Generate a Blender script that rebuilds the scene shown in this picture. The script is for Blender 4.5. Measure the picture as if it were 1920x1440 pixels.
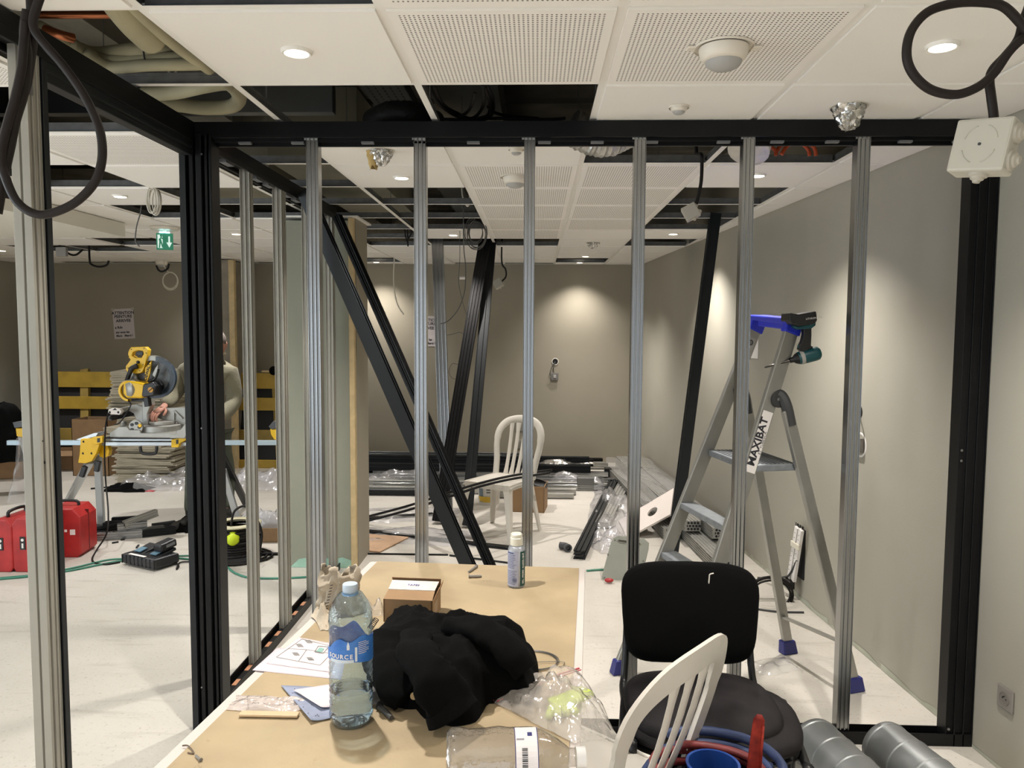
import bpy, math, random
from math import pi, sin, cos
from mathutils import Vector as V, Matrix, noise
SC = bpy.context.scene
COL = SC.collection
for _o in list(bpy.data.objects): bpy.data.objects.remove(_o)
rnd = random.Random(11)
# ------------------------------------------------------------------ camera
FPX, PITCH, YAW, ROLL, CZ = 1439.0, .0706, .0313, .0053, 1.62
_f = V((-sin(YAW)*cos(PITCH), cos(YAW)*cos(PITCH), -sin(PITCH)))
_r = V((cos(YAW), sin(YAW), 0)); _u = _r.cross(_f)
_r2 = _r*cos(ROLL)+_u*sin(ROLL); _u2 = -_r*sin(ROLL)+_u*cos(ROLL)
cam_d = bpy.data.cameras.new('camera'); cam = bpy.data.objects.new('camera', cam_d); COL.objects.link(cam)
m = Matrix.Identity(4)
for i_ in range(3):
    m[i_][0] = _r2[i_]; m[i_][1] = _u2[i_]; m[i_][2] = -_f[i_]
m[2][3] = CZ
cam.matrix_world = m
cam_d.sensor_width = 36; cam_d.lens = FPX/1920*36; cam_d.clip_start = .02; cam_d.clip_end = 60
SC.camera = cam
# ------------------------------------------------------------------ exposure, world
vs = SC.view_settings
SC.display_settings.display_device = 'sRGB'
vs.view_transform = 'Standard'; vs.look = 'None'; vs.gamma = 1; vs.use_curve_mapping = False
vs.exposure = 0.4
w = bpy.data.worlds.new('world'); SC.world = w; w.use_nodes = True
w.node_tree.nodes['Background'].inputs[0].default_value = (.75, .85, 1, 1)
w.node_tree.nodes['Background'].inputs[1].default_value = .6
cy = SC.cycles
cy.max_bounces = 8; cy.diffuse_bounces = 5; cy.glossy_bounces = 3; cy.transmission_bounces = 6; cy.transparent_max_bounces = 24
cy.caustics_reflective = False; cy.caustics_refractive = False
cy.sample_clamp_indirect = 6; cy.use_denoising = True
LAMP_W, FILL_LEFT_W, FILL_FRONT_W = 116.0, 170.0, 22.0
CEIL = 2.415
BACK = 9.36
YP = 2.955            # near face of the front partition
XS = -1.312           # room side face of the left partition
def wallx(y): return 1.262+(9.36-y)*.0712
# pixel helpers: where the sight line of a photo pixel meets a real plane
def ray(px, py): return _f+_r2*((px-960)/FPX)-_u2*((py-720)/FPX)
def rz(px, py, z=0.0):
    d = ray(px, py); s = (z-CZ)/d.z; return V((d.x*s, d.y*s, z))
def ry(px, py, y):
    d = ray(px, py); s = y/d.y; return V((d.x*s, y, CZ+d.z*s))
def rx(px, py, x):
    d = ray(px, py); s = x/d.x; return V((x, d.y*s, CZ+d.z*s))
def rwall(px, py):
    d = ray(px, py); s = (1.262+9.36*.0712)/(d.x+.0712*d.y); return V((d.x*s, d.y*s, CZ+d.z*s))
# ------------------------------------------------------------------ objects
RM = {}
def tag(o, label=None, cat=None, group=None, kind=None):
    if label: o['label'] = label
    if cat: o['category'] = cat
    if group: o['group'] = group
    if kind: o['kind'] = kind
    return o
def thing(name, label, cat, loc=(0, 0, 0), rz_=0.0, group=None, rot=None):
    o = bpy.data.objects.new(name, None); COL.objects.link(o)
    o.empty_display_size = .1
    M = Matrix.Translation(V(loc)) @ (rot.to_4x4() if rot else Matrix.Rotation(rz_, 4, 'Z'))
    o.matrix_world = M; RM[o.name] = M
    return tag(o, label, cat, group)
def setting(name, label, loc=(0, 0, 0)):
    o = thing(name, label, None, loc); o['kind'] = 'structure'; return o
def frame_for(d, up=None):
    d = V(d).normalized()
    up = V(up) if up is not None else (V((0, 0, 1)) if abs(d.z) < .9 else V((0, 1, 0)))
    x = up.cross(d).normalized(); y = d.cross(x).normalized()
    return x, y, d
def rot3(rx_=0, ry_=0, rz__=0):
    return Matrix.Rotation(rz__, 3, 'Z') @ Matrix.Rotation(ry_, 3, 'Y') @ Matrix.Rotation(rx_, 3, 'X')
def crv(pts, n=6, closed=False):
    pts = [V(p) for p in pts]; out = []; N = len(pts)
    for i in range(N if closed else N-1):
        g = (lambda k: pts[k % N]) if closed else (lambda k: pts[max(0, min(N-1, k))])
        a, b, c, d = g(i-1), g(i), g(i+1), g(i+2)
        for k in range(n):
            t = k/n
            out.append(.5*((2*b)+(c-a)*t+(2*a-5*b+4*c-d)*t*t+(3*b-a-3*c+d)*t**3))
    if not closed: out.append(pts[-1])
    return out
class MB:
    def __init__(s, T=None): s.v = []; s.f = []; s.mi = []; s.m = 0; s.T = T
    def add(s, vs_, fs):
        n = len(s.v)
        s.v += [s.T @ V(p) if s.T else V(p) for p in vs_]
        for f in fs: s.f.append(tuple(i+n for i in f)); s.mi.append(s.m)
        return s
    def box(s, c, d, rot=None):
        c = V(c); h = V(d)/2; P = []
        for x in (-1, 1):
            for y in (-1, 1):
                for z in (-1, 1):
                    p = V((x*h.x, y*h.y, z*h.z))
                    P.append(c+(rot @ p if rot else p))
        return s.add(P, [(0, 1, 3, 2), (4, 6, 7, 5), (0, 4, 5, 1), (2, 3, 7, 6), (0, 2, 6, 4), (1, 5, 7, 3)])
    def bb(s, x0, x1, y0, y1, z0, z1):
        return s.box(((x0+x1)/2, (y0+y1)/2, (z0+z1)/2), (abs(x1-x0), abs(y1-y0), abs(z1-z0)))
    def bar(s, a, b, w_, h_, up=None):
        a, b = V(a), V(b); x, y, z = frame_for(b-a, up)
        P = [p+x*sx*w_/2+y*sy*h_/2 for p in (a, b) for sx, sy in ((-1, -1), (1, -1), (1, 1), (-1, 1))]
        return s.add(P, [(3, 2, 1, 0), (4, 5, 6, 7), (0, 1, 5, 4), (1, 2, 6, 5), (2, 3, 7, 6), (3, 0, 4, 7)])
    def extr(s, poly, a, b, up=None, sb=1.0):
        a, b = V(a), V(b); x, y, z = frame_for(b-a, up); n = len(poly)
        P = [a+x*p[0]+y*p[1] for p in poly]+[b+x*p[0]*sb+y*p[1]*sb for p in poly]
        return s.add(P, [tuple(range(n-1, -1, -1)), tuple(range(n, 2*n))]+[(i, (i+1) % n, n+(i+1) % n, n+i) for i in range(n)])
    def tube(s, pts, r, n=8, closed=False, flat=None):
        pts = [V(p) for p in pts]; N = len(pts); P = []
        up = None; ref = None
        for i, p in enumerate(pts):
            if closed: d = pts[(i+1) % N]-pts[(i-1) % N]
            else: d = pts[min(N-1, i+1)]-pts[max(0, i-1)]
            if d.length < 1e-9: d = V((0, 0, 1))
            d.normalize()
            if ref is None: x, y, _ = frame_for(d)
            else:
                x = ref-d*ref.dot(d)
                if x.length < 1e-6: x = frame_for(d)[0]
                x.normalize(); y = d.cross(x)
            ref = x
            rr = r[i] if isinstance(r, (list, tuple)) else r
            fx, fy = flat if flat else (1, 1)
            for k in range(n):
                a = 2*pi*k/n; P.append(p+x*cos(a)*rr*fx+y*sin(a)*rr*fy)
        F = []
        for i in range(N if closed else N-1):
            j = (i+1) % N
            for k in range(n):
                l = (k+1) % n; F.append((i*n+k, i*n+l, j*n+l, j*n+k))
        if not closed: F += [tuple(range(n-1, -1, -1)), tuple((N-1)*n+k for k in range(n))]
        return s.add(P, F)
    def cyl(s, a, b, r0, r1=None, n=16): return s.tube([a, b], [r0, r0 if r1 is None else r1], n)
    def lathe(s, prof, c=(0, 0, 0), axis=(0, 0, 1), n=24, up=None, caps=True):
        c = V(c); x, y, z = frame_for(axis, up); P = []
        for r, h in prof:
            for k in range(n):
                a = 2*pi*k/n; P.append(c+z*h+x*cos(a)*r+y*sin(a)*r)
        N = len(prof)
        F = [(i*n+k, i*n+(k+1) % n, (i+1)*n+(k+1) % n, (i+1)*n+k) for i in range(N-1) for k in range(n)]
        if caps: F += [tuple(range(n-1, -1, -1)), tuple((N-1)*n+k for k in range(n))]
        return s.add(P, F)
    def ell(s, c, r, rot=None, n=16, m_=10):
        c = V(c); P = []; F = []
        for i in range(m_+1):
            t = pi*i/m_
            for k in range(n):
                a = 2*pi*k/n; p = V((r[0]*sin(t)*cos(a), r[1]*sin(t)*sin(a), r[2]*cos(t)))
                P.append(c+(rot @ p if rot else p))
        F = [(i*n+k, (i+1)*n+k, (i+1)*n+(k+1) % n, i*n+(k+1) % n) for i in range(m_) for k in range(n)]
        return s.add(P, F)
    def grid(s, fn, nu, nv, closed=False):
        P = [fn(i/nu, j/nv) for j in range(nv+1) for i in range(nu if closed else nu+1)]
        W = nu if closed else nu+1
        F = [(j*W+i, j*W+(i+1) % W, (j+1)*W+(i+1) % W, (j+1)*W+i) for j in range(nv) for i in range(nu)]
        return s.add(P, F)
    def build(s, name, mat, parent=None, smooth=False, bevel=0, local=False, solid=0, sub=0, **kw):
        me = bpy.data.meshes.new(name)
        vs_ = s.v
        M = RM[parent.name] if parent else None
        if M and not local:
            inv = M.inverted(); vs_ = [inv @ p for p in vs_]
        me.from_pydata([tuple(p) for p in vs_], [], s.f)
        mats = mat if isinstance(mat, (list, tuple)) else [mat]
        for k in mats: me.materials.append(k)
        if len(mats) > 1: me.polygons.foreach_set('material_index', s.mi)
        if smooth:
            me.polygons.foreach_set('use_smooth', [True]*len(me.polygons))
            if smooth != 'all':
                try: me.set_sharp_from_angle(angle=smooth if isinstance(smooth, float) else .7)
                except Exception: pass
        me.update()
        o = bpy.data.objects.new(name, me); COL.objects.link(o)
        if parent:
            o.parent = parent; RM[o.name] = M
        else: RM[o.name] = Matrix.Identity(4)
        if solid:
            q = o.modifiers.new('s', 'SOLIDIFY'); q.thickness = solid; q.offset = 0
        if sub:
            q = o.modifiers.new('u', 'SUBSURF'); q.levels = sub; q.render_levels = sub
        if bevel:
            q = o.modifiers.new('b', 'BEVEL'); q.width = bevel; q.segments = 2; q.limit_method = 'ANGLE'; q.angle_limit = .9
        return tag(o, **kw)
def single(mb, name, label, cat, mat, base=None, group=None, **kw):
    """a thing that is one mesh, its origin at its base"""
    if base is None:
        xs = [p.x for p in mb.v]; ys = [p.y for p in mb.v]; zs = [p.z for p in mb.v]
        base = V(((min(xs)+max(xs))/2, (min(ys)+max(ys))/2, min(zs)))
    mb.v = [p-V(base) for p in mb.v]
    o = mb.build(name, mat, None, **kw); o.location = base; RM[o.name] = Matrix.Translation(base)
    return tag(o, label, cat, group)
def dup(o, parent=None):
    c = o.copy(); COL.objects.link(c)
    if parent: c.parent = parent
    for ch in list(o.children): dup(ch, c)
    return c
def words(name, txt, size, mat, M, parent, bold=0.0, align='CENTER', sx=1.0):
    cu = bpy.data.curves.new(name, 'FONT'); cu.body = txt; cu.size = size; cu.align_x = align; cu.align_y = 'CENTER'
    cu.extrude = .0003; cu.offset = bold; cu.resolution_u = 2
    t = bpy.data.objects.new(name, cu)
    me = bpy.data.meshes.new_from_object(t)
    bpy.data.objects.remove(t); bpy.data.curves.remove(cu)
    mb = MB(); mb.v = [M @ V((v.co.x*sx, v.co.y, v.co.z)) for v in me.vertices]
    mb.f = [tuple(p.vertices) for p in me.polygons]; mb.mi = [0]*len(mb.f)
    bpy.data.meshes.remove(me)
    return mb.build(name, mat, parent)
def mat_axes(o, x, y, z=None):
    """4x4 frame: text x axis, text y axis, at o"""
    x = V(x).normalized(); y = V(y).normalized(); z = x.cross(y)
    M = Matrix.Identity(4)
    for i in range(3): M[i][0] = x[i]; M[i][1] = y[i]; M[i][2] = z[i]; M[i][3] = o[i]
    return M
def ribs(w_, d_, n=3, gd=.006, sides='snwe', duty=.45):
    """section of an extruded profile, grooved on the chosen sides (s is -y)"""
    hw, hd = w_/2, d_/2; P = []
    def side(ax, ay, bx, by, nx, ny, on):
        P.append((ax, ay))
        if on:
            for k in range(n):
                c0 = (k+.5)/n; h = duty/n/2*1.6
                for t, g in ((c0-h, 0), (c0-h, 1), (c0+h, 1), (c0+h, 0)):
                    P.append((ax+(bx-ax)*t-nx*gd*g, ay+(by-ay)*t-ny*gd*g))
    side(-hw, -hd, hw, -hd, 0, -1, 's' in sides)
    side(hw, -hd, hw, hd, 1, 0, 'e' in sides)
    side(hw, hd, -hw, hd, 0, 1, 'n' in sides)
    side(-hw, hd, -hw, -hd, -1, 0, 'w' in sides)
    return P
# ------------------------------------------------------------------ materials
def lin(c):
    if isinstance(c, str):
        c = c.lstrip('#'); c = [int(c[i:i+2], 16)/255 for i in (0, 2, 4)]
    return [((x+.055)/1.055)**2.4 if x > .04045 else x/12.92 for x in c]
def mat(name, col, rough=.5, metal=0, var=0, vs_=6, bump=0, bs=60, coat=0, sheen=0, col2=None, spec=.5, alpha=1):
    mt = bpy.data.materials.new(name); mt.use_nodes = True; nt = mt.node_tree; N, L = nt.nodes, nt.links
    b = N['Principled BSDF']; c = lin(col)
    b.inputs['Base Color'].default_value = (*c, 1); b.inputs['Roughness'].default_value = rough
    b.inputs['Metallic'].default_value = metal; b.inputs['Specular IOR Level'].default_value = spec
    if coat: b.inputs['Coat Weight'].default_value = coat
    if sheen: b.inputs['Sheen Weight'].default_value = sheen; b.inputs['Sheen Roughness'].default_value = .6
    tc = N.new('ShaderNodeTexCoord')
    if var or col2:
        nz = N.new('ShaderNodeTexNoise'); nz.inputs['Scale'].default_value = vs_; nz.inputs['Detail'].default_value = 5
        L.new(tc.outputs['Object'], nz.inputs['Vector'])
        rp = N.new('ShaderNodeValToRGB'); rp.color_ramp.elements[0].position = .35; rp.color_ramp.elements[1].position = .65
        c2 = lin(col2) if col2 else [min(1, x*(1+var)) for x in c]
        rp.color_ramp.elements[0].color = (*[x*(1-var) for x in c], 1); rp.color_ramp.elements[1].color = (*c2, 1)
        L.new(nz.outputs['Fac'], rp.inputs[0]); L.new(rp.outputs[0], b.inputs['Base Color'])
    if bump:
        nb = N.new('ShaderNodeTexNoise'); nb.inputs['Scale'].default_value = bs; nb.inputs['Detail'].default_value = 4
        L.new(tc.outputs['Object'], nb.inputs['Vector'])
        bp = N.new('ShaderNodeBump'); bp.inputs['Strength'].default_value = bump; bp.inputs['Distance'].default_value = .01
        L.new(nb.outputs['Fac'], bp.inputs['Height']); L.new(bp.outputs[0], b.inputs['Normal'])
    return mt
def glow(name, col, s):
    mt = bpy.data.materials.new(name); mt.use_nodes = True; b = mt.node_tree.nodes['Principled BSDF']
    b.inputs['Base Color'].default_value = (*lin(col), 1)
    b.inputs['Emission Color'].default_value = (*lin(col), 1); b.inputs['Emission Strength'].default_value = s
    return mt
def film(name, tint='#ffffff', milk=.06, gloss=.25, bump=.35, bs=25, rough=.22, milkcol='#ffffff'):
    """thin clear plastic: see-through, shiny by angle, slightly milky"""
    mt = bpy.data.materials.new(name); mt.use_nodes = True; nt = mt.node_tree; N, L = nt.nodes, nt.links
    for n in list(N): N.remove(n)
    out = N.new('ShaderNodeOutputMaterial'); tr = N.new('ShaderNodeBsdfTransparent'); gl = N.new('ShaderNodeBsdfGlossy')
    df = N.new('ShaderNodeBsdfDiffuse'); m1 = N.new('ShaderNodeMixShader'); m2 = N.new('ShaderNodeMixShader')
    fr = N.new('ShaderNodeLayerWeight'); fr.inputs['Blend'].default_value = .5; ma = N.new('ShaderNodeMath'); ma.operation = 'MULTIPLY_ADD'
    pw = N.new('ShaderNodeMath'); pw.operation = 'POWER'; pw.inputs[1].default_value = 3.2
    tr.inputs[0].default_value = (*lin(tint), 1); gl.inputs['Roughness'].default_value = rough
    df.inputs[0].default_value = (*lin(milkcol), 1)
    ma.inputs[1].default_value = .8; ma.inputs[2].default_value = .035+gloss*.05
    tc = N.new('ShaderNodeTexCoord'); nb = N.new('ShaderNodeTexNoise'); nb.inputs['Scale'].default_value = bs; nb.inputs['Detail'].default_value = 3
    bp = N.new('ShaderNodeBump'); bp.inputs['Strength'].default_value = bump; bp.inputs['Distance'].default_value = .02
    L.new(tc.outputs['Object'], nb.inputs['Vector']); L.new(nb.outputs['Fac'], bp.inputs['Height'])
    L.new(bp.outputs[0], gl.inputs['Normal']); L.new(bp.outputs[0], fr.inputs['Normal'])
    L.new(fr.outputs['Facing'], pw.inputs[0]); L.new(pw.outputs[0], ma.inputs[0])
    m1.inputs[0].default_value = milk; L.new(tr.outputs[0], m1.inputs[1]); L.new(df.outputs[0], m1.inputs[2])
    L.new(ma.outputs[0], m2.inputs[0]); L.new(m1.outputs[0], m2.inputs[1]); L.new(gl.outputs[0], m2.inputs[2])
    L.new(m2.outputs[0], out.inputs[0])
    return mt
white_paint = mat('white_ceiling_paint', '#f5f2ed', .75, bump=.05, bs=300)
galv = mat('galvanised_rail', '#6c6c6a', .5, .35, var=.15, vs_=20)
flange = mat('white_rail_flange', '#efece6', .45)
alu = mat('mill_aluminium', '#9b9c9c', .26, 1, var=.02, vs_=4)
alu_matt = mat('brushed_aluminium', '#b4b3ae', .42, .75, var=.06, vs_=6)
alu_cream = mat('satin_anodised_profile', '#9f9c92', .45, .35, var=.05, vs_=5)
blackm = mat('black_powder_coat', '#0d0d0e', .45, 0, var=.15, vs_=5, spec=.25)
anth = mat('anthracite_powder_coat', '#1b1e20', .45, 0, var=.12, vs_=5, spec=.3)
blackp = mat('black_plastic', '#141414', .45)
blackr = mat('black_rubber_cable', '#15110f', .6, spec=.3)
greyp = mat('dark_grey_plastic', '#3a3b3c', .5)
whitep = mat('white_plastic', '#d3cec4', .35, coat=.1)
yel = mat('yellow_tool_plastic', '#efc00e', .38)
card = mat('cardboard', '#907353', .8, var=.08, vs_=12)
cardin = mat('cardboard_inside', '#8e6e4d', .85)
foil = mat('crinkled_foil', '#c6c4bf', .22, .95, bump=.9, bs=22)
clear = film('clear_plastic_film', milk=.13, bump=.4, bs=14, rough=.16)
white = mat('paper_white', '#eae6e2', .8)
ink = mat('black_ink', '#2a2a30', .7)
wood = mat('pine_batten', '#cdb68a', .65, var=.1, vs_=15)
screwm = mat('zinc_screw', '#8d8d8d', .35, .9)
# ================================================================== the room
def wallmat(name, c, c2):
    return mat(name, c, .8, var=.03, vs_=1.3, bump=.08, bs=220, col2=c2)
greige = wallmat('greige_wall_paint', '#a39f92', '#a7a396')
greige_b = wallmat('brown_grey_wall_paint', '#979080', '#9b9484')
def floormat():
    mt = bpy.data.materials.new('dusty_screed'); mt.use_nodes = True; nt = mt.node_tree; N, L = nt.nodes, nt.links
    b = N['Principled BSDF']; b.inputs['Roughness'].default_value = .5
    tc = N.new('ShaderNodeTexCoord')
    n1 = N.new('ShaderNodeTexNoise'); n1.inputs['Scale'].default_value = 1.1; n1.inputs['Detail'].default_value = 6; n1.inputs['Roughness'].default_value = .6
    n2 = N.new('ShaderNodeTexNoise'); n2.inputs['Scale'].default_value = 60; n2.inputs['Detail'].default_value = 3
    L.new(tc.outputs['Object'], n1.inputs['Vector']); L.new(tc.outputs['Object'], n2.inputs['Vector'])
    r1 = N.new('ShaderNodeValToRGB'); r1.color_ramp.elements[0].position = .35; r1.color_ramp.elements[1].position = .7
    r1.color_ramp.elements[0].color = (*lin('#bdb8ae'), 1); r1.color_ramp.elements[1].color = (*lin('#cdc8bf'), 1)
    r2 = N.new('ShaderNodeValToRGB'); r2.color_ramp.elements[0].position = .28; r2.color_ramp.elements[1].position = .4
    r2.color_ramp.elements[0].color = (.72, .70, .68, 1); r2.color_ramp.elements[1].color = (1, 1, 1, 1)
    mx = N.new('ShaderNodeMix'); mx.data_type = 'RGBA'; mx.blend_type = 'MULTIPLY'; mx.inputs[0].default_value = .8
    L.new(n1.outputs['Fac'], r1.inputs[0]); L.new(n2.outputs['Fac'], r2.inputs[0])
    L.new(r1.outputs[0], mx.inputs[6]); L.new(r2.outputs[0], mx.inputs[7])
    # scuffs from trolleys and chalk lines
    wv = N.new('ShaderNodeTexNoise'); wv.inputs['Scale'].default_value = 2.2; wv.inputs['Detail'].default_value = 8
    mp = N.new('ShaderNodeMapping'); mp.inputs['Rotation'].default_value = (0, 0, .7); mp.inputs['Scale'].default_value = (1, 7, 1)
    L.new(tc.outputs['Object'], mp.inputs[0]); L.new(mp.outputs[0], wv.inputs['Vector'])
    r3 = N.new('ShaderNodeValToRGB'); r3.color_ramp.elements[0].position = .3; r3.color_ramp.elements[1].position = .42
    r3.color_ramp.elements[0].color = (.86, .85, .84, 1); r3.color_ramp.elements[1].color = (1, 1, 1, 1)
    m2 = N.new('ShaderNodeMix'); m2.data_type = 'RGBA'; m2.blend_type = 'MULTIPLY'; m2.inputs[0].default_value = 1
    L.new(wv.outputs['Fac'], r3.inputs[0]); L.new(mx.outputs[2], m2.inputs[6]); L.new(r3.outputs[0], m2.inputs[7])
    L.new(m2.outputs[2], b.inputs['Base Color'])
    bp = N.new('ShaderNodeBump'); bp.inputs['Strength'].default_value = .15; bp.inputs['Distance'].default_value = .01
    L.new(n2.outputs['Fac'], bp.inputs['Height']); L.new(bp.outputs[0], b.inputs['Normal'])
    return mt
floor_m = floormat()
XL, YF, ZT = -6.393, -2.4, 3.02
def struct(mb, name, label, mt, **kw):
    o = mb.build(name, mt, None, **kw); o['kind'] = 'structure'; o['label'] = label; return o
struct(MB().bb(XL-.1, 2.4, YF-.1, BACK+.1, -.12, 0), 'floor', 'pale dusty screed floor', floor_m)
struct(MB().bb(XL-.1, 1.4, BACK, BACK+.15, 0, ZT), 'wall_back', 'brown-grey painted back wall', greige_b)
rw = MB()
rw.add([(wallx(BACK+.15), BACK+.15, 0), (wallx(YF), YF, 0), (wallx(YF)+.2, YF, 0), (wallx(BACK+.15)+.2, BACK+.15, 0),
        (wallx(BACK+.15), BACK+.15, ZT), (wallx(YF), YF, ZT), (wallx(YF)+.2, YF, ZT), (wallx(BACK+.15)+.2, BACK+.15, ZT)],
       [(0, 1, 2, 3), (7, 6, 5, 4), (0, 4, 5, 1), (2, 6, 7, 3), (1, 5, 6, 2), (3, 7, 4, 0)])
struct(rw, 'wall_right', 'greige painted wall on the right', greige)
fw = MB(); FX0, FX1, FZ0, FZ1 = -4.6, 1.2, .1, 2.3
fw.bb(XL-.1, FX0, YF-.12, YF, 0, ZT).bb(FX1, 2.4, YF-.12, YF, 0, ZT).bb(FX0, FX1, YF-.12, YF, 0, FZ0).bb(FX0, FX1, YF-.12, YF, FZ1, ZT)
struct(fw, 'wall_front', 'painted wall behind the viewer with an added glazed opening', greige)
lw = MB(); WY0, WY1, WZ0, WZ1 = -1.6, 3.4, .15, 2.25
lw.bb(XL-.15, XL, WY1, BACK, 0, ZT).bb(XL-.15, XL, YF, WY0, 0, ZT).bb(XL-.15, XL, WY0, WY1, 0, WZ0).bb(XL-.15, XL, WY0, WY1, WZ1, ZT)
struct(lw, 'wall_left', 'painted wall on the far left with an added unseen window', greige)
wn = setting('fill_window_1', 'wide unseen window added in the left wall for cool light', (XL-.1, WY0, WZ0))  # unseen window, added to bring cool light in from the left
MB().bb(XL-.12, XL-.06, WY0, WY1, WZ0, WZ0+.05).bb(XL-.12, XL-.06, WY0, WY1, WZ1-.05, WZ1).build('window_frame', anth, wn)
for k in range(4):
    y = WY0+(WY1-WY0)*k/3; y = min(max(y, WY0+.03), WY1-.03)
    MB().bb(XL-.12, XL-.06, y-.03, y+.03, WZ0+.05, WZ1-.05).build('mullion', anth, wn)
MB().bb(XL-.095, XL-.085, WY0, WY1, WZ0, WZ1).build('pane', film('window_glass', milk=0, bump=0), wn)
dl = bpy.data.lights.new('left_daylight_fill', 'AREA'); dl.shape = 'RECTANGLE'; dl.size = WY1-WY0; dl.size_y = WZ1-WZ0  # added area light behind the left opening
dl.energy = FILL_LEFT_W; dl.color = (.86, .95, 1.0)
do = bpy.data.objects.new('left_daylight_fill', dl); COL.objects.link(do); do.location = (XL-.3, (WY0+WY1)/2, (WZ0+WZ1)/2)
do.rotation_euler = (pi/2, 0, -pi/2)
w2 = setting('fill_window_2', 'unseen glazing added behind the viewer to brighten the ceiling', (FX0, YF-.1, FZ0))  # unseen glazing, added so sideways light reaches the ceiling
MB().bb(FX0, FX1, YF-.1, YF-.04, FZ0, FZ0+.06).bb(FX0, FX1, YF-.1, YF-.04, FZ1-.06, FZ1).build('window_frame', anth, w2)
for k in range(5):
    x = min(max(FX0+(FX1-FX0)*k/4, FX0+.03), FX1-.03); MB().bb(x-.03, x+.03, YF-.1, YF-.04, FZ0+.06, FZ1-.06).build('mullion', anth, w2)
MB().bb(FX0, FX1, YF-.075, YF-.068, FZ0, FZ1).build('pane', bpy.data.materials['window_glass'], w2)
d2 = bpy.data.lights.new('front_daylight_fill', 'AREA'); d2.shape = 'RECTANGLE'; d2.size = FX1-FX0; d2.size_y = FZ1-FZ0  # fill light for the added front glazing
d2.energy = FILL_FRONT_W; d2.color = (.9, .96, 1.0)
do = bpy.data.objects.new('front_daylight_fill', d2); COL.objects.link(do); do.location = ((FX0+FX1)/2, YF-.3, (FZ0+FZ1)/2); do.rotation_euler = (pi/2, 0, 0)
# concrete slab over the hung ceiling, with its shallow beams
conc = mat('dark_concrete_soffit', '#7a766b', .9, var=.25, vs_=2.5, bump=.5, bs=12)
slab = setting('trim_1', 'dark concrete slab above the hung ceiling', (0, 0, ZT))
MB().bb(XL-.1, 2.4, YF-.1, BACK+.1, ZT, ZT+.15).build('slab', conc, slab)
y = 1.05
while y < 9.2:
    MB().bb(XL, wallx(y)-.005, y, y+.02, ZT-.03, ZT).build('slab_joint', conc, slab); y += .62
MB().bb(-2.1, -1.75, 1.0, 9.3, ZT-.22, ZT).build('beam', conc, slab)
MB().bb(-.55, -.2, 1.0, 9.3, ZT-.2, ZT).build('beam', conc, slab)
# hung ceiling
GX = lambda i: -.393+.6*i
GY = lambda j: 1.944+.6*j
missing = set()
for i, js in {-1: (-1, 1, 4, 5, 6, 8, 12), 0: (1, 8, 12), 1: (2, 11), 2: (2, 4, 5, 6, 8), -2: range(0, 9), -3: (1, 4, 5, 11), -4: (3, 5), -6: (8, 12), -7: (9, 12), -8: (9, 12), -9: (12,), -5: (12,), -10: (9,)}.items():
    for j in js: missing.add((i, j))
perf = {(0, -1), (0, 0), (1, -1), (1, 0), (-3, 0), (-3, 2), (-3, -1)} | {(0, j) for j in range(3, 8)} | {(1, j) for j in range(3, 7)}
def perfmat():
    mt = bpy.data.materials.new('perforated_plaster'); mt.use_nodes = True; nt = mt.node_tree; N, L = nt.nodes, nt.links
    b = N['Principled BSDF']; b.inputs['Roughness'].default_value = .75
    tc = N.new('ShaderNodeTexCoord'); sp = N.new('ShaderNodeSeparateXYZ'); L.new(tc.outputs['Object'], sp.inputs[0])
    def M_(op, a, b_=None):
        n = N.new('ShaderNodeMath'); n.operation = op
        for k, x in enumerate((a, b_)):
            if x is None: continue
            if isinstance(x, (int, float)): n.inputs[k].default_value = x
            else: L.new(x, n.inputs[k])
        return n.outputs[0]
    ds = []
    for ax in (0, 1):
        t = M_('FRACT', M_('MULTIPLY', M_('ADD', sp.outputs[ax], 1.2), 1/.012)); ds.append(M_('SUBTRACT', t, .5))
    d = M_('SQRT', M_('ADD', M_('MULTIPLY', ds[0], ds[0]), M_('MULTIPLY', ds[1], ds[1])))
    hole = M_('LESS_THAN', d, .24)
    ins = M_('MULTIPLY', M_('LESS_THAN', M_('ABSOLUTE', sp.outputs[0]), .264), M_('LESS_THAN', M_('ABSOLUTE', sp.outputs[1]), .264))
    fac = M_('MULTIPLY', hole, ins)
    mx = N.new('ShaderNodeMix'); mx.data_type = 'RGBA'; L.new(fac, mx.inputs[0])
    mx.inputs[6].default_value = (*lin('#f3efe9'), 1); mx.inputs[7].default_value = (*lin('#5b564d'), 1)
    L.new(mx.outputs[2], b.inputs['Base Color'])
    return mt
perf_m = perfmat()
ceil = setting('ceiling', 'hung ceiling of square plaster tiles, many lifted out', (0, 4, CEIL))
def tile_mesh(w0, w1, d):
    mb = MB(); mb.bb(w0+.014, w1-.014, -d/2+.014, d/2-.014, -.007, .006); mb.bb(w0+.003, w1-.003, -d/2+.003, d/2-.003, .0012, .0135); return mb
tproto = {}
far = MB()
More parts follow.
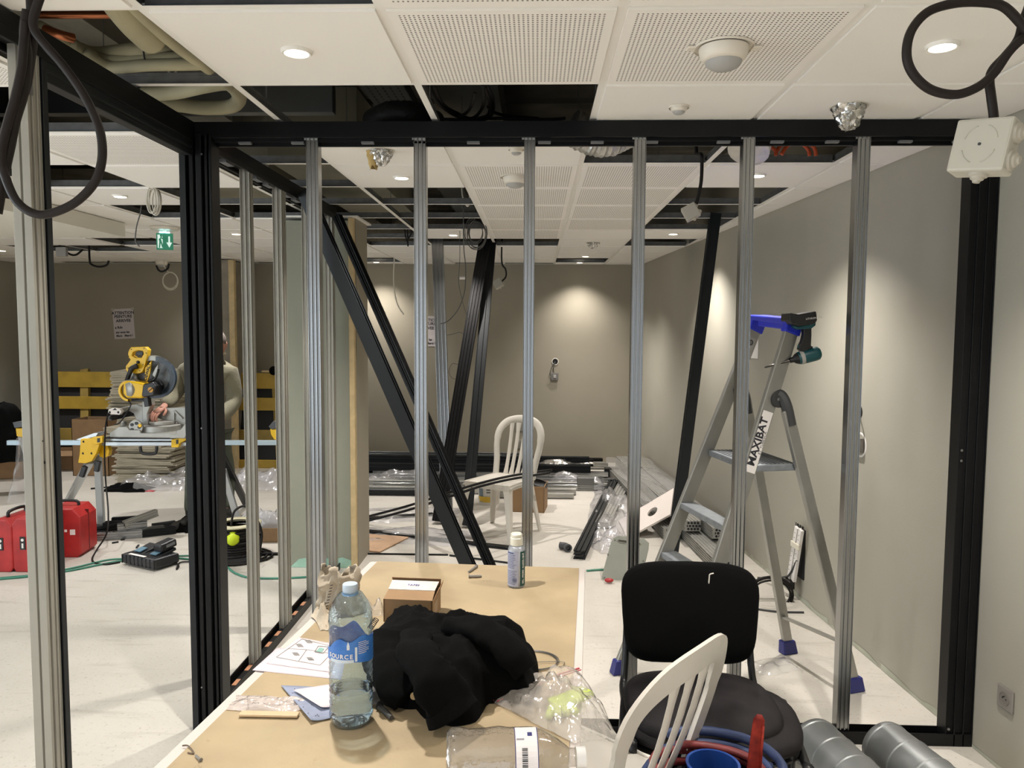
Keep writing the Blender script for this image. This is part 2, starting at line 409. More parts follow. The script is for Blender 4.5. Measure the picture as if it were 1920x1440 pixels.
for j in range(-7, 13):
    for i in range(-10, 4):
        if (i, j) in missing: continue
        x0, x1, y0 = GX(i), GX(i+1), GY(j); y1 = min(GY(j+1), BACK-.002)
        if y0 < YF: continue
        xc, yc = (x0+x1)/2, (y0+y1)/2
        wx = wallx(y1)-.004
        if x0 > wx-.03: continue
        if j < -1 or (i < -6 and j < 2):
            far.bb(x0+.01, min(x1, wallx(y1))-.01, y0+.01, y1-.01, CEIL-.006, CEIL+.012); continue
        cut = x1 > wx or y1 < GY(j+1)-.01
        key = 'P' if (i, j) in perf else 'S'
        if not cut:
            if key not in tproto:
                o = tile_mesh(-.3, .3, .6).build('ceiling_tile', perf_m if key == 'P' else white_paint, ceil, local=True); tproto[key] = o
            else:
                o = tproto[key].copy(); COL.objects.link(o); o.parent = ceil
        elif x1 > wx:
            xa, xb = wallx(y0)-.004-xc, wallx(y1)-.004-xc; xa = min(xa, .3); xb = min(xb, .3); d = y1-y0
            mb = MB(); mb.add([(-.286, -d/2+.012, -.007), (xa-.01, -d/2+.012, -.007), (xb-.01, d/2-.012, -.007), (-.286, d/2-.012, -.007),
                               (-.286, -d/2+.012, .013), (xa-.01, -d/2+.012, .013), (xb-.01, d/2-.012, .013), (-.286, d/2-.012, .013)],
                              [(3, 2, 1, 0), (4, 5, 6, 7), (0, 1, 5, 4), (1, 2, 6, 5), (2, 3, 7, 6), (3, 0, 4, 7)])
            o = mb.build('ceiling_tile', white_paint, ceil, local=True)
        else:
            o = tile_mesh(-.3, .3, y1-y0).build('ceiling_tile', white_paint, ceil, local=True)
        o.location = (xc, yc-4, 0)
tag(far.build('ceiling_tiles', white_paint, ceil), kind='stuff')
# rails: long ones along the room, short ones across each cell
def tee(mb, a, b):
    up = V((0, 0, 1)); mb.m = 0
    mb.bar(V(a)+up*.0005, V(b)+up*.0005, .024, .0012, up)
    mb.m = 1; mb.bar(V(a)+up*.019, V(b)+up*.019, .0015, .034, up); mb.bar(V(a)+up*.034, V(b)+up*.034, .007, .010, up)
for i in range(-9, 4):
    x = GX(i); yend = BACK-.003
    if x > wallx(yend)-.01: yend = (1.262-x)/.0712+9.36-.1
    mb = MB(); tee(mb, (x, YF+.01, CEIL), (x, yend, CEIL)); mb.build('main_rail', [flange, galv], ceil)
mb = MB(); tee(mb, (-.288, 0, 0), (.288, 0, 0)); cr = None
crn = MB()
for j in range(-7, 13):
    for i in range(-10, 4):
        y = GY(j)
        if y < YF+.1: continue
        x0, x1 = GX(i)+.012, GX(i+1)-.012; wx = wallx(y)-.003
        if x0 > wx-.03: continue
        if j < -1 or (i < -6 and j < 2): tee(crn, (x0, y, CEIL), (min(x1, wx), y, CEIL)); continue
        if x1 > wx:
            m2 = MB(); tee(m2, (x0, y, CEIL), (wx, y, CEIL)); m2.build('cross_rail', [flange, galv], ceil); continue
        if cr is None: cr = mb.build('cross_rail', [flange, galv], ceil, local=True); o = cr
        else: o = cr.copy(); COL.objects.link(o); o.parent = ceil
        o.location = ((x0+x1)/2, y-4, 0)
tag(crn.build('cross_rails', [flange, galv], ceil), kind='stuff')
mb = MB()
for j in range(-1, 13, 2):
    for i in range(-9, 3):
        mb.cyl((GX(i), GY(j)+.3, CEIL+.04), (GX(i), GY(j)+.3, ZT-.005), .002, n=5)
tag(mb.build('hanger_wires', galv, ceil), kind='stuff')
# wall angle at ceiling level
mb = MB(); mb.bar((wallx(YF)-.011, YF, CEIL-.002), (wallx(BACK)-.011, BACK, CEIL-.002), .02, .003, (0, 0, 1)); mb.bar((wallx(YF)-.002, YF, CEIL+.008), (wallx(BACK)-.002, BACK, CEIL+.008), .002, .02, (0, 0, 1)); mb.bb(XL, 1.26, BACK-.022, BACK-.001, CEIL-.003, CEIL)
mb.build('wall_angle', flange, ceil)
# lowered white casing on the left part of the ceiling
sf = MB().bb(-5.3, -3.1, 3.0, 5.75, CEIL-.115, CEIL-.012)
struct(sf, 'trim_2', 'white boxed casing hanging below the ceiling on the left', mat('casing_paint', '#dedace', .7))
# painted column standing at the end of the left partition
colr = setting('trim_3', 'grey-green plasterboard column at the end of the left partition', (-1.4, 5.1, 0))
MB().bb(-1.716, -1.242, 5.07, 5.45, 0, 2.33).build('column_body', wallmat('sage_grey_paint', '#8f9081', '#949586'), colr)
MB().bb(-1.241, -1.208, 5.062, 5.11, 0, 2.345).build('corner_batten', wood, colr)
MB().bb(-1.241, -1.202, 5.112, 5.45, 0, 2.35).build('column_side', greige_b, colr)
MB().bb(-1.72, -1.175, 5.05, 5.47, 2.35, 2.36).build('top_edge', flange, colr)
mint = mat('mint_primer', '#9fc4b2', .8, var=.1, vs_=20)
MB().add([(-1.66, 5.067, .002), (-1.23, 5.067, .002), (-1.23, 5.067, .05), (-1.3, 5.067, .075), (-1.37, 5.067, .06), (-1.47, 5.067, .08), (-1.6, 5.067, .06)], [(0, 1, 2, 3, 4, 5, 6)]).build('primer_patch', mint, colr)
# plaster pier far behind the worker
pier = setting('trim_4', 'rough plaster pier with a timber edge behind the worker', (-3.6, 8.6, 0))
a = ry(404, 620, 8.7); b = ry(431, 620, 8.7); c = ry(441, 620, 8.7)
MB().bb(a.x, b.x, 8.7, 9.355, 0, CEIL-.02).build('pier_body', mat('raw_plaster', '#8f887c', .9, var=.12, vs_=6, bump=.4, bs=30), pier)
MB().bb(b.x, c.x, 8.69, 8.75, 0, CEIL-.02).build('pier_batten', wood, pier)
# primer smears along the foot of the right wall, ragged top
mb = MB(); g = random.Random(4)
y = 2.3
while y < 9.0:
    l = .25+g.random()*.3; P = []
    for k in range(7):
        yy = y+l*k/6; P.append((wallx(yy)-.002, yy, .008+.03*g.random()))
    n = len(P); base = [(wallx(p[1])-.002, p[1], .002) for p in P]
    mb.add(base+P, [(k, k+1, n+k+1, n+k) for k in range(n-1)]); y += l*1.05
mb.build('trim_5', mat('pale_primer', '#aeb0a0', .8, var=.12, vs_=9))['kind'] = 'structure'
# ------------------------------------------------------------------ lamps
def downlight(px, py, warm, place, near=False, tiny=False):
    p = rz(px, py, CEIL-.008); p.y = min(p.y, 9.04); return downlight_at(p, warm, place, e=.62 if p.y > 9.0 else 1)
ring_m = mat('white_lamp_ring', '#f0ede6', .4); glow_w = glow('lamp_diffuser', '#fff3df', 14.0)
n_l = [0]
def downlight_at(p, warm, label, show=True, e=1.0):
    t = thing('downlight', label, 'ceiling light', (p.x, p.y, CEIL-.007), group='round recessed downlights' if show else 'added downlights out of view')
    MB().lathe([(.0345, -.002), (.0345, -.009), (.040, -.010), (.0435, -.006), (.044, 0)], (0, 0, 0), n=32, caps=False).build('ring', ring_m, t, local=True, smooth=True)
    MB().lathe([(.0001, -.006), (.0345, -.006)], (0, 0, 0), n=32, caps=False).build('diffuser', glow_w, t, local=True)
    l = bpy.data.lights.new('spot', 'SPOT'); l.energy = LAMP_W*(1 if warm else .8)*e; l.spot_size = 1.98; l.spot_blend = 1.0; l.shadow_soft_size = .032
    l.color = (1, .938, .875) if warm else (1, .975, .95)
    o = bpy.data.objects.new('lamp_light', l); COL.objects.link(o); o.parent = t; o.location = (0, 0, -.02)
    n_l[0] += 1
    return t
downlight(556, 96, 1, 'recessed downlight in the plain tile above the worktable, biggest on the left')
downlight(1767, 85, 1, 'recessed downlight seen through the big black cable loop, top right')
downlight(753, 332, 1, 'recessed downlight right of the torn foam and foil opening')
downlight(1420, 328, 1, 'recessed downlight behind the fifth stud, near the right wall')
downlight(850, 440, 1, 'recessed downlight left of the hanging grey cable coil')
downlight(1262, 438, 1, 'recessed downlight beside the leaning black profile top right')
downlight(1098, 480, 1, 'recessed downlight below the small foil stub, farther from the back wall')
downlight(1085, 495, 1, 'recessed downlight nearest the lit patch of the back wall')
downlight(715, 495, 1, 'recessed downlight by the back wall right of the column')
downlight(225, 367, 0, 'recessed downlight right of the white boxed casing')
downlight(443, 438, 0, 'recessed downlight just right of the black corner post')
downlight(438, 495, 0, 'recessed downlight at the back above the plaster pier')
for x, y in ((-4.3, 6.4), (-5.5, 7.8), (-2.5, 1.3), (-4.3, 1.3), (-4.4, -.4), (-2.5, -.9), (-.69, .2), (1.1, .2), (-.69, -1.4), (1.1, -1.4)):  # unseen lamps added to fill the room with light
    downlight_at(V((x, y, 0)), x > -1, 'added unseen downlight carrying on the lamp pattern as fill light', False)
# ================================================================== the partitions under construction
part = thing('partition_frame', 'black track frame of the front partition with six bare metal studs', 'partition frame', (.2, YP, 0))
XR = wallx(YP)-.004
XC = -1.245
def ctrack(mb, a, b, w_, h_, t=.004, up=1):
    """open channel lying along a-b, legs pointing up (1) or down (-1)"""
    P = [(-w_/2, 0), (w_/2, 0), (w_/2, h_), (w_/2-t, h_), (w_/2-t, t), (-w_/2+t, t), (-w_/2+t, h_), (-w_/2, h_)]
    if up < 0: P = [(x, -y) for x, y in P]
    mb.extr(P, a, b, (0, 0, 1)); return mb
YM = YP+.03
mb = MB(); mb.bb(-1.362, XR, YP-.002, YP+.062, 2.352, 2.405); mb.bb(XC, XR, YP-.006, YP+.006, 2.345, 2.362); mb.bb(XC, XR, YP+.054, YP+.066, 2.325, 2.355); mb.bb(XC, XR, YP+.02, YP+.024, 2.335, 2.353); mb.bb(XC, XR, YP+.036, YP+.04, 2.335, 2.353)
mb.build('top_track', blackm, part)
mb = MB(); ctrack(mb, (XC, YM, .0), (XR, YM, .0), .066, .05, .005); mb.bb(XC, XR, YP+.02, YP+.04, .004, .03)
mb.build('bottom_track', blackm, part, bevel=.001)
clipm = mat('grey_clip_plastic', '#6a6b6d', .5)
x = XC+.12; k = 0
while x < XR-.1:
    MB().bb(x-.024, x+.024, YP+.012, YP+.03, 2.326, 2.334).build('track_clip', clipm, part); x += [.205, .27, .2][k % 3]; k += 1
stud_poly = ribs(.047, .05, 2, .007, 'sn', .5)
sx = []
for px, w_ in ((589, .047), (788, .047), (991, .042), (1195, .045), (1396, .045), (1608, .049)):
    p = ry(px, 620, YP+.005); sx.append(p.x)
    mb = MB(); mb.extr(ribs(w_, .048, 3, .006, 'sn', .42), (p.x, YM, .006), (p.x, YM, 2.352), (0, 1, 0))
    mb.build('stud', alu, part, bevel=.0012)
    MB().bb(p.x-.03, p.x+.02, YP+.008, YP+.012, 2.339, 2.35).build('stud_hook', alu_matt, part)
# right hand end post against the wall
xj0, xj1 = rz(1772, 1362, .02).x, XR
xe0 = ry(1792, 957, YP).x; 
mb = MB(); mb.extr(ribs(XR-xe0+.004, .066, 3, .01, 'sn', .5), ((xe0+XR)/2, YM, 0), ((xe0+XR)/2, YM, 2.352), (0, 1, 0))
mb.build('end_post', blackm, part, bevel=.0015)
mb = MB()
for z in (1.17, 1.13): mb.lathe([(.0001, -.002), (.004, -.002), (.005, 0)], (xe0+.012, YP-.001, z), (0, -1, 0), 10)
mb.lathe([(.0001, .003), (.005, .003), (.006, 0)], (xe0+.01, YP-.002, .07), (0, -1, 0), 8)
mb.build('screw_heads', screwm, part)
# ---- left partition, along the room
side = thing('partition_frame', 'black track frame of the left partition with pale studs and a door opening', 'partition frame', (XS, 3.0, 0))
YN, YE = .6, 5.045
mb = MB(); mb.bb(XS-.066, XS, YN, YE, 2.345, 2.405)
mb.bb(XS-.07, XS-.058, YN, YE, 2.325, 2.36); mb.bb(XS-.006, XS+.002, YN, YE, 2.33, 2.36)
mb.build('top_track', blackm, side, bevel=.002)
mb = MB(); mb.bb(XS-.06, XS-.004, 2.06, 2.93, 2.29, 2.345); mb.bb(XS-.05, XS-.0, 2.06, 2.93, 2.30, 2.312); mb.bb(XS-.04, XS-.002, 2.06, 2.93, 2.275, 2.29)
mb.build('door_head', anth, side, bevel=.002)
mb = MB(); ctrack(mb, (XS-.033, 3.03, 0), (XS-.033, YE, 0), .066, .045, .005); mb.bb(XS-.045, XS-.02, 3.04, YE, .004, .02)
mb.build('bottom_track', blackm, side)
slotm = mat('copper_shim', '#c08a68', .5, .2)
for y in (3.3, 3.45, 3.72, 3.86, 4.15, 4.3, 4.62, 4.76):
    MB().bb(XS-.044, XS-.022, y, y+.06, .020, .0225).build('track_slot', slotm, side)
for y in (3.1, 3.3, 3.66, 3.82, 4.1, 4.26, 4.6, 4.78):
    MB().bb(XS-.05, XS-.02, y, y+.09, 2.328, 2.345).build('track_clip', clipm, side)
for yy, dx, dy in ((3.54, .046, .045), (3.99, .048, .07), (4.475, .048, .06), (4.965, .048, .06)):
    mb = MB(); mb.extr(ribs(dx, dy, 2, .007, 'snwe', .45), (XS-.025, yy, .006), (XS-.025, yy, 2.345), (0, 1, 0))
    mb.build('stud', alu_cream, side, bevel=.0012)
# tall near post: ribbed pale profile, black strip on the door side
P = [(-.030, -.027), (-.008, -.027), (-.006, -.021), (-.003, -.021), (-.001, -.027), (.019, -.027), (.019, -.017), (.011, -.015), (.011, -.009), (.019, -.007), (.019, .006), (.013, .008), (.013, .012), (.019, .014), (.019, .020), (.013, .021), (.013, .024), (.019, .026), (-.030, .026)]
mb = MB(); a, b = V((XS-.019, 2.006, 0)), V((XS-.019, 2.006, 2.345))
n = len(P); mb.add([a+V((x, y, 0)) for x, y in P]+[b+V((x, y, 0)) for x, y in P], [tuple(range(n-1, -1, -1)), tuple(range(n, 2*n))]+[(i, (i+1) % n, n+(i+1) % n, n+i) for i in range(n)])
mb.build('near_post', alu_cream, side, bevel=.0012)
mb = MB(); mb.bb(XS-.035, XS-.012, 2.032, 2.044, 0, 2.345); mb.bb(XS-.04, XS-.001, 2.044, 2.066, 0, 2.345)
mb.build('door_side_strip', anth, side, bevel=.0015)
mb = MB()
for px, py in ((80, 827), (83, 866), (84, 868), (56, 130)):
    p = rx(px, py, XS+.0); mb.cyl(p-V((.006, 0, 0)), p+V((.001, 0, 0)), .0022, n=8)
mb.build('drill_holes', blackp, side)
mb = MB(); mb.bar((XS+.001, 1.985, 2.34), (XS+.001, 1.985, 2.22), .002, .03, (0, 1, 0)); mb.bar((XS-.02, 1.985, 2.343), (XS+.001, 1.985, 2.343), .03, .002)
mb.build('angle_bracket', screwm, side)
# corner post: door jamb and mullion in one black profile
mb = MB()
for (x0, x1, y0) in ((-1.362, -1.342, 2.937), (-1.342, -1.331, 2.957), (-1.331, -1.314, 2.938), (-1.314, -1.304, 2.96), (-1.304, -1.281, 2.936), (-1.281, -1.272, 2.96), (-1.272, -1.261, 2.942), (-1.261, -1.255, 2.962), (-1.255, -1.245, 2.942)):
    mb.bb(x0, x1, y0, 3.02, 0, 2.36)
mb.build('corner_post', blackm, side, bevel=.0025)
MB().bb(-1.364, -1.341, 2.930, 2.938, 0, 2.36).build('jamb_face', anth, side)
mb = MB()
for py in (289, 803, 1289):
    p = ry(378, py, 2.938); mb.lathe([(.0001, .002), (.003, .002), (.004, 0)], p, (0, -1, 0), 8)
mb.build('screw_heads', screwm, side)
# ------------------------------------------------------------------ leaning and loose profiles
def profile(a, b, w_, d_, mt, label, n=2, up=None, group=None, name='metal_profile', gd=None, sides='snwe', cat='metal profile'):
    a, b = V(a), V(b); t = thing(name, label, cat, a, group=group)
    mb = MB(); mb.extr(ribs(w_, d_, n, gd or min(w_, d_)*.14, sides, .45), a, b, up or (0, 1, 0)); mb.build('profile_body', mt, t, bevel=.001)
    return t
def profile1(a, b, w_, d_, mt, label, n=2, up=None, group=None, gd=None, sides='snwe', cat='metal profile', name='metal_profile'):
    a, b = V(a), V(b); mb = MB(); mb.extr(ribs(w_, d_, n, gd or min(w_, d_)*.14, sides, .45), a, b, up or (0, 1, 0))
    return single(mb, name, label, cat, mt, base=a, group=group, bevel=.001)
def at_z(px, py, z): return rz(px, py, z)
profile1(rz(917, 1150, .03), rx(571, 358, -1.268), .078, .045, anth, 'broad flat anthracite profile leaning from the left partition track, left of the pair', 2, (.3, 1, .1), sides='we', gd=.010)
profile1(rz(952, 1135, .03), rx(632, 405, -1.268), .050, .045, blackm, 'grooved black profile leaning from the left partition track, right of the pair', 3, (.3, 1, .1), sides='snwe', gd=.01)
profile1(rz(822, 978, .02), ry(911, 448, 6.98)+V((0, 0, .03)), .105, .06, blackm, 'black ribbed profile leaning into the ceiling gap, left one of the crossed pair', 4, (0, 1, 0))
profile1(rz(874, 985, .02), ry(922, 450, 7.12)+V((0, 0, .03)), .088, .06, anth, 'black profile leaning into the ceiling gap, right one of the crossed pair', 2, (0, 1, 0))
profile1(rz(838, 955, .02), ry(820, 452, 6.9)+V((0, 0, .03)), .10, .05, alu, 'tall bare aluminium stud leaning upright near the back wall', 3, (0, 1, 0))
profile1(rz(1259, 1050, .02), ry(1341, 414, 5.55)+V((0, 0, .05)), .075, .05, anth, 'long anthracite profile leaning into the ceiling gap by the right wall', 1, (0, 1, 0), gd=.004)
# ================================================================== the stepladder
d_ = V((.94, .337, 0)).normalized(); wv_ = V((.337, -.94, 0))
def onplane(px, py, p0, dirv=d_):
    r = ray(px, py); n = V((-dirv.y, dirv.x, 0)); s = n.dot(V((p0[0], p0[1], 0)))/n.dot(V((r.x, r.y, 0)))
    return V((r.x*s, r.y*s, CZ+r.z*s))
A0, B0 = rz(1161, 1262), rz(1262, 1345)
C0, D0 = rz(1478, 1224), rz(1602, 1295)
lad = thing('stepladder', 'aluminium platform stepladder with blue feet and a blue top rail', 'ladder', (A0+B0+C0+D0)/4)
At = onplane(1422, 600, A0); Bt = onplane(1487, 607, B0)
Ch = onplane(1398, 748, C0); Dh = onplane(1475, 768, D0)
Ah = onplane(1384, 732, A0); Bh = onplane(1455, 748, B0)
lal = mat('ladder_aluminium', '#a9a8a2', .42, .7, var=.08, vs_=9)
lstep = mat('ladder_step', '#9aa0a6', .4, .6, var=.1, vs_=30)
blue = mat('blue_ladder_plastic', '#2c38c8', .35)
bluef = mat('dark_blue_foot', '#252a70', .45)
def rail(mb, a, b, w_=.062, t=.024):
    mb.bar(a+V((0, 0, .02)), b, t, w_, d_)
for a, b in ((A0, At), (B0, Bt)): 
    mb = MB(); rail(mb, a, b, .066, .024); mb.build('front_rail', lal, lad, bevel=.004)
for a, b in ((C0, Ch), (D0, Dh)):
    mb = MB(); rail(mb, a, b, .05, .024); mb.build('rear_leg', lal, lad, bevel=.004)
for a, b, c, hn in ((Ah, Ch, C0, 1), (Bh, Dh, D0, 1)):
    mb = MB(); q = wv_.normalized()
    mb.cyl(a-q*.022, a+q*.022, .036, n=20)
    e = (c-b).normalized(); mid = a.lerp(b, .5)+V((0, 0, .035))
    mb.tube(crv([a+V((0, 0, .018)), mid, b+V((0, 0, .01)), b+e*.07], 5), .021, 8, flat=(1, 1.15))
    h = mb.build('hinge', greyp, lad, smooth=.6)
    m2 = MB(); m2.lathe([(.0001, .004), (.007, .004), (.009, 0)], a+q*.022*hn, q*hn, 12); m2.build('hinge_bolt', screwm, h, smooth=True)
    if (ray(1455, 748).dot(q)) > 0: pass
def atz(a, b, z): t = (z-a.z)/(b.z-a.z); return a.lerp(b, t)
zs = []
for k, (px, py) in enumerate(((1256, 1032), (1297, 940))):
    z = onplane(px, py, A0).z; zs.append(z)
z0 = zs[0]-(zs[1]-zs[0])
for z in (z0, zs[0], zs[1]):
    a, b = atz(A0, At, z), atz(B0, Bt, z)
    mb = MB(); mb.bar(a-wv_*.0, b, .028, .075, (0, 0, 1)) if False else None
    q = (b-a).normalized()
    mb = MB(); x0, x1 = a+q*.012, b-q*.012
    mb.add([x0-d_*.04+V((0, 0, -.028)), x1-d_*.04+V((0, 0, -.028)), x1+d_*.04+V((0, 0, -.028)), x0+d_*.04+V((0, 0, -.028)),
            x0-d_*.04, x1-d_*.04, x1+d_*.04, x0+d_*.04], [(3, 2, 1, 0), (4, 5, 6, 7), (0, 1, 5, 4), (1, 2, 6, 5), (2, 3, 7, 6), (3, 0, 4, 7)])
    mb.build('step', lstep, lad, bevel=.004)
    pl = MB(); pl.box(b+q*.013-V((0, 0, .012)), (.028, .028, .004), frame_for(q) and Matrix((d_, V((0, 0, 1)), q)).transposed()); pl.build('rivet_plate', blackp, lad)
zp = onplane(1332, 842, A0).z
a, b = atz(A0, At, zp), atz(B0, Bt, zp); c, e = atz(C0, Ch, zp), atz(D0, Dh, zp)
q = (b-a).normalized()
mb = MB(); mb.add([a+q*.012, b-q*.012, e-q*.012, c+q*.012]+[p+V((0, 0, -.03)) for p in (a+q*.012, b-q*.012, e-q*.012, c+q*.012)],
                  [(0, 1, 2, 3), (7, 6, 5, 4), (4, 5, 1, 0), (5, 6, 2, 1), (6, 7, 3, 2), (7, 4, 0, 3)])
mb.build('platform', lstep, lad, bevel=.005)
mb = MB()
for k in range(1, 12):
    s = a.lerp(c, k/12); t = b.lerp(e, k/12); mb.bar(s+q*.03+V((0, 0, .001)), t-q*.03+V((0, 0, .001)), .006, .003, (0, 0, 1))
mb.build('platform_ribs', mat('grey_tread', '#5c5f63', .6), lad)
# blue guard rail on top, thicker over the rails
q = (Bt-At).normalized()
mb = MB(); mb.bar(At-q*.02+V((0, 0, .012)), Bt+q*.03+V((0, 0, .012)), .085, .026, (0, 0, 1)); 
mb.bar(At+V((0, 0, 0)), At-(At-A0).normalized()*.06, .036, .08, d_); mb.bar(Bt+V((0, 0, 0)), Bt-(Bt-B0).normalized()*.045, .036, .08, d_)
mb.bar(At+q*.07-V((0, 0, .012)), Bt-q*.03-V((0, 0, .012)), .05, .03, (0, 0, 1))
mb.build('top_rail', blue, lad, bevel=.006)
for p, s in ((A0, -1), (B0, -1), (C0, 1), (D0, 1)):
    mb = MB(); mb.add([p+d_*(x*.042)+wv_*(y*.026)+V((0, 0, 0)) for x, y in ((-1, -1), (1, -1), (1, 1), (-1, 1))]+[p-d_*.01*s+d_*(x*.036)+wv_*(y*.021)+V((0, 0, .068)) for x, y in ((-1, -1), (1, -1), (1, 1), (-1, 1))],
                      [(3, 2, 1, 0), (4, 5, 6, 7), (0, 1, 5, 4), (1, 2, 6, 5), (2, 3, 7, 6), (3, 0, 4, 7)])
    mb.build('foot', bluef, lad, bevel=.006)
a, b = atz(C0, Ch, onplane(1475, 1155, C0).z), atz(D0, Dh, onplane(1566, 1207, D0).z)
mb = MB(); mb.bar(a, b, .022, .012, (0, 0, 1)); mb.build('rear_brace', lal, lad, bevel=.002)
# writing on the near rail
q = wv_.normalized(); ax = (Bt-B0).normalized(); m_ = onplane(1418, 828, B0)
cen = B0.lerp(Bt, (m_.z-B0.z)/(Bt.z-B0.z))
nrm = ax.cross(q).normalized(); yv = q.cross(ax).normalized()
# the outer side of the rail looks back to the viewer: side normal is q
side_n = q if q.dot(V((0, 0, CZ))-cen) > 0 else -q
tx = ax; ty = side_n.cross(tx).normalized()
st = cen+side_n*.0135
mb = MB(); R3 = Matrix((tx, ty, side_n)).transposed()
mb.box(st, (.27, .05, .001), R3); mb.build('label_strip', white, lad)
words('label_text', 'MAXIBAT', .05, ink, mat_axes(st+side_n*.0008+ty*.006, tx, ty), lad, .0015)
words('label_text', 'ET TUBESCA', .018, ink, mat_axes(st+side_n*.0008-ty*.018, tx, ty), lad)
m2_ = onplane(1408, 655, A0); cen = A0.lerp(At, (m2_.z-A0.z)/(At.z-A0.z)); st = cen+side_n*.0135
mb = MB(); mb.box(st, (.12, .045, .001), R3); lab = mb.build('warning_sticker', mat('sticker_grey', '#b5b4ac', .6), lad)
mb = MB(); mb.lathe([(.010, 0), (.010, .001), (.014, .001), (.014, 0)], st+side_n*.0005+tx*.035, side_n, 16); mb.add([st+side_n*.001+tx*x+ty*y for x, y in ((-.03, -.015), (.01, 0), (-.03, .018))], [(0, 1, 2)]); mb.add([st+side_n*.001+tx*x+ty*y for x, y in ((-.055, -.008), (-.035, -.012), (-.04, .01))], [(0, 1, 2)])
mb.build('sticker_print', ink, lab)
# ------------------------------------------------------------------ impact driver hung upside down on the blue rail
teal = mat('dark_teal_plastic', '#0d4a50', .4)
yd = Bt.y-.03
def pd(px, py, dy=0): return ry(px, py, yd+dy)
dr = thing('cordless_driver', 'teal and black cordless impact driver hanging upside down from the blue ladder rail', 'power tool', pd(1508, 600))
mb = MB(); hw = .037
def slabpx(mb, pts, y0, y1):
    n = len(pts); P = [ry(px, py, yd+y0) for px, py in pts]
    Q = [V((p.x, yd+y1, p.z)) for p in P]; 
    mb.add(P+Q, [tuple(range(n)), tuple(range(2*n-1, n-1, -1))]+[(i, n+i, n+(i+1) % n, (i+1) % n) for i in range(n)]); return mb
slabpx(mb, [(1480, 586), (1497, 589), (1531, 583), (1533, 600), (1529, 607), (1500, 612), (1484, 608), (1479, 600)], -.055, .055).build('battery', blackp, dr, bevel=.006)
mb = MB(); slabpx(mb, [(1488, 610), (1499, 612), (1530, 604), (1530, 610), (1522, 616), (1497, 618), (1489, 614)], -.03, .03).build('battery_shoe', teal, dr, bevel=.004)
mb = MB(); slabpx(mb, [(1507, 614), (1522, 614), (1522, 630), (1521, 649), (1526, 650), (1508, 662), (1498, 655), (1500, 648), (1504, 640), (1507, 628)], -.017, .017).build('grip', blackp, dr, bevel=.007)
mb = MB(); slabpx(mb, [(1497, 648), (1503, 645), (1505, 654), (1498, 656)], -.008, .008).build('trigger', teal, dr, bevel=.002)
ax0, ax1 = pd(1534, 662), pd(1496, 672); mb = MB(); u = (ax1-ax0).normalized(); L_ = (ax1-ax0).length
mb.lathe([(.0001, -.008), (.02, -.008), (.028, 0), (.030, .012), (.030, L_*.6), (.028, L_*.85), (.026, L_)], ax0, u, 20); mb.build('motor_housing', teal, dr, smooth=True)
mb = MB(); mb.lathe([(.029, L_*.72), (.0305, L_*.78), (.028, L_*.9)], ax0, u, 20, caps=False); mb.build('pale_collar', mat('grey_collar', '#a9a6a0', .4), dr, smooth=True)
mb = MB(); mb.lathe([(.025, L_), (.020, L_+.012), (.012, L_+.02), (.011, L_+.035), (.008, L_+.036), (.0001, L_+.036)], ax0, u, 18); mb.build('chuck', blackp, dr, smooth=.6)
e1 = pd(1433, 689); mb = MB(); s0 = ax0+u*(L_+.036); mb.tube([s0, s0.lerp(e1, .6), s0.lerp(e1, .95), e1], [.0045, .0045, .004, .001], 8); mb.build('drill_bit', mat('dark_steel', '#4a4643', .35, .8), dr, smooth=True)
tx = V((1, 0, .12)).normalized(); M = mat_axes(pd(1517, 597)-V((0, .056, 0)), tx, V((-.12, 0, 1)))
words('battery_print', 'LITHIUM-ION', .011, white, M, dr)
# ================================================================== the worktable
TZ = .76
FL, FR_, NR, NL = V((-.61, 2.785, TZ)), V((.183, 2.735, TZ)), V((.070, 1.15, TZ)), V((-.775, 1.15, TZ))
TW, TL = .80, 1.6
tu = (FR_-FL).normalized()
def T(a, b, z=0): return FL.lerp(FR_, a/TW).lerp(NL.lerp(NR, a/TW), b/TL)+V((0, 0, z))
tab = thing('worktable', 'worktable with a yellow chipboard top and thin white edging', 'table', T(TW/2, TL/2, -TZ))
whm = mat('white_melamine', '#c6beb8', .5)
def osb():
    mt = mat('yellow_chipboard', '#a08e70', .6, var=.06, vs_=5, bump=.06, bs=90, col2='#aa9878'); nt = mt.node_tree; N, L = nt.nodes, nt.links
    b = N['Principled BSDF']; src = b.inputs['Base Color'].links[0].from_socket
    tc = N.new('ShaderNodeTexCoord'); n = N.new('ShaderNodeTexNoise'); n.inputs['Scale'].default_value = 22; n.inputs['Detail'].default_value = 9; n.inputs['Roughness'].default_value = .75
    r = N.new('ShaderNodeValToRGB'); r.color_ramp.elements[0].position = .27; r.color_ramp.elements[1].position = .37
    r.color_ramp.elements[0].color = (.55, .5, .45, 1); r.color_ramp.elements[1].color = (1, 1, 1, 1)
    mx = N.new('ShaderNodeMix'); mx.data_type = 'RGBA'; mx.blend_type = 'MULTIPLY'; mx.inputs[0].default_value = .8
    L.new(tc.outputs['Object'], n.inputs['Vector']); L.new(n.outputs['Fac'], r.inputs[0]); L.new(src, mx.inputs[6]); L.new(r.outputs[0], mx.inputs[7]); L.new(mx.outputs[2], b.inputs['Base Color'])
    return mt
def slab_t(mb, a0, a1, b0, b1, z0, z1):
    P = [T(a, b, z) for z in (z0, z1) for a, b in ((a0, b0), (a1, b0), (a1, b1), (a0, b1))]
    return mb.add(P, [(3, 2, 1, 0), (4, 5, 6, 7), (0, 1, 5, 4), (1, 2, 6, 5), (2, 3, 7, 6), (3, 0, 4, 7)])
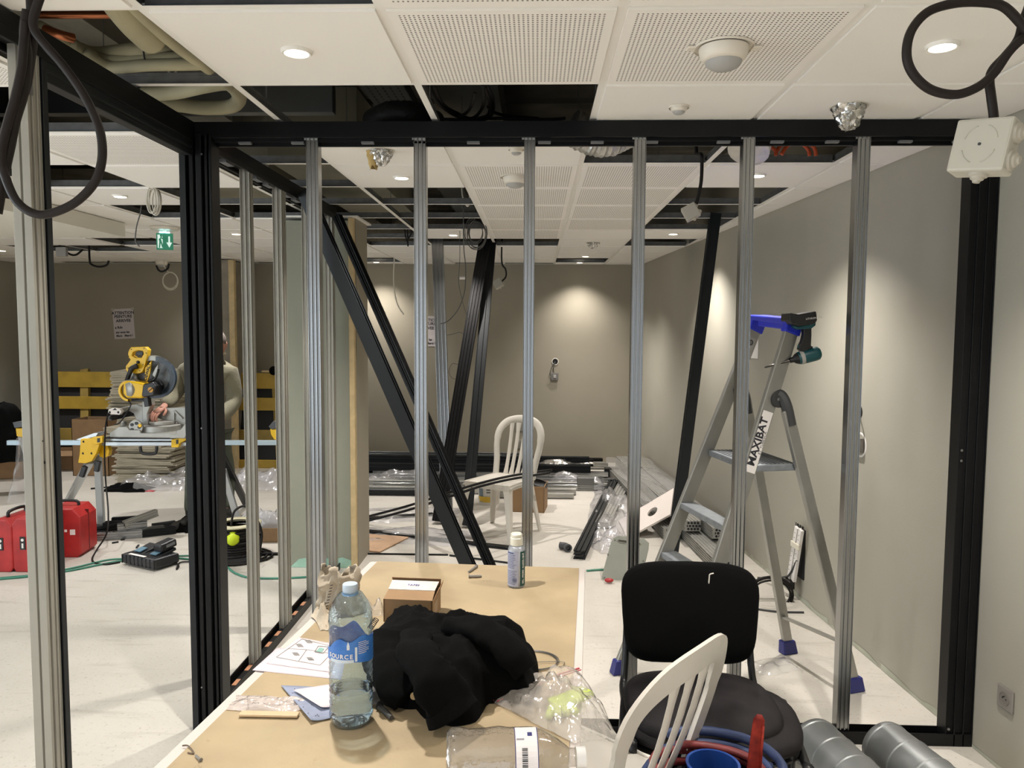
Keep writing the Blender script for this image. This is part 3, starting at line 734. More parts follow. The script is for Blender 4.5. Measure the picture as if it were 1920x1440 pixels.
slab_t(MB(), 0, TW, 0, TL, -.035, -.003).build('table_board', whm, tab, bevel=.002)
slab_t(MB(), .028, TW-.022, .004, TL, -.003, 0).build('chipboard_sheet', osb(), tab)
for a in (.06, TW-.06):
    for b in (.15, TL-.15):
        p = T(a, b, -.035); MB().bb(p.x-.018, p.x+.018, p.y-.018, p.y+.018, 0, p.z).build('leg', alu_matt, tab, bevel=.003)
mb = MB(); mb.bar(T(.06, .15, -.055), T(TW-.06, .15, -.055), .03, .03); mb.bar(T(.06, TL-.15, -.055), T(TW-.06, TL-.15, -.055), .03, .03)
mb.build('crossbar', alu_matt, tab)
def tt(px, py, z=0): return rz(px, py, TZ+z)
# ---- water bottle
pet = film('blue_pet', '#dcecf5', milk=.03, gloss=.8, bump=.35, bs=60, rough=.04)
pb = tt(659, 1352); H = ry(652, 1094, pb.y).z-TZ; Rb = 36.5/FPX*(pb-V((0, 0, CZ))).length
wb = thing('water_bottle', 'large clear plastic water bottle with a blue label, a quarter full', 'bottle', pb)
pr = [(.0001, .006), (.022, .003), (.034, .0), (Rb*.93, .006), (Rb, .02)]
z = .022; k = 0
while z < H*.46:
    pr += [(Rb, z+.004), (Rb*.945, z+.009)]; z += .0125
pr += [(Rb*.985, H*.47), (Rb*.97, H*.49), (Rb*.97, H*.66), (Rb*1.0, H*.675), (Rb*.95, H*.70), (Rb*1.0, H*.74), (Rb*.97, H*.80), (Rb*.8, H*.87), (Rb*.55, H*.93), (.0145, H*.955), (.0145, H*.97)]
MB().lathe(pr, n=40, caps=False).build('bottle_body', pet, wb, local=True, smooth='all')
wm = bpy.data.materials.new('water'); wm.use_nodes = True; b = wm.node_tree.nodes['Principled BSDF']; b.inputs['Base Color'].default_value = (.93, .97, 1, 1)
b.inputs['Transmission Weight'].default_value = 1; b.inputs['Roughness'].default_value = .02; b.inputs['IOR'].default_value = 1.2
wat = [(.0001, .008), (.034, .004), (Rb*.9, .010)]+[(r*.965, zz) for r, zz in pr if .012 < zz < H*.25]
wat += [(wat[-1][0], H*.25), (.0001, H*.25)]
MB().lathe(wat, n=40, caps=False).build('water', wm, wb, local=True, smooth=.8)
lab_m = mat('blue_bottle_label', '#2f6cc0', .35, var=.1, vs_=25, col2='#4b86d0')
mb = MB()
def labf(u, v):
    a = pi+.25+u*2*pi*.94; z0 = H*.485+.006*sin(u*9); z1 = H*.655-.018*max(0, sin(u*11+1))-.006*sin(u*31)
    zz = z0+(z1-z0)*v; return V((cos(a)*(Rb+.0008), sin(a)*(Rb+.0008), zz))
mb.grid(labf, 48, 4); o = mb.build('label', lab_m, wb, local=True, smooth='all')
mb = MB(); mb.grid(lambda u, v: V((cos(-2.35+u*1.15)*(Rb+.0012), sin(-2.35+u*1.15)*(Rb+.0012), H*.492+v*H*.022)), 14, 1); mb.build('label_band', mat('label_white', '#c9d3dc', .5), wb, local=True)
mb = MB(); mb.grid(lambda u, v: V((cos(-1.15+u*.1)*(Rb+.0014), sin(-1.15+u*.1)*(Rb+.0014), H*.50+v*H*.1)), 2, 1); mb.grid(lambda u, v: V((cos(-1.5+u*.12)*(Rb+.0014), sin(-1.5+u*.12)*(Rb+.0014), H*.585+v*H*.06*(1-abs(u-.5)))), 2, 2); mb.build('label_tear', mat('label_white_tear', '#d5dde4', .5), wb, local=True)
for k, (s, a0, zz, sz) in enumerate((('SOURCE', -2.36, H*.535, .0135),)):
    for q, ch in enumerate(s):
        a = a0+q*.21; p = V((cos(a)*(Rb+.0016), sin(a)*(Rb+.0016), zz)); n = V((cos(a), sin(a), 0)); tx = V((-sin(a), cos(a), 0))
        words('label_letter', ch, sz, white, mat_axes(pb+p, tx, (0, 0, 1)), wb, .0002)
mb = MB()
for q in range(7):
    zz = H*(.55+.013*q); mb.grid(lambda u, v: V((cos(-1.0+u*(.55 if q % 3 else .4))*(Rb+.0014), sin(-1.0+u*(.55 if q % 3 else .4))*(Rb+.0014), zz+v*.0011)), 6, 1)
mb.build('label_small_print', white, wb, local=True)
MB().lathe([(.0001, H), (.0155, H), (.0165, H-.002), (.0165, H-.016), (.0155, H-.018), (.0001, H-.018)][::-1], n=28, caps=False).build('cap', mat('pale_blue_cap', '#b9c6d2', .4), wb, local=True, smooth=.6)
MB().lathe([(.016, H-.024), (.0175, H-.023), (.0175, H-.020), (.0145, H-.019)], n=28, caps=False).build('neck_ring', mat('blue_neck', '#7fa9cf', .3), wb, local=True, smooth=.6)
# ---- hand gel
pb = tt(968, 1099); H = ry(966, 999, pb.y).z-TZ; Rg = 15.5/FPX*(pb-V((0, 0, CZ))).length
hg = thing('gel_bottle', 'clear hand gel bottle with white cap and dark green label stripe', 'bottle', pb)
hb = H*.78
MB().lathe([(.0001, 0), (Rg*.9, 0), (Rg, .004), (Rg, hb*.9), (Rg*.85, hb*.97), (Rg*.55, hb)], n=32, caps=False).build('bottle_body', film('gel_bottle_plastic', '#dfe4ea', milk=.35, bump=.05, milkcol='#c9cdd6'), hg, local=True, smooth=.9)
def band(mb, a0, a1, z0, z1, r, n=10): return mb.grid(lambda u, v: V((cos(a0+(a1-a0)*u)*r, sin(a0+(a1-a0)*u)*r, z0+(z1-z0)*v)), n, 1)
band(MB(), -1.1, -.15, hb*.06, hb*.88, Rg+.0006).build('green_stripe', mat('dark_green_label', '#10443f', .4), hg, local=True)
band(MB(), -3.0, -1.3, hb*.05, hb*.88, Rg+.0006, 16).build('back_label', mat('lilac_label', '#a3a7bb', .5, var=.06, vs_=60), hg, local=True)
mb = MB(); g = random.Random(3)
for q in range(20):
    zz = hb*(.83-.038*q)
    if q == 10: continue
    band(mb, -2.8, -2.8+(1.3 if q else 1.2)*(.7+.3*g.random()), zz, zz+(.0042 if q == 0 else .0014), Rg+.0011, 8)
for q in range(8): band(mb, -1.95+q*.06, -1.95+q*.06+.03, hb*.17, hb*.25, Rg+.0013, 1)
mb.build('label_print', mat('label_ink_blue', '#3f4a72', .6), hg, local=True)
n = V((cos(-.72), sin(-.72), 0)); 
for q, ch in enumerate('GEL HYDRO ALCOOLIQUE'):
    words('label_letter', ch, .0085, white, mat_axes(pb+n*(Rg+.0012)+V((0, 0, hb*.13+q*.0052)), (0, 0, 1), (sin(-.72)*-1*-1, -cos(-.72), 0)), hg, .0001) if ch != ' ' else None
MB().lathe([(.0001, H), (Rg*.55, H), (Rg*.68, H-.004), (Rg*.68, H-.014), (Rg*.74, H-.016), (Rg*.74, hb), (.0001, hb)][::-1], n=28, caps=False).build('cap', mat('ivory_cap', '#d5d2c2', .4), hg, local=True, smooth=.6)
# ---- open carton
a, b = tt(719, 1166), tt(811, 1170); fr = (b-a); wd = fr.length; fx = fr.normalized(); fy = V((-fx.y, fx.x, 0)); hh = ry(717, 1124, a.y).z-TZ
cb = thing('carton', 'small open cardboard box behind the black jacket, white tape on its flap', 'box', a+fx*wd/2+fy*.06)
dp = .125
def cq(u, v, z): return a+fx*u*wd+fy*v*dp+V((0, 0, z))
mb = MB(); t_ = .04
for (u0, u1, v0, v1) in ((0, 1, 0, .03), (0, 1, .97, 1), (0, .03, 0, 1), (.97, 1, 0, 1)):
    P = [cq(u, v, z) for z in (0, hh) for u, v in ((u0, v0), (u1, v0), (u1, v1), (u0, v1))]
    mb.add(P, [(3, 2, 1, 0), (4, 5, 6, 7), (0, 1, 5, 4), (1, 2, 6, 5), (2, 3, 7, 6), (3, 0, 4, 7)])
mb.add([cq(0, 0, .002), cq(1, 0, .002), cq(1, 1, .002), cq(0, 1, .002)], [(0, 1, 2, 3)])
mb.build('carton_body', card, cb)
mb = MB(); e = .004
top = [cq(0, 0, hh), cq(1, 0, hh), cq(.98, .38, hh+.012), cq(.02, .38, hh+.012)]; mb.add(top+[p+V((0, 0, .002)) for p in top], [(3, 2, 1, 0), (4, 5, 6, 7), (0, 1, 5, 4), (1, 2, 6, 5), (2, 3, 7, 6), (3, 0, 4, 7)])
mb.build('flap', card, cb)
top = [cq(.02, .38, hh+.014), cq(.98, .38, hh+.014), cq(.99, .85, hh+.022), cq(.0, .85, hh+.022)]; mb = MB().add(top+[p+V((0, 0, .002)) for p in top], [(3, 2, 1, 0), (4, 5, 6, 7), (0, 1, 5, 4), (1, 2, 6, 5), (2, 3, 7, 6), (3, 0, 4, 7)])
mb.build('flap_tape', mat('white_tape', '#c9c3bb', .4, var=.06, vs_=60), cb)
top = [cq(0, 1, hh), cq(1, 1, hh), cq(1.02, .9, hh+.03), cq(-.02, .9, hh+.03)]; MB().add(top+[p+fy*.002 for p in top], [(3, 2, 1, 0), (4, 5, 6, 7), (0, 1, 5, 4), (1, 2, 6, 5), (2, 3, 7, 6), (3, 0, 4, 7)]).build('flap', cardin, cb)
top = [cq(1, 0, hh), cq(1, 1, hh), cq(1.06, .95, hh+.025), cq(1.06, .1, hh+.02)]; MB().add(top+[p+fx*.002 for p in top], [(3, 2, 1, 0), (4, 5, 6, 7), (0, 1, 5, 4), (1, 2, 6, 5), (2, 3, 7, 6), (3, 0, 4, 7)]).build('flap', cardin, cb)
mb = MB(); 
for q in range(4): mb.add([cq(1.002, .25+.1*q, hh*.25), cq(1.002, .28+.1*q, hh*.25), cq(1.002, .28+.1*q, hh*.75), cq(1.002, .25+.1*q, hh*.75)], [(0, 1, 2, 3)])
mb.build('side_print', mat('grey_print', '#c5b8a6', .7), cb)
words('tape_writing', 'TAPES', .014, mat('blue_ink', '#5558a0', .6), mat_axes(cq(.5, .6, hh+.021), fx, fy+V((0, 0, .15))), cb)
# ---- jacket heap
cloth = mat('black_cloth', '#040404', .95, spec=.12, var=.2, vs_=12, bump=.25, bs=350)
out_px = [(1006, 1300), (1000, 1325), (960, 1318), (915, 1322), (893, 1352), (845, 1362), (800, 1356), (783, 1330), (745, 1326), (734, 1300), (716, 1262), (694, 1218)]
near = [tt(*p) for p in out_px]
c0 = tt(848, 1262); jk = thing('jacket', 'black jacket crumpled in a heap on the yellow board', 'jacket', c0)
import bisect
angs = []
for p in near: q = p-c0; angs.append((math.atan2(q.y, q.x), q.length))
fb = [tt(705, 1185), tt(740, 1160), tt(800, 1180), tt(860, 1180), tt(920, 1190), tt(975, 1215), tt(1003, 1255)]
for p in fb: q = p-c0; angs.append((math.atan2(q.y, q.x), q.length))
angs.sort()
def rad(a):
    while a > pi: a -= 2*pi
    while a < -pi: a += 2*pi
    for k in range(len(angs)):
        a0, r0 = angs[k-1]; a1, r1 = angs[k]
        if k == 0: a0 -= 2*pi
        if a0 <= a <= a1: return r0+(r1-r0)*(a-a0)/max(1e-6, a1-a0)
    a0, r0 = angs[-1]; a1, r1 = angs[0]; a1 += 2*pi
    return r0+(r1-r0)*(a-a0)/max(1e-6, a1-a0)
def ridge(p, s, sd):
    n = noise.noise(V((p.x*s+sd, p.y*s, p.z*s*.5+sd))); return 1-min(1, abs(n)*3.2)
def heap(u, v):
    a = u*2*pi-pi; r = rad(a); k = 1-v; kk = k
    # v=0 skirt under the rim, v=1 summit
    x = c0.x+cos(a)*r*k*(1+.03*sin(a*13)); y = c0.y+sin(a)*r*k*(1+.03*sin(a*9+1))
    h = .138*(1-k**2.6)**.62
    hs = .78+.34*((cos(a)*k*.3)-(sin(a)*k*.25))
    p = V((x, y, 0)); f1 = ridge(p, 6.5, 3.1); f2 = ridge(V((x*1.3+y*.8, y-x*.5, 0)), 11, 8.7)
    z = h*hs*(1+.0)+(.016*f1+.010*f2)*min(1, (1-k)*7)*(1 if k > .02 else 1)
    bulge = .014*sin(a*7+f1*3)*k*min(1, (1-k)*8)
    return V((x+cos(a)*bulge, y+sin(a)*bulge, TZ+.001+max(0, z)))
MB().grid(heap, 120, 46, closed=True).build('jacket_body', cloth, jk, smooth='all')
def sleeve(pts, rs, name, sd):
    P = crv(pts, 7); rr = []
    for i in range(len(P)):
        t = i/(len(P)-1)*(len(rs)-1); k = int(min(len(rs)-2, t)); rr.append(rs[k]+(rs[k+1]-rs[k])*(t-k))
    mb = MB(); mb.tube(P, rr, 22, flat=(1.25, .62))
    for q, p in enumerate(mb.v):
        n = ridge(p, 16, sd)*.010+noise.noise(p*35)*.006; d = p-P[min(len(P)-1, q//22)]
        if d.length > 1e-5: mb.v[q] = p+d.normalized()*n
        if mb.v[q].z < TZ+.001: mb.v[q].z = TZ+.001
    mb.build(name, cloth, jk, smooth='all')
sleeve([tt(778, 1190, .13), tt(790, 1235, .135), tt(815, 1275, .115), tt(838, 1305, .075), tt(852, 1338, .038)], [.022, .034, .038, .042, .046, .047], 'sleeve', 1.7)
sleeve([tt(730, 1190, .09), tt(722, 1230, .07), tt(742, 1275, .055), tt(768, 1300, .035)], [.03, .036, .04, .042, .04], 'sleeve', 5.2)
sleeve([tt(840, 1175, .12), tt(905, 1180, .135), tt(950, 1215, .115), tt(985, 1260, .07)], [.024, .032, .034, .034, .03], 'collar', 9.9)
mb = MB(); p = tt(776, 1305, .045); mb.lathe([(.004, -.002), (.008, -.002), (.008, .002), (.004, .002)], p, (-.2, -1, .4), 16); mb.build('eyelet', mat('brass_eyelet', '#8d7550', .4, .6), jk, smooth=.5)
# ---- clear zip bag with green gloves, hanging off the edge
bag = thing('zip_bag', 'clear zip bag with red seal and lime green gloves, hanging over the table edge', 'bag', tt(1050, 1320))
zl, zr = tt(925, 1316, .004), tt(1086, 1256, .012); bl, br = tt(1078, 1394, .003), tt(1162, 1352, -.005)
xe = T(TW, .5).x
def sheet(sg):
    def f(u, v):
        p = zl.lerp(zr, u).lerp(bl.lerp(br, u), v); p = p.copy()
        puff = sin(pi*min(1, max(0, u)))**.6*sin(pi*min(1, .12+v*.88))**.6
        n = noise.noise(V((p.x*14, p.y*14, sg*3)))*.03+abs(noise.noise(V((p.x*34, p.y*30, sg))))*.028
        p.z = TZ+.003+(.035*puff+n*puff+.012*puff if sg > 0 else .0)+(n*.2 if sg > 0 else 0)
        ex = p.x-(.183-(2.735-p.y)*.0713)
        if ex > 0: p.z -= min(.05, ex*.55)+.002
        elif p.z < TZ+.002: p.z = TZ+.002
        return p
    return f
bagf_ = film('zip_bag_film', milk=.34, gloss=1.2, bump=.7, bs=18, rough=.14, milkcol='#e8e0d6')
MB().grid(sheet(1), 40, 34).build('bag_front', bagf_, bag, smooth='all')
MB().grid(sheet(-1), 16, 14).build('bag_back', clear, bag, smooth='all')
redz = mat('red_zip_strip', '#b04048', .5)
mb = MB(); mb.tube([zl.lerp(zr, t)+V((0, 0, .004+.005*sin(pi*t))) for t in [k/10 for k in range(11)]], .0022, 6); mb.tube([zl.lerp(zr, t).lerp(bl.lerp(br, t), .05)+V((0, 0, .006+.004*sin(pi*t))) for t in [k/10 for k in range(11)]], .0014, 6); mb.build('zip_seal', redz, bag)
lime = mat('lime_glove', '#b9cf52', .6, var=.1, vs_=40)
gl = thing('glove_pair', 'lime green rubber gloves folded inside the clear zip bag', 'gloves', tt(1070, 1315))
mb = MB(); P = [tt(1032, 1322, .012), tt(1055, 1315, .016), tt(1080, 1305, .016), tt(1096, 1298, .01)]; mb.tube(crv(P, 6), .02, 14, flat=(1.3, .55)); mb.build('cuff', lime, gl, smooth='all')
mb = MB()
for k in range(4): 
    a = tt(1040, 1325, .01); b = tt(1028+k*14, 1342-k*3, .008); mb.tube(crv([a+V((.012*k, .004*k, 0)), (a+b)/2+V((.006*k, 0, .006)), b+V((.004*k, -.01, 0))], 4), [.009]*9, 8)
mb.build('fingers', lime, gl, smooth='all')
# ---- bottle lying on its side at the front edge
a, b = tt(838, 1425, .058), tt(1083, 1432, .045); u = (b-a).normalized(); L_ = (b-a).length; RR = .057
lb = thing('empty_bottle', 'empty clear bottle with a white label lying at the near table edge', 'bottle', (a+b)/2-V((0, 0, .05)))
petc = film('clear_pet', '#eae8e4', milk=.05, gloss=2.0, bump=.25, bs=30, rough=.05)
u2 = u.copy(); u2.z = 0; u2.normalize(); s0 = V((a.x, a.y, TZ+RR+.001))
pr = [(.0001, .012), (.02, .004), (RR*.9, .0), (RR, .012), (RR, .03), (RR*.93, .05), (RR*.95, .09), (RR, .12), (RR*.96, .145), (RR*.96, .20), (RR*.9, .225), (RR*.6, .262), (.02, .285), (.0165, .29), (.0165, .31)]
sc = L_/.31; MB().lathe([(r, h*sc) for r, h in pr], s0, u2, 36, caps=False).build('bottle_body', petc, lb, smooth='all')
z0_ = V((0, 0, 1)); yv2 = z0_.cross(u2)
def lf(u_, v): 
    an = -.2+u_*1.75; return s0+u2*(.152+.043*v)*sc-yv2*cos(an)*(RR*.975)*-1*-1+z0_*sin(an)*(RR*.975)
def band_l(an0, an1, h0, h1, r, nm, mt): MB().grid(lambda u_, v: s0+u2*(h0+(h1-h0)*v)*sc+(-yv2)*cos(an0+(an1-an0)*u_)*r+z0_*sin(an0+(an1-an0)*u_)*r, 12, 1).build(nm, mt, lb)
ssn = 1 if (-yv2).y < 0 else -1
if ssn < 0: yv2 = -yv2
band_l(-.3, 1.75, .158, .212, RR*.978, 'label', mat('label_offwhite', '#dfd9d8', .5))
nav = mat('navy_print', '#2b2f6b', .6)
band_l(-.3, 1.75, .158, .1598, RR*.982, 'label_edge', nav); band_l(-.3, 1.75, .2102, .212, RR*.982, 'label_edge', nav)
band_l(1.25, 1.42, .188, .199, RR*.982, 'label_logo', nav)
band_l(1.1, 1.16, .162, .180, RR*.982, 'label_bar', mat('grey_label_bar', '#8c8a90', .6))
for q in range(11):
    an = .25+q*.055; band_l(an, an+(.028 if q % 3 else .04), .174, .187, RR*.982, 'barcode_line', ink)
MB().lathe([(.0001, 0), (.019, 0), (.019, .018), (.0001, .018)], s0+u2*.305*sc, u2, 24, caps=False).build('cap', film('milky_cap', '#f0eeea', milk=.55, bump=0), lb, smooth=.6)
# ---- papers
def papersheet(name, label, pxs, mt, z=.0015, cat='paper', curl=.0):
    P = [tt(*p) for p in pxs]; mb = MB(); n = 10
    def f(u, v):
        p = P[0].lerp(P[1], u).lerp(P[3].lerp(P[2], u), v); q = p.copy(); q.z = TZ+z+curl*(abs(u-.5)*2)**3*v+.0004*noise.noise(p*25); q.z = max(q.z, TZ+.0006); return q
    mb.grid(f, n, n); c = sum(P, V())/4; return single(mb, name, label, cat, mt, base=V((c.x, c.y, TZ)), smooth='all', solid=.0004)
pp = papersheet('instruction_sheet', 'white sheet printed with boxed drawings, at the left table edge', [(500, 1245), (622, 1262), (636, 1210), (560, 1196)], mat('pinkish_paper', '#d2c7c9', .8), .0018)
pp2 = papersheet('blank_sheet', 'white sheet under the printed drawings, its blank lower edge showing', [(473, 1257), (640, 1275), (650, 1225), (520, 1215)], mat('pinkish_paper_b', '#cbbfc4', .8), .0004)
RM[pp.name] = Matrix.Translation(pp.location)
gk = mat('drawing_grey', '#6d736d', .8)
def inksq(pts, w_=.0012, z=.0030, closed=True, parent=None, m_=None, nm='drawing_lines'):
    P = [tt(x, y, z) for x, y in pts]; mb = MB(); n = len(P)
    for k in range(n if closed else n-1): mb.bar(P[k], P[(k+1) % n], w_, .0003, (0, 0, 1))
    mb.build(nm, m_ or gk, parent or pp)
inksq([(518, 1232), (600, 1247), (632, 1214), (566, 1198)]); inksq([(590, 1222), (606, 1225), (616, 1213), (597, 1211)], .002); inksq([(560, 1239), (575, 1218), (620, 1225)], closed=False); inksq([(541, 1216), (575, 1218)], closed=False)
mb = MB(); mb.add([tt(x, y, .0032) for x, y in ((593, 1221), (603, 1223), (608, 1216), (599, 1214))], [(0, 1, 2, 3)]); mb.build('drawing_screen', mat('print_teal', '#7fa89e', .7), pp)
mb = MB()
for (x, y) in ((548, 1226), (575, 1235), (555, 1210), (572, 1203)):
    for q in range(5): mb.bar(tt(x+q*2.2, y-3, .0031), tt(x+q*2.2+5, y+3, .0031), .0012, .0003, (0, 0, 1))
mb.build('drawing_hatch', gk, pp)
papersheet('blue_cloth', 'pale blue dotted wipe folded flat left of the water bottle', [(527, 1288), (628, 1292), (640, 1345), (583, 1358)], mat('pale_blue_wipe', '#8b93a8', .85, var=.06, vs_=30), .004, 'cloth', .006)
mb = MB(); g = random.Random(5)
for k in range(26):
    u, v = .08+.84*g.random(), .06+.88*g.random(); P = [tt(527, 1288), tt(628, 1292), tt(640, 1345), tt(583, 1358)]; p = P[0].lerp(P[1], u).lerp(P[3].lerp(P[2], u), v); p.z = TZ+.0045+.006*(abs(u-.5)*2)**3*v+.001
    mb.lathe([(.0001, .0004), (.0013, .0004), (.0013, 0)], p, n=7)
o = mb.build('dots', ink, None); o.name = 'printed_dots'; cl = [q for q in bpy.data.objects if q.name.startswith('blue_cloth')][0]; o.parent = cl; o.matrix_parent_inverse = Matrix.Translation(-cl.location)
papersheet('note_paper', 'white folded note lying on the blue dotted wipe', [(550, 1301), (622, 1290), (640, 1330), (602, 1336)], mat('note_white', '#cfc4c8', .8), .010, 'paper', .003)
def crumple(name, label, cat, base, sx, sy, h, mt, seed, rot=0, parent=None, nu=26, nv=22, fl=0.0, rough_=1.0, dropto=None):
    """a loose sheet of film or paper lying in folds"""
    mb = MB(); g = V((seed*3.7, seed*1.3, seed*.7)); cr_, sr_ = cos(rot), sin(rot)
    def f(u, v):
        x, y = (u-.5)*sx, (v-.5)*sy
        n1 = noise.noise(V((u*3, v*3, 0))+g); n2 = abs(noise.noise(V((u*7, v*7, 1))+g)); n3 = noise.noise(V((u*16, v*16, 2))+g)
        x += sx*.10*noise.noise(V((u*4, v*4, 5))+g); y += sy*.10*noise.noise(V((u*4, v*4, 9))+g)
        e = (1-(2*u-1)**4)*(1-(2*v-1)**4)
        z = h*(max(0, .35+n1*.9)*e+(.30*n2+.10*n3)*rough_*(.3+.7*e))
        return V((base[0]+x*cr_-y*sr_, base[1]+x*sr_+y*cr_, base[2]+max(.002, z+fl)))
    mb.grid(f, nu, nv)
    return single(mb, name, label, cat, mt, base=V(base), smooth=.9)
paperc = mat('crumpled_paper', '#b3a794', .8, var=.08, vs_=20, bump=.3, bs=40)
# upright crumpled paper bag behind the bottle
pbg = tt(640, 1150); Hb = ry(640, 1070, pbg.y).z-TZ
mb = MB()
def pbf(u, v):
    a = u*2*pi; r = .060*(1+.15*noise.noise(V((cos(a)*2, sin(a)*2, v*3)))); x = cos(a)*r*(1.15-.3*v); y = sin(a)*r*.55
    n = noise.noise(V((cos(a)*5, sin(a)*5, v*6)))*.016
    return V((pbg.x+x+n-.01*v, pbg.y+y+n, TZ+.001+v*Hb*(1+.12*sin(a*3)+.05*sin(a*7))))
mb.grid(pbf, 48, 16, closed=True); pbo = single(mb, 'paper_bag', 'crumpled beige paper bag standing open behind the water bottle', 'bag', paperc, base=pbg, smooth=.8, solid=.0008)
crumple('torn_paper', 'torn crumpled beige paper strip hanging left of the bag behind the bottle', 'paper', tt(612, 1165), .06, .14, .075, paperc, 4.2, .5, nu=14, nv=18)
mb = MB()
for k in range(9):
    p = rx(620, 1100+k*5, tt(620, 1150).x) if False else ry(619+(-k*1.2), 1098+k*5.5, pbg.y-.045); mb.bar(p, p+V((.008, 0, .002)), .0018, .0018)
o = mb.build('bag_print', ink, None); o.parent = pbo; o.matrix_parent_inverse = Matrix.Translation(-pbo.location)
crumple('clear_packet', 'clear packet with printed text lying at the left of the table', 'packet', tt(503, 1322), .17, .068, .026, film('packet_film', '#f0e6dc', milk=.6, bump=.7, bs=40, milkcol='#e0d6d0'), 6.6, -.06, nu=34, nv=12)
mb = MB()
for k in range(9): mb.add([tt(462+k*.3+q*8, 1308+k*2.6, .023) + V((x, y, 0)) for q in (0,) for x, y in ((0, 0), (.003, 0), (.003, .0016), (0, .0016))], [(0, 1, 2, 3)])
for k in range(6): mb.add([tt(472+k*.5, 1306+k*4, .023)+V((x, y, 0)) for x, y in ((0, 0), (.012, 0), (.012, .001), (0, .001))], [(0, 1, 2, 3)])
mb.v = [p+V((0, 0, 0)) for p in mb.v]; o = mb.build('packet_print', ink, None); q_ = bpy.data.objects['clear_packet']; o.parent = q_; o.matrix_parent_inverse = Matrix.Translation(-q_.location)
single(slab_t(MB(), 0, .0, 0, .0, 0, 0) if False else MB().bar(tt(450, 1338, .006), tt(560, 1340, .006), .020, .006, (0, 0, 1)), 'plug_strip', 'beige plastic strip of wall plugs under the clear packet', 'fixings', mat('beige_strip', '#c7ae8c', .6), bevel=.002)
crumple('leaflet', 'crumpled white leaflet right of the water bottle foot', 'paper', tt(712, 1298), .085, .12, .036, mat('leaflet_white', '#cdc6c2', .8, bump=.2), 8.1, .25, nu=12, nv=16)
crumple('screw_packet', 'small clear packet of screws between the bottle and the carton', 'packet', tt(702, 1150), .06, .06, .05, clear, 2.2, .2, nu=14, nv=14)
def helix(a, b, r, n, turns):
    a, b = V(a), V(b); x, y, d = frame_for(b-a); return [a.lerp(b, k/n)+x*cos(2*pi*turns*k/n)*r+y*sin(2*pi*turns*k/n)*r for k in range(n+1)]
single(MB().tube(helix(tt(694, 1178, .012), tt(706, 1160, .03), .008, 60, 7), .0012, 5), 'long_screw', 'dark threaded screw inside the small clear packet', 'screw', mat('dark_screw', '#45413c', .4, .7))
# ---- wall plugs, screws
def plug(p, q, r, label, mt, cat='wall plug'):
    t = thing('wall_plug', label, cat, p); d = (q-p)
    MB().tube([p+V((0, 0, r)), p.lerp(q, .3)+V((0, 0, r*1.1)), p.lerp(q, .6)+V((0, 0, r)), q+V((0, 0, r))], [r, r*.85, r*.95, r*.7], 8).build('plug_body', mt, t, smooth=.7)
    MB().lathe([(.0001, 0), (r*1.35, 0), (r*1.35, .002), (.0001, .002)], p+V((0, 0, r*1.35))-d.normalized()*.002, d, 12, caps=False).build('plug_collar', mt, t)
    return t
gp = mat('grey_nylon', '#77736c', .6)
plug(tt(880, 1084), tt(903, 1083), .0055, 'grey nylon wall plug lying level beside the gel bottle', gp)
plug(tt(893, 1065), tt(879, 1075), .005, 'grey nylon wall plug lying slanted behind the other small one', gp)
plug(tt(712, 1331), tt(734, 1352), .0075, 'dark grey wall plug at the jacket, right of the water bottle', mat('dark_nylon', '#3d3b38', .6))
plug(tt(376, 1428), tt(367, 1419), .003, 'tiny grey wall plug near the lower left table edge', gp)
single(MB().tube(crv([tt(342, 1398, .002), tt(352, 1398, .003), tt(360, 1406, .002), tt(363, 1413, .002), tt(352, 1411, .002)], 5), .0015, 6), 'wire_scrap', 'bent brown wire scrap near the lower left table edge', 'wire', mat('brown_wire', '#5d4c3c', .6))
# ---- steel wire coil
c = tt(1000, 1240)
for k, rr in enumerate((.052, .056, .049)):
    pass
P = []
for k in range(110):
    a = k/110*2*pi*3.6; rr = .060+.003*sin(a*.41)+.0015*sin(a*1.7); P.append(c+V((cos(a)*rr*1.05, sin(a)*rr*.95, .002+.0025*abs(sin(a*.5)))))
P += crv([P[-1], tt(1048, 1240, .004), tt(1058, 1245, .003), tt(1052, 1250, .003), tt(1036, 1248, .003)], 4)
single(MB().tube(P, .0009, 5), 'wire_coil', 'thin steel wire coil half under the black jacket', 'wire coil', screwm)
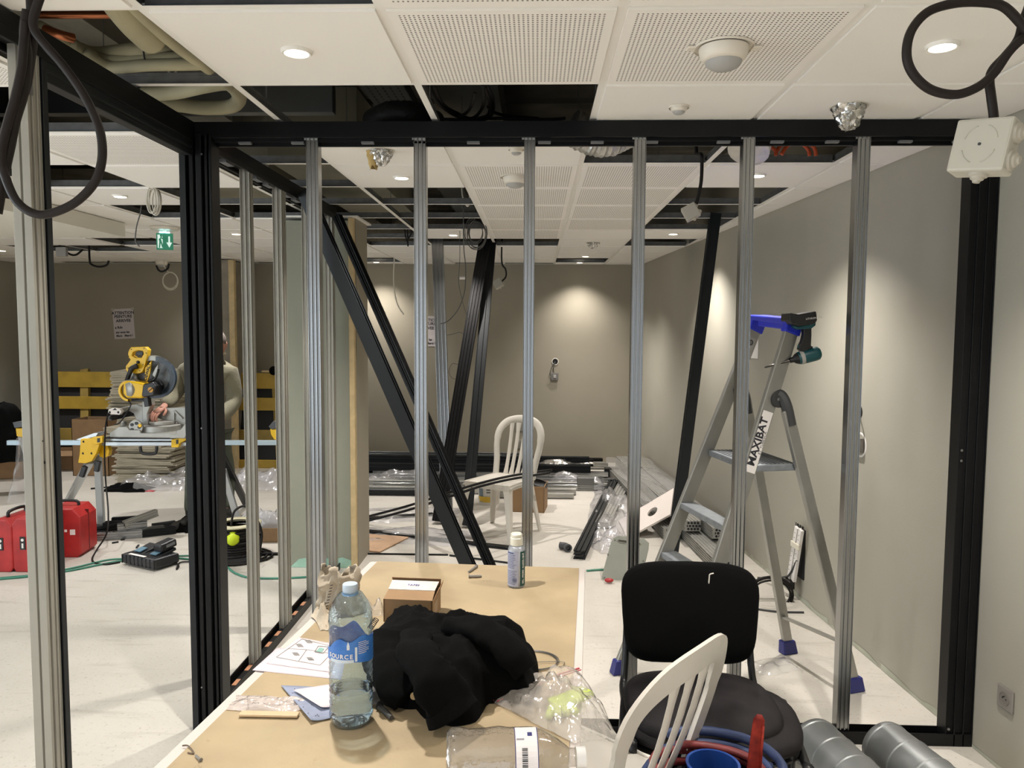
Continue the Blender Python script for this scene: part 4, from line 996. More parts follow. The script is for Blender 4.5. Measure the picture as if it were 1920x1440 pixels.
# ================================================================== chairs and things in front, right
vinyl = mat('black_seat_vinyl', '#080708', .7, var=.3, vs_=5, bump=.12, bs=180, col2='#262324', spec=.15)
blackf = mat('black_chair_fabric', '#030303', .95, spec=.15)
steelb = mat('black_steel_tube', '#101112', .4)
def office_chair(label, loc, rz_, back=True):
    """faces -y"""
    t = thing('office_chair', label, 'chair', loc, rz_)
    def pad(w_, d_, th, ex=3.2, crown=.02, pinch=0):
        mb = MB(); n = 44
        def ring(s, z):
            P = []
            for k in range(n):
                a = 2*pi*k/n; c, s_ = cos(a), sin(a)
                x = math.copysign(abs(c)**(2/ex), c)*w_/2*s; y = math.copysign(abs(s_)**(2/ex), s_)*d_/2*s
                x *= 1-pinch*(.5-y/d_)
                P.append(V((x, y, z)))
            return P
        rs = [(.0, -th/2), (.6, -th/2), (.94, -th/2), (1, -th*.25), (1, th*.15), (.95, th*.42), (.8, th/2+crown*.3), (.5, th/2+crown*.8), (0, th/2+crown)]
        V_ = []; 
        for s, z in rs: V_ += ring(max(s, .001), z)
        F = [(i*n+k, i*n+(k+1) % n, (i+1)*n+(k+1) % n, (i+1)*n+k) for i in range(len(rs)-1) for k in range(n)]
        return V_, F
    v, f = pad(.47, .42, .05, 3.0, .025); mb = MB(); mb.add([V((p.x, p.y-.01, .445+p.z-.018*(p.y/.21)*0)) for p in v], f); mb.build('seat', vinyl, t, local=True, smooth='all')
    mb = MB(); v, f = pad(.46, .41, .02, 3.0, 0); mb.add([V((p.x, p.y-.01, .412+p.z)) for p in v], f); mb.build('seat_shell', blackp, t, local=True, smooth=.8)
    if back:
        v, f = pad(.475, .335, .045, 4.6, .015, .10); mb = MB()
        for q in range(len(v)):
            p = v[q]; cv = .035*(p.x/.235)**2; v[q] = V((p.x, .225-cv-p.z+.12*(p.y+.17), .648+p.y))
        mb.add(v, [tuple(reversed(x)) for x in f]); mb.build('backrest', blackf, t, local=True, smooth='all')
    for s in (-1, 1):
        mb = MB(); mb.tube(crv([(s*.225, -.19, .0), (s*.225, -.19, .39), (s*.225, -.16, .405), (s*.225, .15, .405), (s*.215, .22, .44), (s*.205, .255, .62)] if back else [(s*.225, -.19, .0), (s*.225, -.19, .39), (s*.225, -.16, .405), (s*.225, .2, .405)], 4), .0125, 8)
        mb.build('side_frame', steelb, t, local=True, smooth='all')
        mb = MB(); mb.tube([(s*.225, .08, .405), (s*.225, .24, .0)], .0125, 8); mb.build('rear_leg', steelb, t, local=True, smooth='all')
    mb = MB(); mb.tube([(-.225, -.12, .4), (.225, -.12, .4)], .01, 8).tube([(-.225, .14, .4), (.225, .14, .4)], .01, 8); mb.build('crossbar', steelb, t, local=True, smooth='all')
    return t
oc_base = rz(1305, 1318, .46)
oc = office_chair('black office chair with a dusty seat, in front of the partition', (oc_base.x+.012, oc_base.y, .012), -.03)
oc2 = office_chair('second black chair stacked under the dusty office chair, only its seat edge showing', (oc_base.x+.035, oc_base.y-.012, -.05+.05), -.14, back=False)
oc2.scale = (1.15, 1.04, .965)
# hook of tape hanging on the backrest
yb_ = oc_base.y+.165
MB().tube(crv([ry(1329, 1094, yb_), ry(1330, 1082, yb_), ry(1331, 1077, yb_), ry(1338, 1075, yb_)], 4), .0022, 6).build('thread_loop', whitep, oc, smooth='all')
# ---- monobloc chairs
def plastic_chair(label, loc, rz_, sc=1.0, bw=1.0, sl=(-.095, -.033, .033, .095), bk_=1.0):
    t = thing('plastic_chair', label, 'chair', loc, rz_)
    wp = whitep
    def SP(x, y, z): return V((x*sc, y*sc, z*sc))
    mb = MB()
    def seat(u, v):
        x = (u-.5)*.44*(1-.10*v); y = -.21+.42*v
        e = max(abs(2*u-1), abs(2*v-1)); z = .435+.004-.012*(1-(2*u-1)**2)*(1-(2*v-1)**2)-(.022*max(0, e-.86)/.14 if v < .5 or abs(2*u-1) > .86 else 0)-.012*max(0, .25-v)*3
        return SP(x, y, z)
    mb.grid(seat, 20, 18); mb.build('seat', wp, t, local=True, smooth='all', solid=.006)
    mb = MB()
    pr = [(-.205, -.20, .43), (.205, -.20, .43), (.19, .20, .43), (-.19, .20, .43)]
    for k in range(4):
        a, b = pr[k], pr[(k+1) % 4]; mb.bar(SP(a[0], a[1], .415), SP(b[0], b[1], .415), .008, .045, (0, 0, 1))
    mb.build('apron', wp, t, local=True, bevel=.003)
    for (x, y) in ((-.2, -.195), (.2, -.195), (.185, .19), (-.185, .19)):
        sx_, sy_ = (1 if x > 0 else -1), (1 if y > 0 else -1); mb = MB()
        P = []; 
        for z, w_ in ((.43, .062), (.36, .05), (.0, .03)):
            q = (.43-z)*.13; cx, cy_ = x+sx_*q, y+sy_*q
            P.append([(cx-sx_*w_, cy_, z), (cx, cy_, z), (cx, cy_-sy_*w_, z), (cx-sx_*.010, cy_-sy_*w_, z), (cx-sx_*.012, cy_-sy_*.012, z), (cx-sx_*w_, cy_-sy_*.010, z)])
        V_ = [SP(*p) for r in P for p in r]; F = [(i*6+k, i*6+(k+1) % 6, (i+1)*6+(k+1) % 6, (i+1)*6+k) for i in range(2) for k in range(6)]+[tuple(range(6)), tuple(range(17, 11, -1))]
        mb.add(V_, F); mb.build('leg', wp, t, local=True, bevel=.002)
    # back: an arch and slats, leaning backwards
    def B(x, z): return SP(x*bw, .20+(z-.43)*.26+.03*(1-(x/.2)**2)*((z-.43)/.45), z)
    arch = [B(-.175, .42), B(-.185, .55), B(-.205, .68), B(-.195, .79), B(-.13, .862), B(0, .885), B(.13, .862), B(.195, .79), B(.205, .68), B(.185, .55), B(.175, .42)]
    mb = MB(); P = crv(arch, 5); N = len(P)
    rr = []
    for k in range(N):
        s = abs(2*k/(N-1)-1); rr.append(.030*sc*bk_ if s < .55 else .026*sc*(1+(bk_-1)*.6))
    V_ = []; 
    for k, p in enumerate(P):
        d = (P[min(N-1, k+1)]-P[max(0, k-1)]).normalized(); nb = V((0, 1, -.2)).normalized(); si = d.cross(nb).normalized()
        wv = rr[k]; th = .009*sc
        V_ += [p-si*wv-nb*th*.2, p-si*wv*.6-nb*th, p+si*wv*.6-nb*th, p+si*wv-nb*th*.2, p+si*wv+nb*th, p-si*wv+nb*th]
    F = [(i*6+k, i*6+(k+1) % 6, (i+1)*6+(k+1) % 6, (i+1)*6+k) for i in range(N-1) for k in range(6)]+[tuple(range(5, -1, -1)), tuple((N-1)*6+k for k in range(6))]
    mb.add(V_, F); mb.build('back_arch', wp, t, local=True, smooth=.8)
    for x in sl:
        mb = MB(); a, b = B(x*.85, .435), B(x, .855-abs(x)*.1); n_ = 6
        P = [a.lerp(b, k/n_)+V((0, .012*sin(pi*k/n_), 0)) for k in range(n_+1)]
        mb.tube(P, [.019*sc*(.4+.6*bk_)*(1.25 if k in (0, n_) else .9) for k in range(n_+1)], 6, flat=(1, .32) ); mb.build('slat', wp, t, local=True, smooth=.6)
    return t
pc = rz(921, 1003, 0)
plastic_chair('white plastic chair standing among the profiles in the back room', (rz(945, 960, .0).x-.0, 6.02, 0), -.52)
nb = rz(1245, 1400, .45)
plastic_chair('white plastic chair at the near right, only its slatted back showing', (.15, 2.05, 0), -2.25, .92, 1.22, (-.075, 0, .065), 1.4)
# ---- galvanised ducts
ductm = mat('galvanised_duct', '#8e9191', .45, .65, var=.12, vs_=5)
def duct(a, b, r, label):
    a, b = V(a), V(b); t = thing('spiral_duct', label, 'duct', V((a.x, a.y, 0))); L_ = (b-a).length; pr = []; k = 0
    z = 0
    while z < L_:
        pr += [(r, z), (r, z+.012), (r+.003, z+.016), (r+.003, z+.021), (r, z+.025)]; z += .115
    pr.append((r, L_))
    MB().lathe(pr, a, b-a, 40, caps=False).build('duct_wall', ductm, t, smooth=.5, solid=.0015)
    MB().lathe([(r*.96, .02), (r*.96, L_-.02)], a, b-a, 32, caps=False).build('duct_lining', galv, t, smooth='all')
    return t
def ductp(x0, y0, x1, y1, r): return rz(x0, y0, r), rz(x1, y1, r)
a, b = rz(1527, 1392, .092), rz(1700, 1560, .092); duct(a, b, .092, 'left one of the two galvanised spiral ducts at the lower right')
a, b = rz(1658, 1398, .092), rz(1822, 1530, .092); duct(a, b, .092, 'right one of the two galvanised spiral ducts, nearer the wall')
# ---- tub with hoses
tubm = mat('black_tub', '#17181a', .6)
tc_ = rz(1330, 1440, .47); tz = .42
tub = thing('tool_tub', 'black builder\'s tub under the coiled hoses, lower right edge', 'tub', (tc_.x, tc_.y-.03, 0))
MB().lathe([(.0001, .01), (.12, .005), (.165, tz), (.172, tz), (.172, tz+.012), (.160, tz+.012), (.118, .02), (.0001, .02)], n=36, caps=False).build('tub_body', tubm, tub, local=True, smooth=.6)
tcx = V((tc_.x, tc_.y-.03, 0))
for s in (-1, 1):
    MB().tube(crv([(s*.165, -.03, tz), (s*.19, -.03, tz+.01), (s*.19, .03, tz+.01), (s*.165, .03, tz)], 4), .008, 8).build('tub_handle', tubm, tub, local=True, smooth='all')
hb_ = mat('blue_hose', '#27365a', .55, var=.12, vs_=15); hr_ = mat('red_hose', '#6d2929', .55, var=.12, vs_=15)
def hose(name, label, mt, r0, z0, turns, ph, seed, r=.0095):
    P = []; g = random.Random(seed); n = int(turns*26)
    for k in range(n+1):
        a = ph+k/26*2*pi; t = k/n
        rr = r0+.012*sin(a*.5+seed)+.006*sin(a*1.7+seed); P.append(tcx+V((cos(a)*rr*1.06, sin(a)*rr, z0+.026*t*turns+.014*sin(a+seed)+.006*sin(2*a+seed*2))))
    return single(MB().tube(P, r, 10), name, label, 'hose', mt, smooth='all')
hose('hose', 'blue welding hose coiled on the rim of the black tub', hb_, .158, tz+.018, 2.3, .4, 1, .0125)
hose('hose', 'dull red welding hose coiled inside the blue hose on the tub', hr_, .130, tz+.022, 2.2, 1.0, 4, .011)
bk = thing('blue_pot', 'small blue plastic pot with a white sticker, standing in the black tub', 'pot', tcx+V((.005, .012, tz-.10)))
bp_ = mat('blue_pot_plastic', '#173a7c', .4)
MB().lathe([(.0001, .0), (.05, 0), (.066, .165), (.070, .168), (.070, .174), (.063, .174), (.048, .006), (.0001, .006)], n=36, caps=False).build('pot_body', bp_, bk, local=True, smooth=.6)
MB().grid(lambda u, v: V((cos(1.95+u*.42)*(.0545+.012*v), sin(1.95+u*.42)*(.0545+.012*v), .105+v*.03)), 6, 2).build('sticker', white, bk, local=True)
MB().lathe([(.0001, .03), (.04, .03), (.042, .05), (.0001, .052)], (0, 0, 0), n=20).build('tin', screwm, bk, local=True, smooth=.6)
a = rz(1402, 1400, tz+.06)
rt = thing('pipe_wrench', 'worn red pipe wrench handle standing up out of the tub', 'wrench', tcx+V((.12, .0, tz-.2)))
q0 = tcx+V((.118, -.01, tz-.12)); top = ry(1424, 1340, (tcx+V((.12, 0, 0))).y+.02); q0 = ry(1411, 1470, tcx.y-.01)
redp = mat('worn_red_paint', '#701710', .65, var=.3, vs_=30, col2='#8f2a1b', spec=.25)
L_ = (top-q0)
mb = MB(); P = [q0, q0+L_*.3, q0+L_*.7, q0+L_*.93, top]; mb.tube(P, [.017, .0165, .015, .013, .006], 12, flat=(1.15, .55)); mb.build('handle', redp, rt, smooth='all')
mb = MB(); mb.tube([q0+V((.012, -.006, 0))+L_*.12, q0+V((.011, -.006, 0))+L_*.85], .0035, 6); mb.build('handle_rib', redp, rt, smooth='all')
mb = MB(); mb.box(q0-V((0, 0, .03)), (.05, .025, .07)); mb.build('jaw', mat('dark_forged_steel', '#33302e', .5, .6), rt, bevel=.004)
# ---- wall socket near the right edge
sp = rwall(1888, 1310); wd_ = V((-.0712, 1, 0)).normalized(); wn_ = V((-1, -.0712, 0)).normalized()
so = thing('wall_socket', 'grey square power socket low on the right wall, nearest the viewer', 'socket', sp)
R3 = Matrix((wd_, V((0, 0, 1)), wn_)).transposed()
sg = mat('socket_grey', '#8b8680', .4, .2)
MB().box(sp+wn_*.005, (.082, .082, .010), R3).build('plate', sg, so, bevel=.003)
MB().lathe([(.0001, .0105), (.022, .0105), (.022, .0125), (.025, .0125), (.025, .010)], sp, wn_, 28, caps=False).build('socket_ring', mat('socket_well', '#77726c', .4), so, smooth=.4)
mb = MB()
for s in (-1, 1): mb.cyl(sp+wn_*.010+wd_*s*.0095, sp+wn_*.0115+wd_*s*.0095, .003, n=8)
mb.cyl(sp+wn_*.010+V((0, 0, .008)), sp+wn_*.017+V((0, 0, .008)), .0022, n=8)
mb.build('socket_holes', blackp, so)
# ---- wires and boxes on the right wall
h = rwall(1611, 772)
wb_ = thing('wall_box', 'open wall socket hole with a hanging wire loop, behind the rightmost stud', 'socket', rwall(1612, 830))
bk2 = mat('black_hole_box', '#0c0c0c', .8)
MB().lathe([(.0001, .001), (.032, .001), (.034, .003), (.034, 0)], h, wn_, 24, caps=False).build('hole', bk2, wb_)
MB().tube(crv([h+wn_*.01, rwall(1617, 775)+wn_*.03, rwall(1621, 800)+wn_*.03, rwall(1620, 835)+wn_*.03, rwall(1615, 820)+wn_*.02], 6), .004, 8).build('wire', whitep, wb_, smooth='all')
mb = MB(); q = rwall(1613, 834)+wn_*.012; mb.box(q, (.08, .075, .02), R3); mb.build('socket_insert', sg, wb_, bevel=.003)
mb = MB(); mb.box(q+wn_*.011+wd_*.02, (.03, .05, .004), R3); mb.build('dark_insert', blackp, wb_)
mb = MB(); mb.lathe([(.052, 0), (.058, .0015), (.064, 0)], q-wn_*.0115, wn_, 28, caps=False); mb.build('dust_ring', white, wb_)
# ---- trunking strip pulled out of the wall
tr = thing('cable_trunking', 'white perforated trunking strips with foam hanging out of the right wall opening', 'trunking', rwall(1500, 1060))
q = rwall(1505, 1035)
mb = MB(); a0, b0 = rwall(1497, 1085), rwall(1512, 990)
mb.box((a0+b0)/2+wn_*.004+wd_*.01, (.10, .30, .01), R3); mb.build('wall_opening', bk2, tr)
tx_ = (b0-a0).normalized(); 
for s, nm in ((-.035, 'strip'), (.02, 'strip')):
    o_ = wn_*.045+wd_*s; mb = MB(); mb.bar(a0+o_+V((0, 0, .0)), b0+o_, .038, .02, wn_); mb.build(nm, white, tr, bevel=.002)
    m2 = MB()
    for k in range(9): p = (a0+V((0, 0, .03))).lerp(b0, .08+.1*k)+o_+wn_*.0105; m2.box(p, (.008, .004, .002), R3)
    m2.build('strip_slots', gk, tr)
mb = MB(); mb.bar(a0+wn_*.05-wd_*.035+V((0, 0, -.03)), a0+wn_*.05+wd_*.05+V((0, 0, -.03)), .05, .03, wn_); mb.build('strip_end', blackp, tr, bevel=.004)
mb = MB(); p = a0.lerp(b0, .68)+wn_*.062; mb.box(p+wd_*(-.02), (.11, .035, .012), R3); mb.build('crosspiece', mat('ivory_foam', '#ddd7c6', .7), tr, bevel=.004)
mb = MB(); mb.tube(crv([rwall(1510, 1050)+wn_*.05, rwall(1500, 1075)+wn_*.06, rwall(1488, 1082)+wn_*.06, rwall(1465, 1084)+wn_*.08, rwall(1455, 1083)+wn_*.12], 6), .006, 8); mb.build('cable', greyp, tr, smooth='all')
mb = MB()
for k in range(7): p = b0+wn_*.04+wd_*(-.05+.017*k); mb.tube([p, p+V((0, 0, .02))+wd_*(.004*(-1)**k)], .003, 5)
mb.build('cable_ends', blackr, tr)
# coil of black cable on the wall foot
cc = rz(1445, 1130, .0); cc = V((wallx(cc.y)-.13, cc.y, 0)); P = []
ctr = ry(1447, 1116, cc.y)
for k in range(90):
    a = k/26*2*pi; rr = .125+.012*sin(a*.7); P.append(ctr+V((cos(a)*rr, .02*sin(a*.5)+k*.0004, sin(a)*rr*.78)))
P += crv([P[-1], ry(1400, 1088, cc.y), ry(1360, 1085, cc.y+.1)], 5)
single(MB().tube(P, .0065, 8), 'cable_coil', 'black cable coil standing against the wall foot between the ladder rear legs', 'cable', blackr, smooth='all')
single(MB().tube(crv([rz(1420, 1142, .006), rz(1460, 1147, .006), rz(1507, 1148, .006)], 6), .006, 8), 'floor_cable', 'short grey cable end on the floor below the black coil', 'cable', greyp)
crumple('plastic_scrap', 'small clear plastic scrap on the floor between the ladder feet', 'plastic film', rz(1450, 1250), .24, .16, .04, clear, 3.1, .3, nu=16, nv=12)
# white sheet on wall behind ladder
p = rwall(1413, 632); t = thing('wall_note', 'handwritten white note on the right wall behind the ladder top', 'note', p)
MB().box(p+wn_*.003, (.21, .30, .001), R3).build('sheet', white, t)
words('note_writing', 'ATTENTION\nPEINTURE', .035, ink, mat_axes(p+wn_*.0042+V((0, 0, .08)), -wd_, (0, 0, 1)), t)
# ================================================================== back room: piles and rubbish
def barx(px0, px1, py, zc, w_, h_, mt, label, group=None, n=2, tilt=0):
    """a profile lying across the room; its height above the floor sets the distance"""
    a, b = rz(px0, py, zc), rz(px1, py+tilt, zc); yy = (a.y+b.y)/2
    a = ry(px0, py, a.y); b = ry(px1, py+tilt, b.y if tilt else a.y); a.z = b.z = zc
    mb = MB(); mb.extr(ribs(w_, h_, n, min(w_, h_)*.15, 'snwe'), a, b, (0, 0, 1))
    return single(mb, 'metal_profile', label, 'metal profile', mt, base=V(((a.x+b.x)/2, (a.y+b.y)/2, zc-h_/2)), group=group, bevel=.001)
silver = mat('shiny_profile', '#b4b6b6', .22, .9, var=.1, vs_=6)
W = [(560, 1000, 849, .21, .06, .05, silver, 'aluminium profile on top at the far back of the pile, left half'),
     (560, 1105, 857, .19, .09, .07, anth, 'thick wrapped black profile on top of the far pile'),
     (600, 1112, 862, .12, .10, .07, blackm, 'black profile in the middle layer of the far pile'),
     (560, 1130, 858, .05, .08, .06, blackm, 'black profile at the bottom rear of the far pile, jutting out right'),
     (620, 1140, 866, .05, .08, .06, alu_matt, 'grey profile end between the black bundles of the far pile'),
     (560, 1107, 873, .12, .10, .08, anth, 'wrapped black profile along the front of the dark bundle'),
     (640, 1100, 880, .05, .10, .07, blackm, 'black profile under the front dark bundle'),
     (700, 1140, 884, .04, .08, .05, silver, 'aluminium profile right in front of the dark bundle'),
     (560, 1130, 891, .05, .06, .05, silver, 'upper shiny profile of the aluminium row'),
     (740, 1165, 897, .04, .05, .045, silver, 'longest shiny profile, ending farthest right'),
     (560, 1120, 903, .04, .06, .05, alu_matt, 'grey profile in the aluminium row under film'),
     (700, 1140, 909, .03, .06, .045, greyp and silver, 'shiny profile in front of the aluminium row'),
     (560, 1080, 915, .035, .07, .05, alu_matt, 'dull profile with a grey end cap at the near side of the row'),
     (560, 800, 921, .03, .06, .04, anth, 'dark strip alone in front of the row, left'),
     (900, 1076, 927, .03, .06, .04, alu_matt, 'short flat profile nearest in the row, by the carton')]
for a in W: barx(*a[:7], a[7], n=2)
mb = MB(); a = rz(1082, 918, .0); mb.bb(a.x, a.x+.17, a.y-.05, a.y+.06, .0, .13); single(mb, 'end_block', 'grey steel block at the end of the near dull profile', 'block', mat('grey_block', '#6d6e6c', .4, .5), bevel=.004)
mb = MB(); a = rz(1133, 894, .0); mb.bb(a.x, a.x+.16, a.y-.04, a.y+.05, .0, .10); single(mb, 'end_block', 'black block at the right end of the aluminium row', 'block', blackp, bevel=.004)
filmg = film('wrapping_film', '#fbfbff', milk=.16, bump=.5, bs=10, gloss=.9, rough=.2)
crumple('plastic_film', 'clear film over the left part of the aluminium row', 'plastic film', rz(740, 905), .95, .45, .16, filmg, 1.0, 0, nu=44, nv=22)
crumple('plastic_film', 'clear film over the profiles between the white chair and the right stud', 'plastic film', rz(1080, 912), .55, .30, .14, filmg, 2.0, 0, nu=34, nv=20)
crumple('foil_wrap', 'silvery wrap over the right end of the dark bundle', 'wrapping', rz(1050, 868, .16), .8, .16, .05, foil, 3.0, 0, nu=40, nv=10)
crumple('plastic_film', 'long clear film strip on the floor at the foot of the leaning pair', 'plastic film', rz(745, 1005), 1.2, .45, .07, filmg, 4.0, -.1, nu=44, nv=20)
crumple('plastic_film', 'clear film lying behind the leaning pair, nearer the column', 'plastic film', rz(765, 965), .9, .5, .05, filmg, 5.0, .1, nu=36, nv=18)
# thin rods across the chair
def rod(pts, r, label, mt=blackm, name='thin_rod'): return single(MB().tube(crv(pts, 6), r, 8), name, label, 'rod', mt, smooth='all')
rod([rz(660, 976, .011), rz(760, 950, .20), rz(850, 921, .42), rz(900, 906, .475), rz(960, 892, .478), rz(1035, 881, .47)], .010, 'upper thin dark rod lying across the white chair seat')
rod([rz(660, 984, .011), rz(760, 958, .18), rz(850, 929, .40), rz(900, 912, .475), rz(960, 898, .478), rz(1030, 887, .47)], .010, 'lower thin dark rod lying across the white chair seat')
def strip(x0, y0, x1, y1, w_, label, mt=blackm, h_=.02):
    a, b = rz(x0, y0, h_/2+.001), rz(x1, y1, h_/2+.001); return single(MB().bar(a, b, w_, h_, (0, 0, 1)), 'floor_strip', label, 'metal profile', mt, bevel=.002)
strip(690, 996, 955, 1027, .055, 'long black strip on the floor behind the leaning pair')
strip(690, 972, 812, 964, .06, 'black strip on the floor left of the crossed pair')
strip(690, 1038, 840, 1040, .014, 'thin dark rod on the floor nearest the table, left half', h_=.01)
strip(843, 1041, 960, 1056, .014, 'thin dark rod on the floor nearest the table, right half', h_=.01)
mb = MB(); P = [rz(x, y, .004) for x, y in ((650, 1000), (768, 1008), (712, 1036), (650, 1030))]; mb.add(P+[p+V((0, 0, .008)) for p in P], [(3, 2, 1, 0), (4, 5, 6, 7), (0, 1, 5, 4), (1, 2, 6, 5), (2, 3, 7, 6), (3, 0, 4, 7)])
single(mb, 'cardboard_sheet', 'flat brown cardboard sheet on the floor beside the column', 'cardboard', mat('pale_card', '#b59578', .8, var=.08, vs_=10))
# white bucket and carton
b_ = rz(917, 944); bw = 22/FPX*b_.y
bu = thing('filler_bucket', 'white bucket with a yellow and grey label behind the white chair leg', 'bucket', b_)
MB().lathe([(.0001, .003), (bw*.88, 0), (bw, .20), (bw*1.05, .20), (bw*1.05, .225), (.0001, .23)], n=28, caps=False).build('bucket_body', whitep, bu, local=True, smooth=.6)
MB().grid(lambda u, v: V((cos(-2.6+u*1.9)*bw*(.895+.1*v)*1.015, sin(-2.6+u*1.9)*bw*(.895+.1*v)*1.015, .03+.055*v)), 14, 1).build('yellow_label', mat('yellow_label', '#d9b23a', .5), bu, local=True)
MB().grid(lambda u, v: V((cos(-2.6+u*.5)*bw*(.895+.1*v)*1.02, sin(-2.6+u*.5)*bw*(.895+.1*v)*1.02, .03+.15*v)), 6, 1).build('grey_label', mat('grey_blue_label', '#6f7f8a', .5), bu, local=True)
mb = MB()
for z, l in ((.17, .9), (.145, .7), (.12, .8), (.06, .6)): mb.grid(lambda u, v: V((cos(-1.75+u*l*.8)*bw*1.035*(.9+.1*z/.2), sin(-1.75+u*l*.8)*bw*1.035*(.9+.1*z/.2), z+v*.009)), 6, 1)
mb.build('label_print', ink, bu, local=True)
def carton(label, fl, wx_, wy_, h_, rot, name='carton', flaps=True, tint=card):
    t = thing(name, label, 'box', fl, rot)
    mb = MB(); s = .006
    mb.bb(-wx_/2, wx_/2, -wy_/2, -wy_/2+s, 0, h_).bb(-wx_/2, wx_/2, wy_/2-s, wy_/2, 0, h_).bb(-wx_/2, -wx_/2+s, -wy_/2, wy_/2, 0, h_).bb(wx_/2-s, wx_/2, -wy_/2, wy_/2, 0, h_).bb(-wx_/2, wx_/2, -wy_/2, wy_/2, 0, s)
    mb.build('carton_body', tint, t, local=True)
    if flaps:
        MB().box((0, -wy_/2-.07, h_-.02), (wx_, .15, .005), rot3(.25)).build('flap', tint, t, local=True)
        MB().box((wx_/2+.06, 0, h_+.02), (.13, wy_, .005), rot3(0, -.5)).build('flap', cardin, t, local=True)
    return t
b_ = rz(988, 962); t = carton('open brown carton behind the white chair', b_+V((.02, .16, 0)), .30, .28, .235, -.12, flaps=False)
mb = MB(); mb.lathe([(.045, 0), (.075, .02), (.078, .05), (.07, .05)], (0.08, 0, .20), (.3, -.2, 1), 20, caps=False); mb.build('rubber_ring', greyp, t, local=True, smooth='all')
# black gasket profile with film, right centre
a, b = rz(1086, 1040, .035), rz(1150, 905, .035)
for s, lab in ((-.036, 'black profile with a hollow end on the floor, left of two under the film'), (.036, 'black profile on the floor, right of two under the film')):
    u = (b-a).normalized(); q = V((u.y, -u.x, 0))
    if s > 0: continue
    mb = MB(); mb.extr(ribs(.085, .065, 2, .014, 'snwe', .5), a, b, (0, 0, 1)); t = single(mb, 'metal_profile', 'black hollow profile end sticking out of the clear film', 'metal profile', anth, base=V((a.x, a.y, .003)), bevel=.001)
    m2 = MB(); m2.box(V((0, -.001, .045)), (.055, .003, .014)); m2.box(V((0, -.001, .022)), (.055, .003, .012)); o = m2.build('end_slots', blackp, None); o.parent = t
a2, b2 = rz(1130, 985, .03), rz(1172, 905, .03); profile1(a2, b2, .12, .05, alu_matt, 'grey profile bundle under film beside the black hollow profile', 4, (0, 0, 1))
crumple('plastic_film', 'large clear film draped over the black hollow profile', 'plastic film', rz(1150, 960), .42, 1.7, .20, filmg, 7.0, -.12, nu=26, nv=60)
crumple('plastic_film', 'clear film bunch in front of the white tile offcut', 'plastic film', rz(1150, 1020), .36, .5, .20, filmg, 9.5, .2, nu=24, nv=24)
el = thing('pipe_elbow', 'small grey pipe elbow alone on the floor', 'pipe fitting', rz(1060, 1026))
p = rz(1060, 1024, .03); MB().tube(crv([p-V((.04, -.02, 0)), p, p+V((.02, -.05, 0))], 5), .026, 12).build('elbow', greyp, el, smooth='all')
MB().lathe([(.017, 0), (.029, 0), (.029, .02), (.026, .02)], p+V((.02, -.055, 0)), (-.3, 1, 0), 16, caps=False).build('socket_end', mat('grey_pvc', '#4c4f52', .5), el)
# profiles along the right wall with honeycomb ends
hexm = mat('lattice_end', '#2a2b2c', .6, .3)
for k, (off, z, y0, y1, lab) in enumerate(((.16, .05, 5.35, 9.0, 'lower aluminium profile along the right wall, nearer the wall'), (.30, .05, 5.15, 8.9, 'lower aluminium profile along the right wall, nearer the tile'),
                      (.18, .15, 5.55, 8.8, 'upper aluminium profile in the stack along the right wall'), (.33, .15, 5.75, 8.7, 'upper inner aluminium profile in the stack along the right wall'), (.45, .05, 5.9, 8.6, 'dull aluminium profile next to the white tile offcut'))):
    a = V((wallx(y0)-off, y0, z)); b = V((wallx(y1)-off, y1, z))
    mb = MB(); mb.extr(ribs(.13, .085, 5, .006, 'ne', .4), a, b, (0, 0, 1)); t = single(mb, 'metal_profile', lab, 'metal profile', alu_matt, base=V((a.x, a.y, z-.043)), bevel=.001)
    m2 = MB()
    for r_ in range(3):
        for c_ in range(5):
            m2.lathe([(.0001, 0), (.0105, 0), (.0105, .002), (.0001, .002)], (-.048+.024*c_+(.012 if r_ % 2 else 0)-.006, -.003, .018+.023*r_), (0, 1, 0), 6)
    o = m2.build('end_lattice', hexm, None); o.parent = t
crumple('plastic_film', 'clear film over the profiles along the right wall', 'plastic film', V((wallx(7.6)-.3, 7.6, .17)), .5, 2.2, .06, filmg, 12.0, .07, nu=20, nv=50)
# ceiling tile offcut with a round hole, propped on the stack
A = rz(1176, 1008, .012); Dd = rz(1160, 976, .012); Bp = ry(1257, 964, A.y+.10); Cc = ry(1263, 915, Dd.y+.10); ex = (Bp-A); ey = (Dd-A)
tb = thing('tile_offcut', 'white ceiling tile with a round lamp hole propped on the profiles', 'ceiling tile', A)
n_ = 40; hx, hy, hr = .60, .50, .10
P = []; Q = []
for k in range(n_):
    a = 2*pi*k/n_; c, s = cos(a), sin(a)
    Q.append((hx+hr*c, hy+hr*1.6*s)); m_ = max(abs(c), abs(s)); P.append((.5+.5*c/m_, .5+.5*s/m_))
nz = ex.cross(ey).normalized()
def TP(p, o=0): return A.lerp(Bp, p[0]).lerp(Dd.lerp(Cc, p[0]), p[1])+nz*o
V_ = [TP(p) for p in P]+[TP(p) for p in Q]+[TP(p, -.014) for p in P]+[TP(p, -.014) for p in Q]
F = []
for k in range(n_):
    l = (k+1) % n_; F += [(k, l, n_+l, n_+k), (2*n_+k, 3*n_+k, 3*n_+l, 2*n_+l), (k, 2*n_+k, 2*n_+l, l), (n_+k, n_+l, 3*n_+l, 3*n_+k)]
MB().add(V_, F).build('tile_board', mat('tile_white', '#dcd3cc', .7), tb)
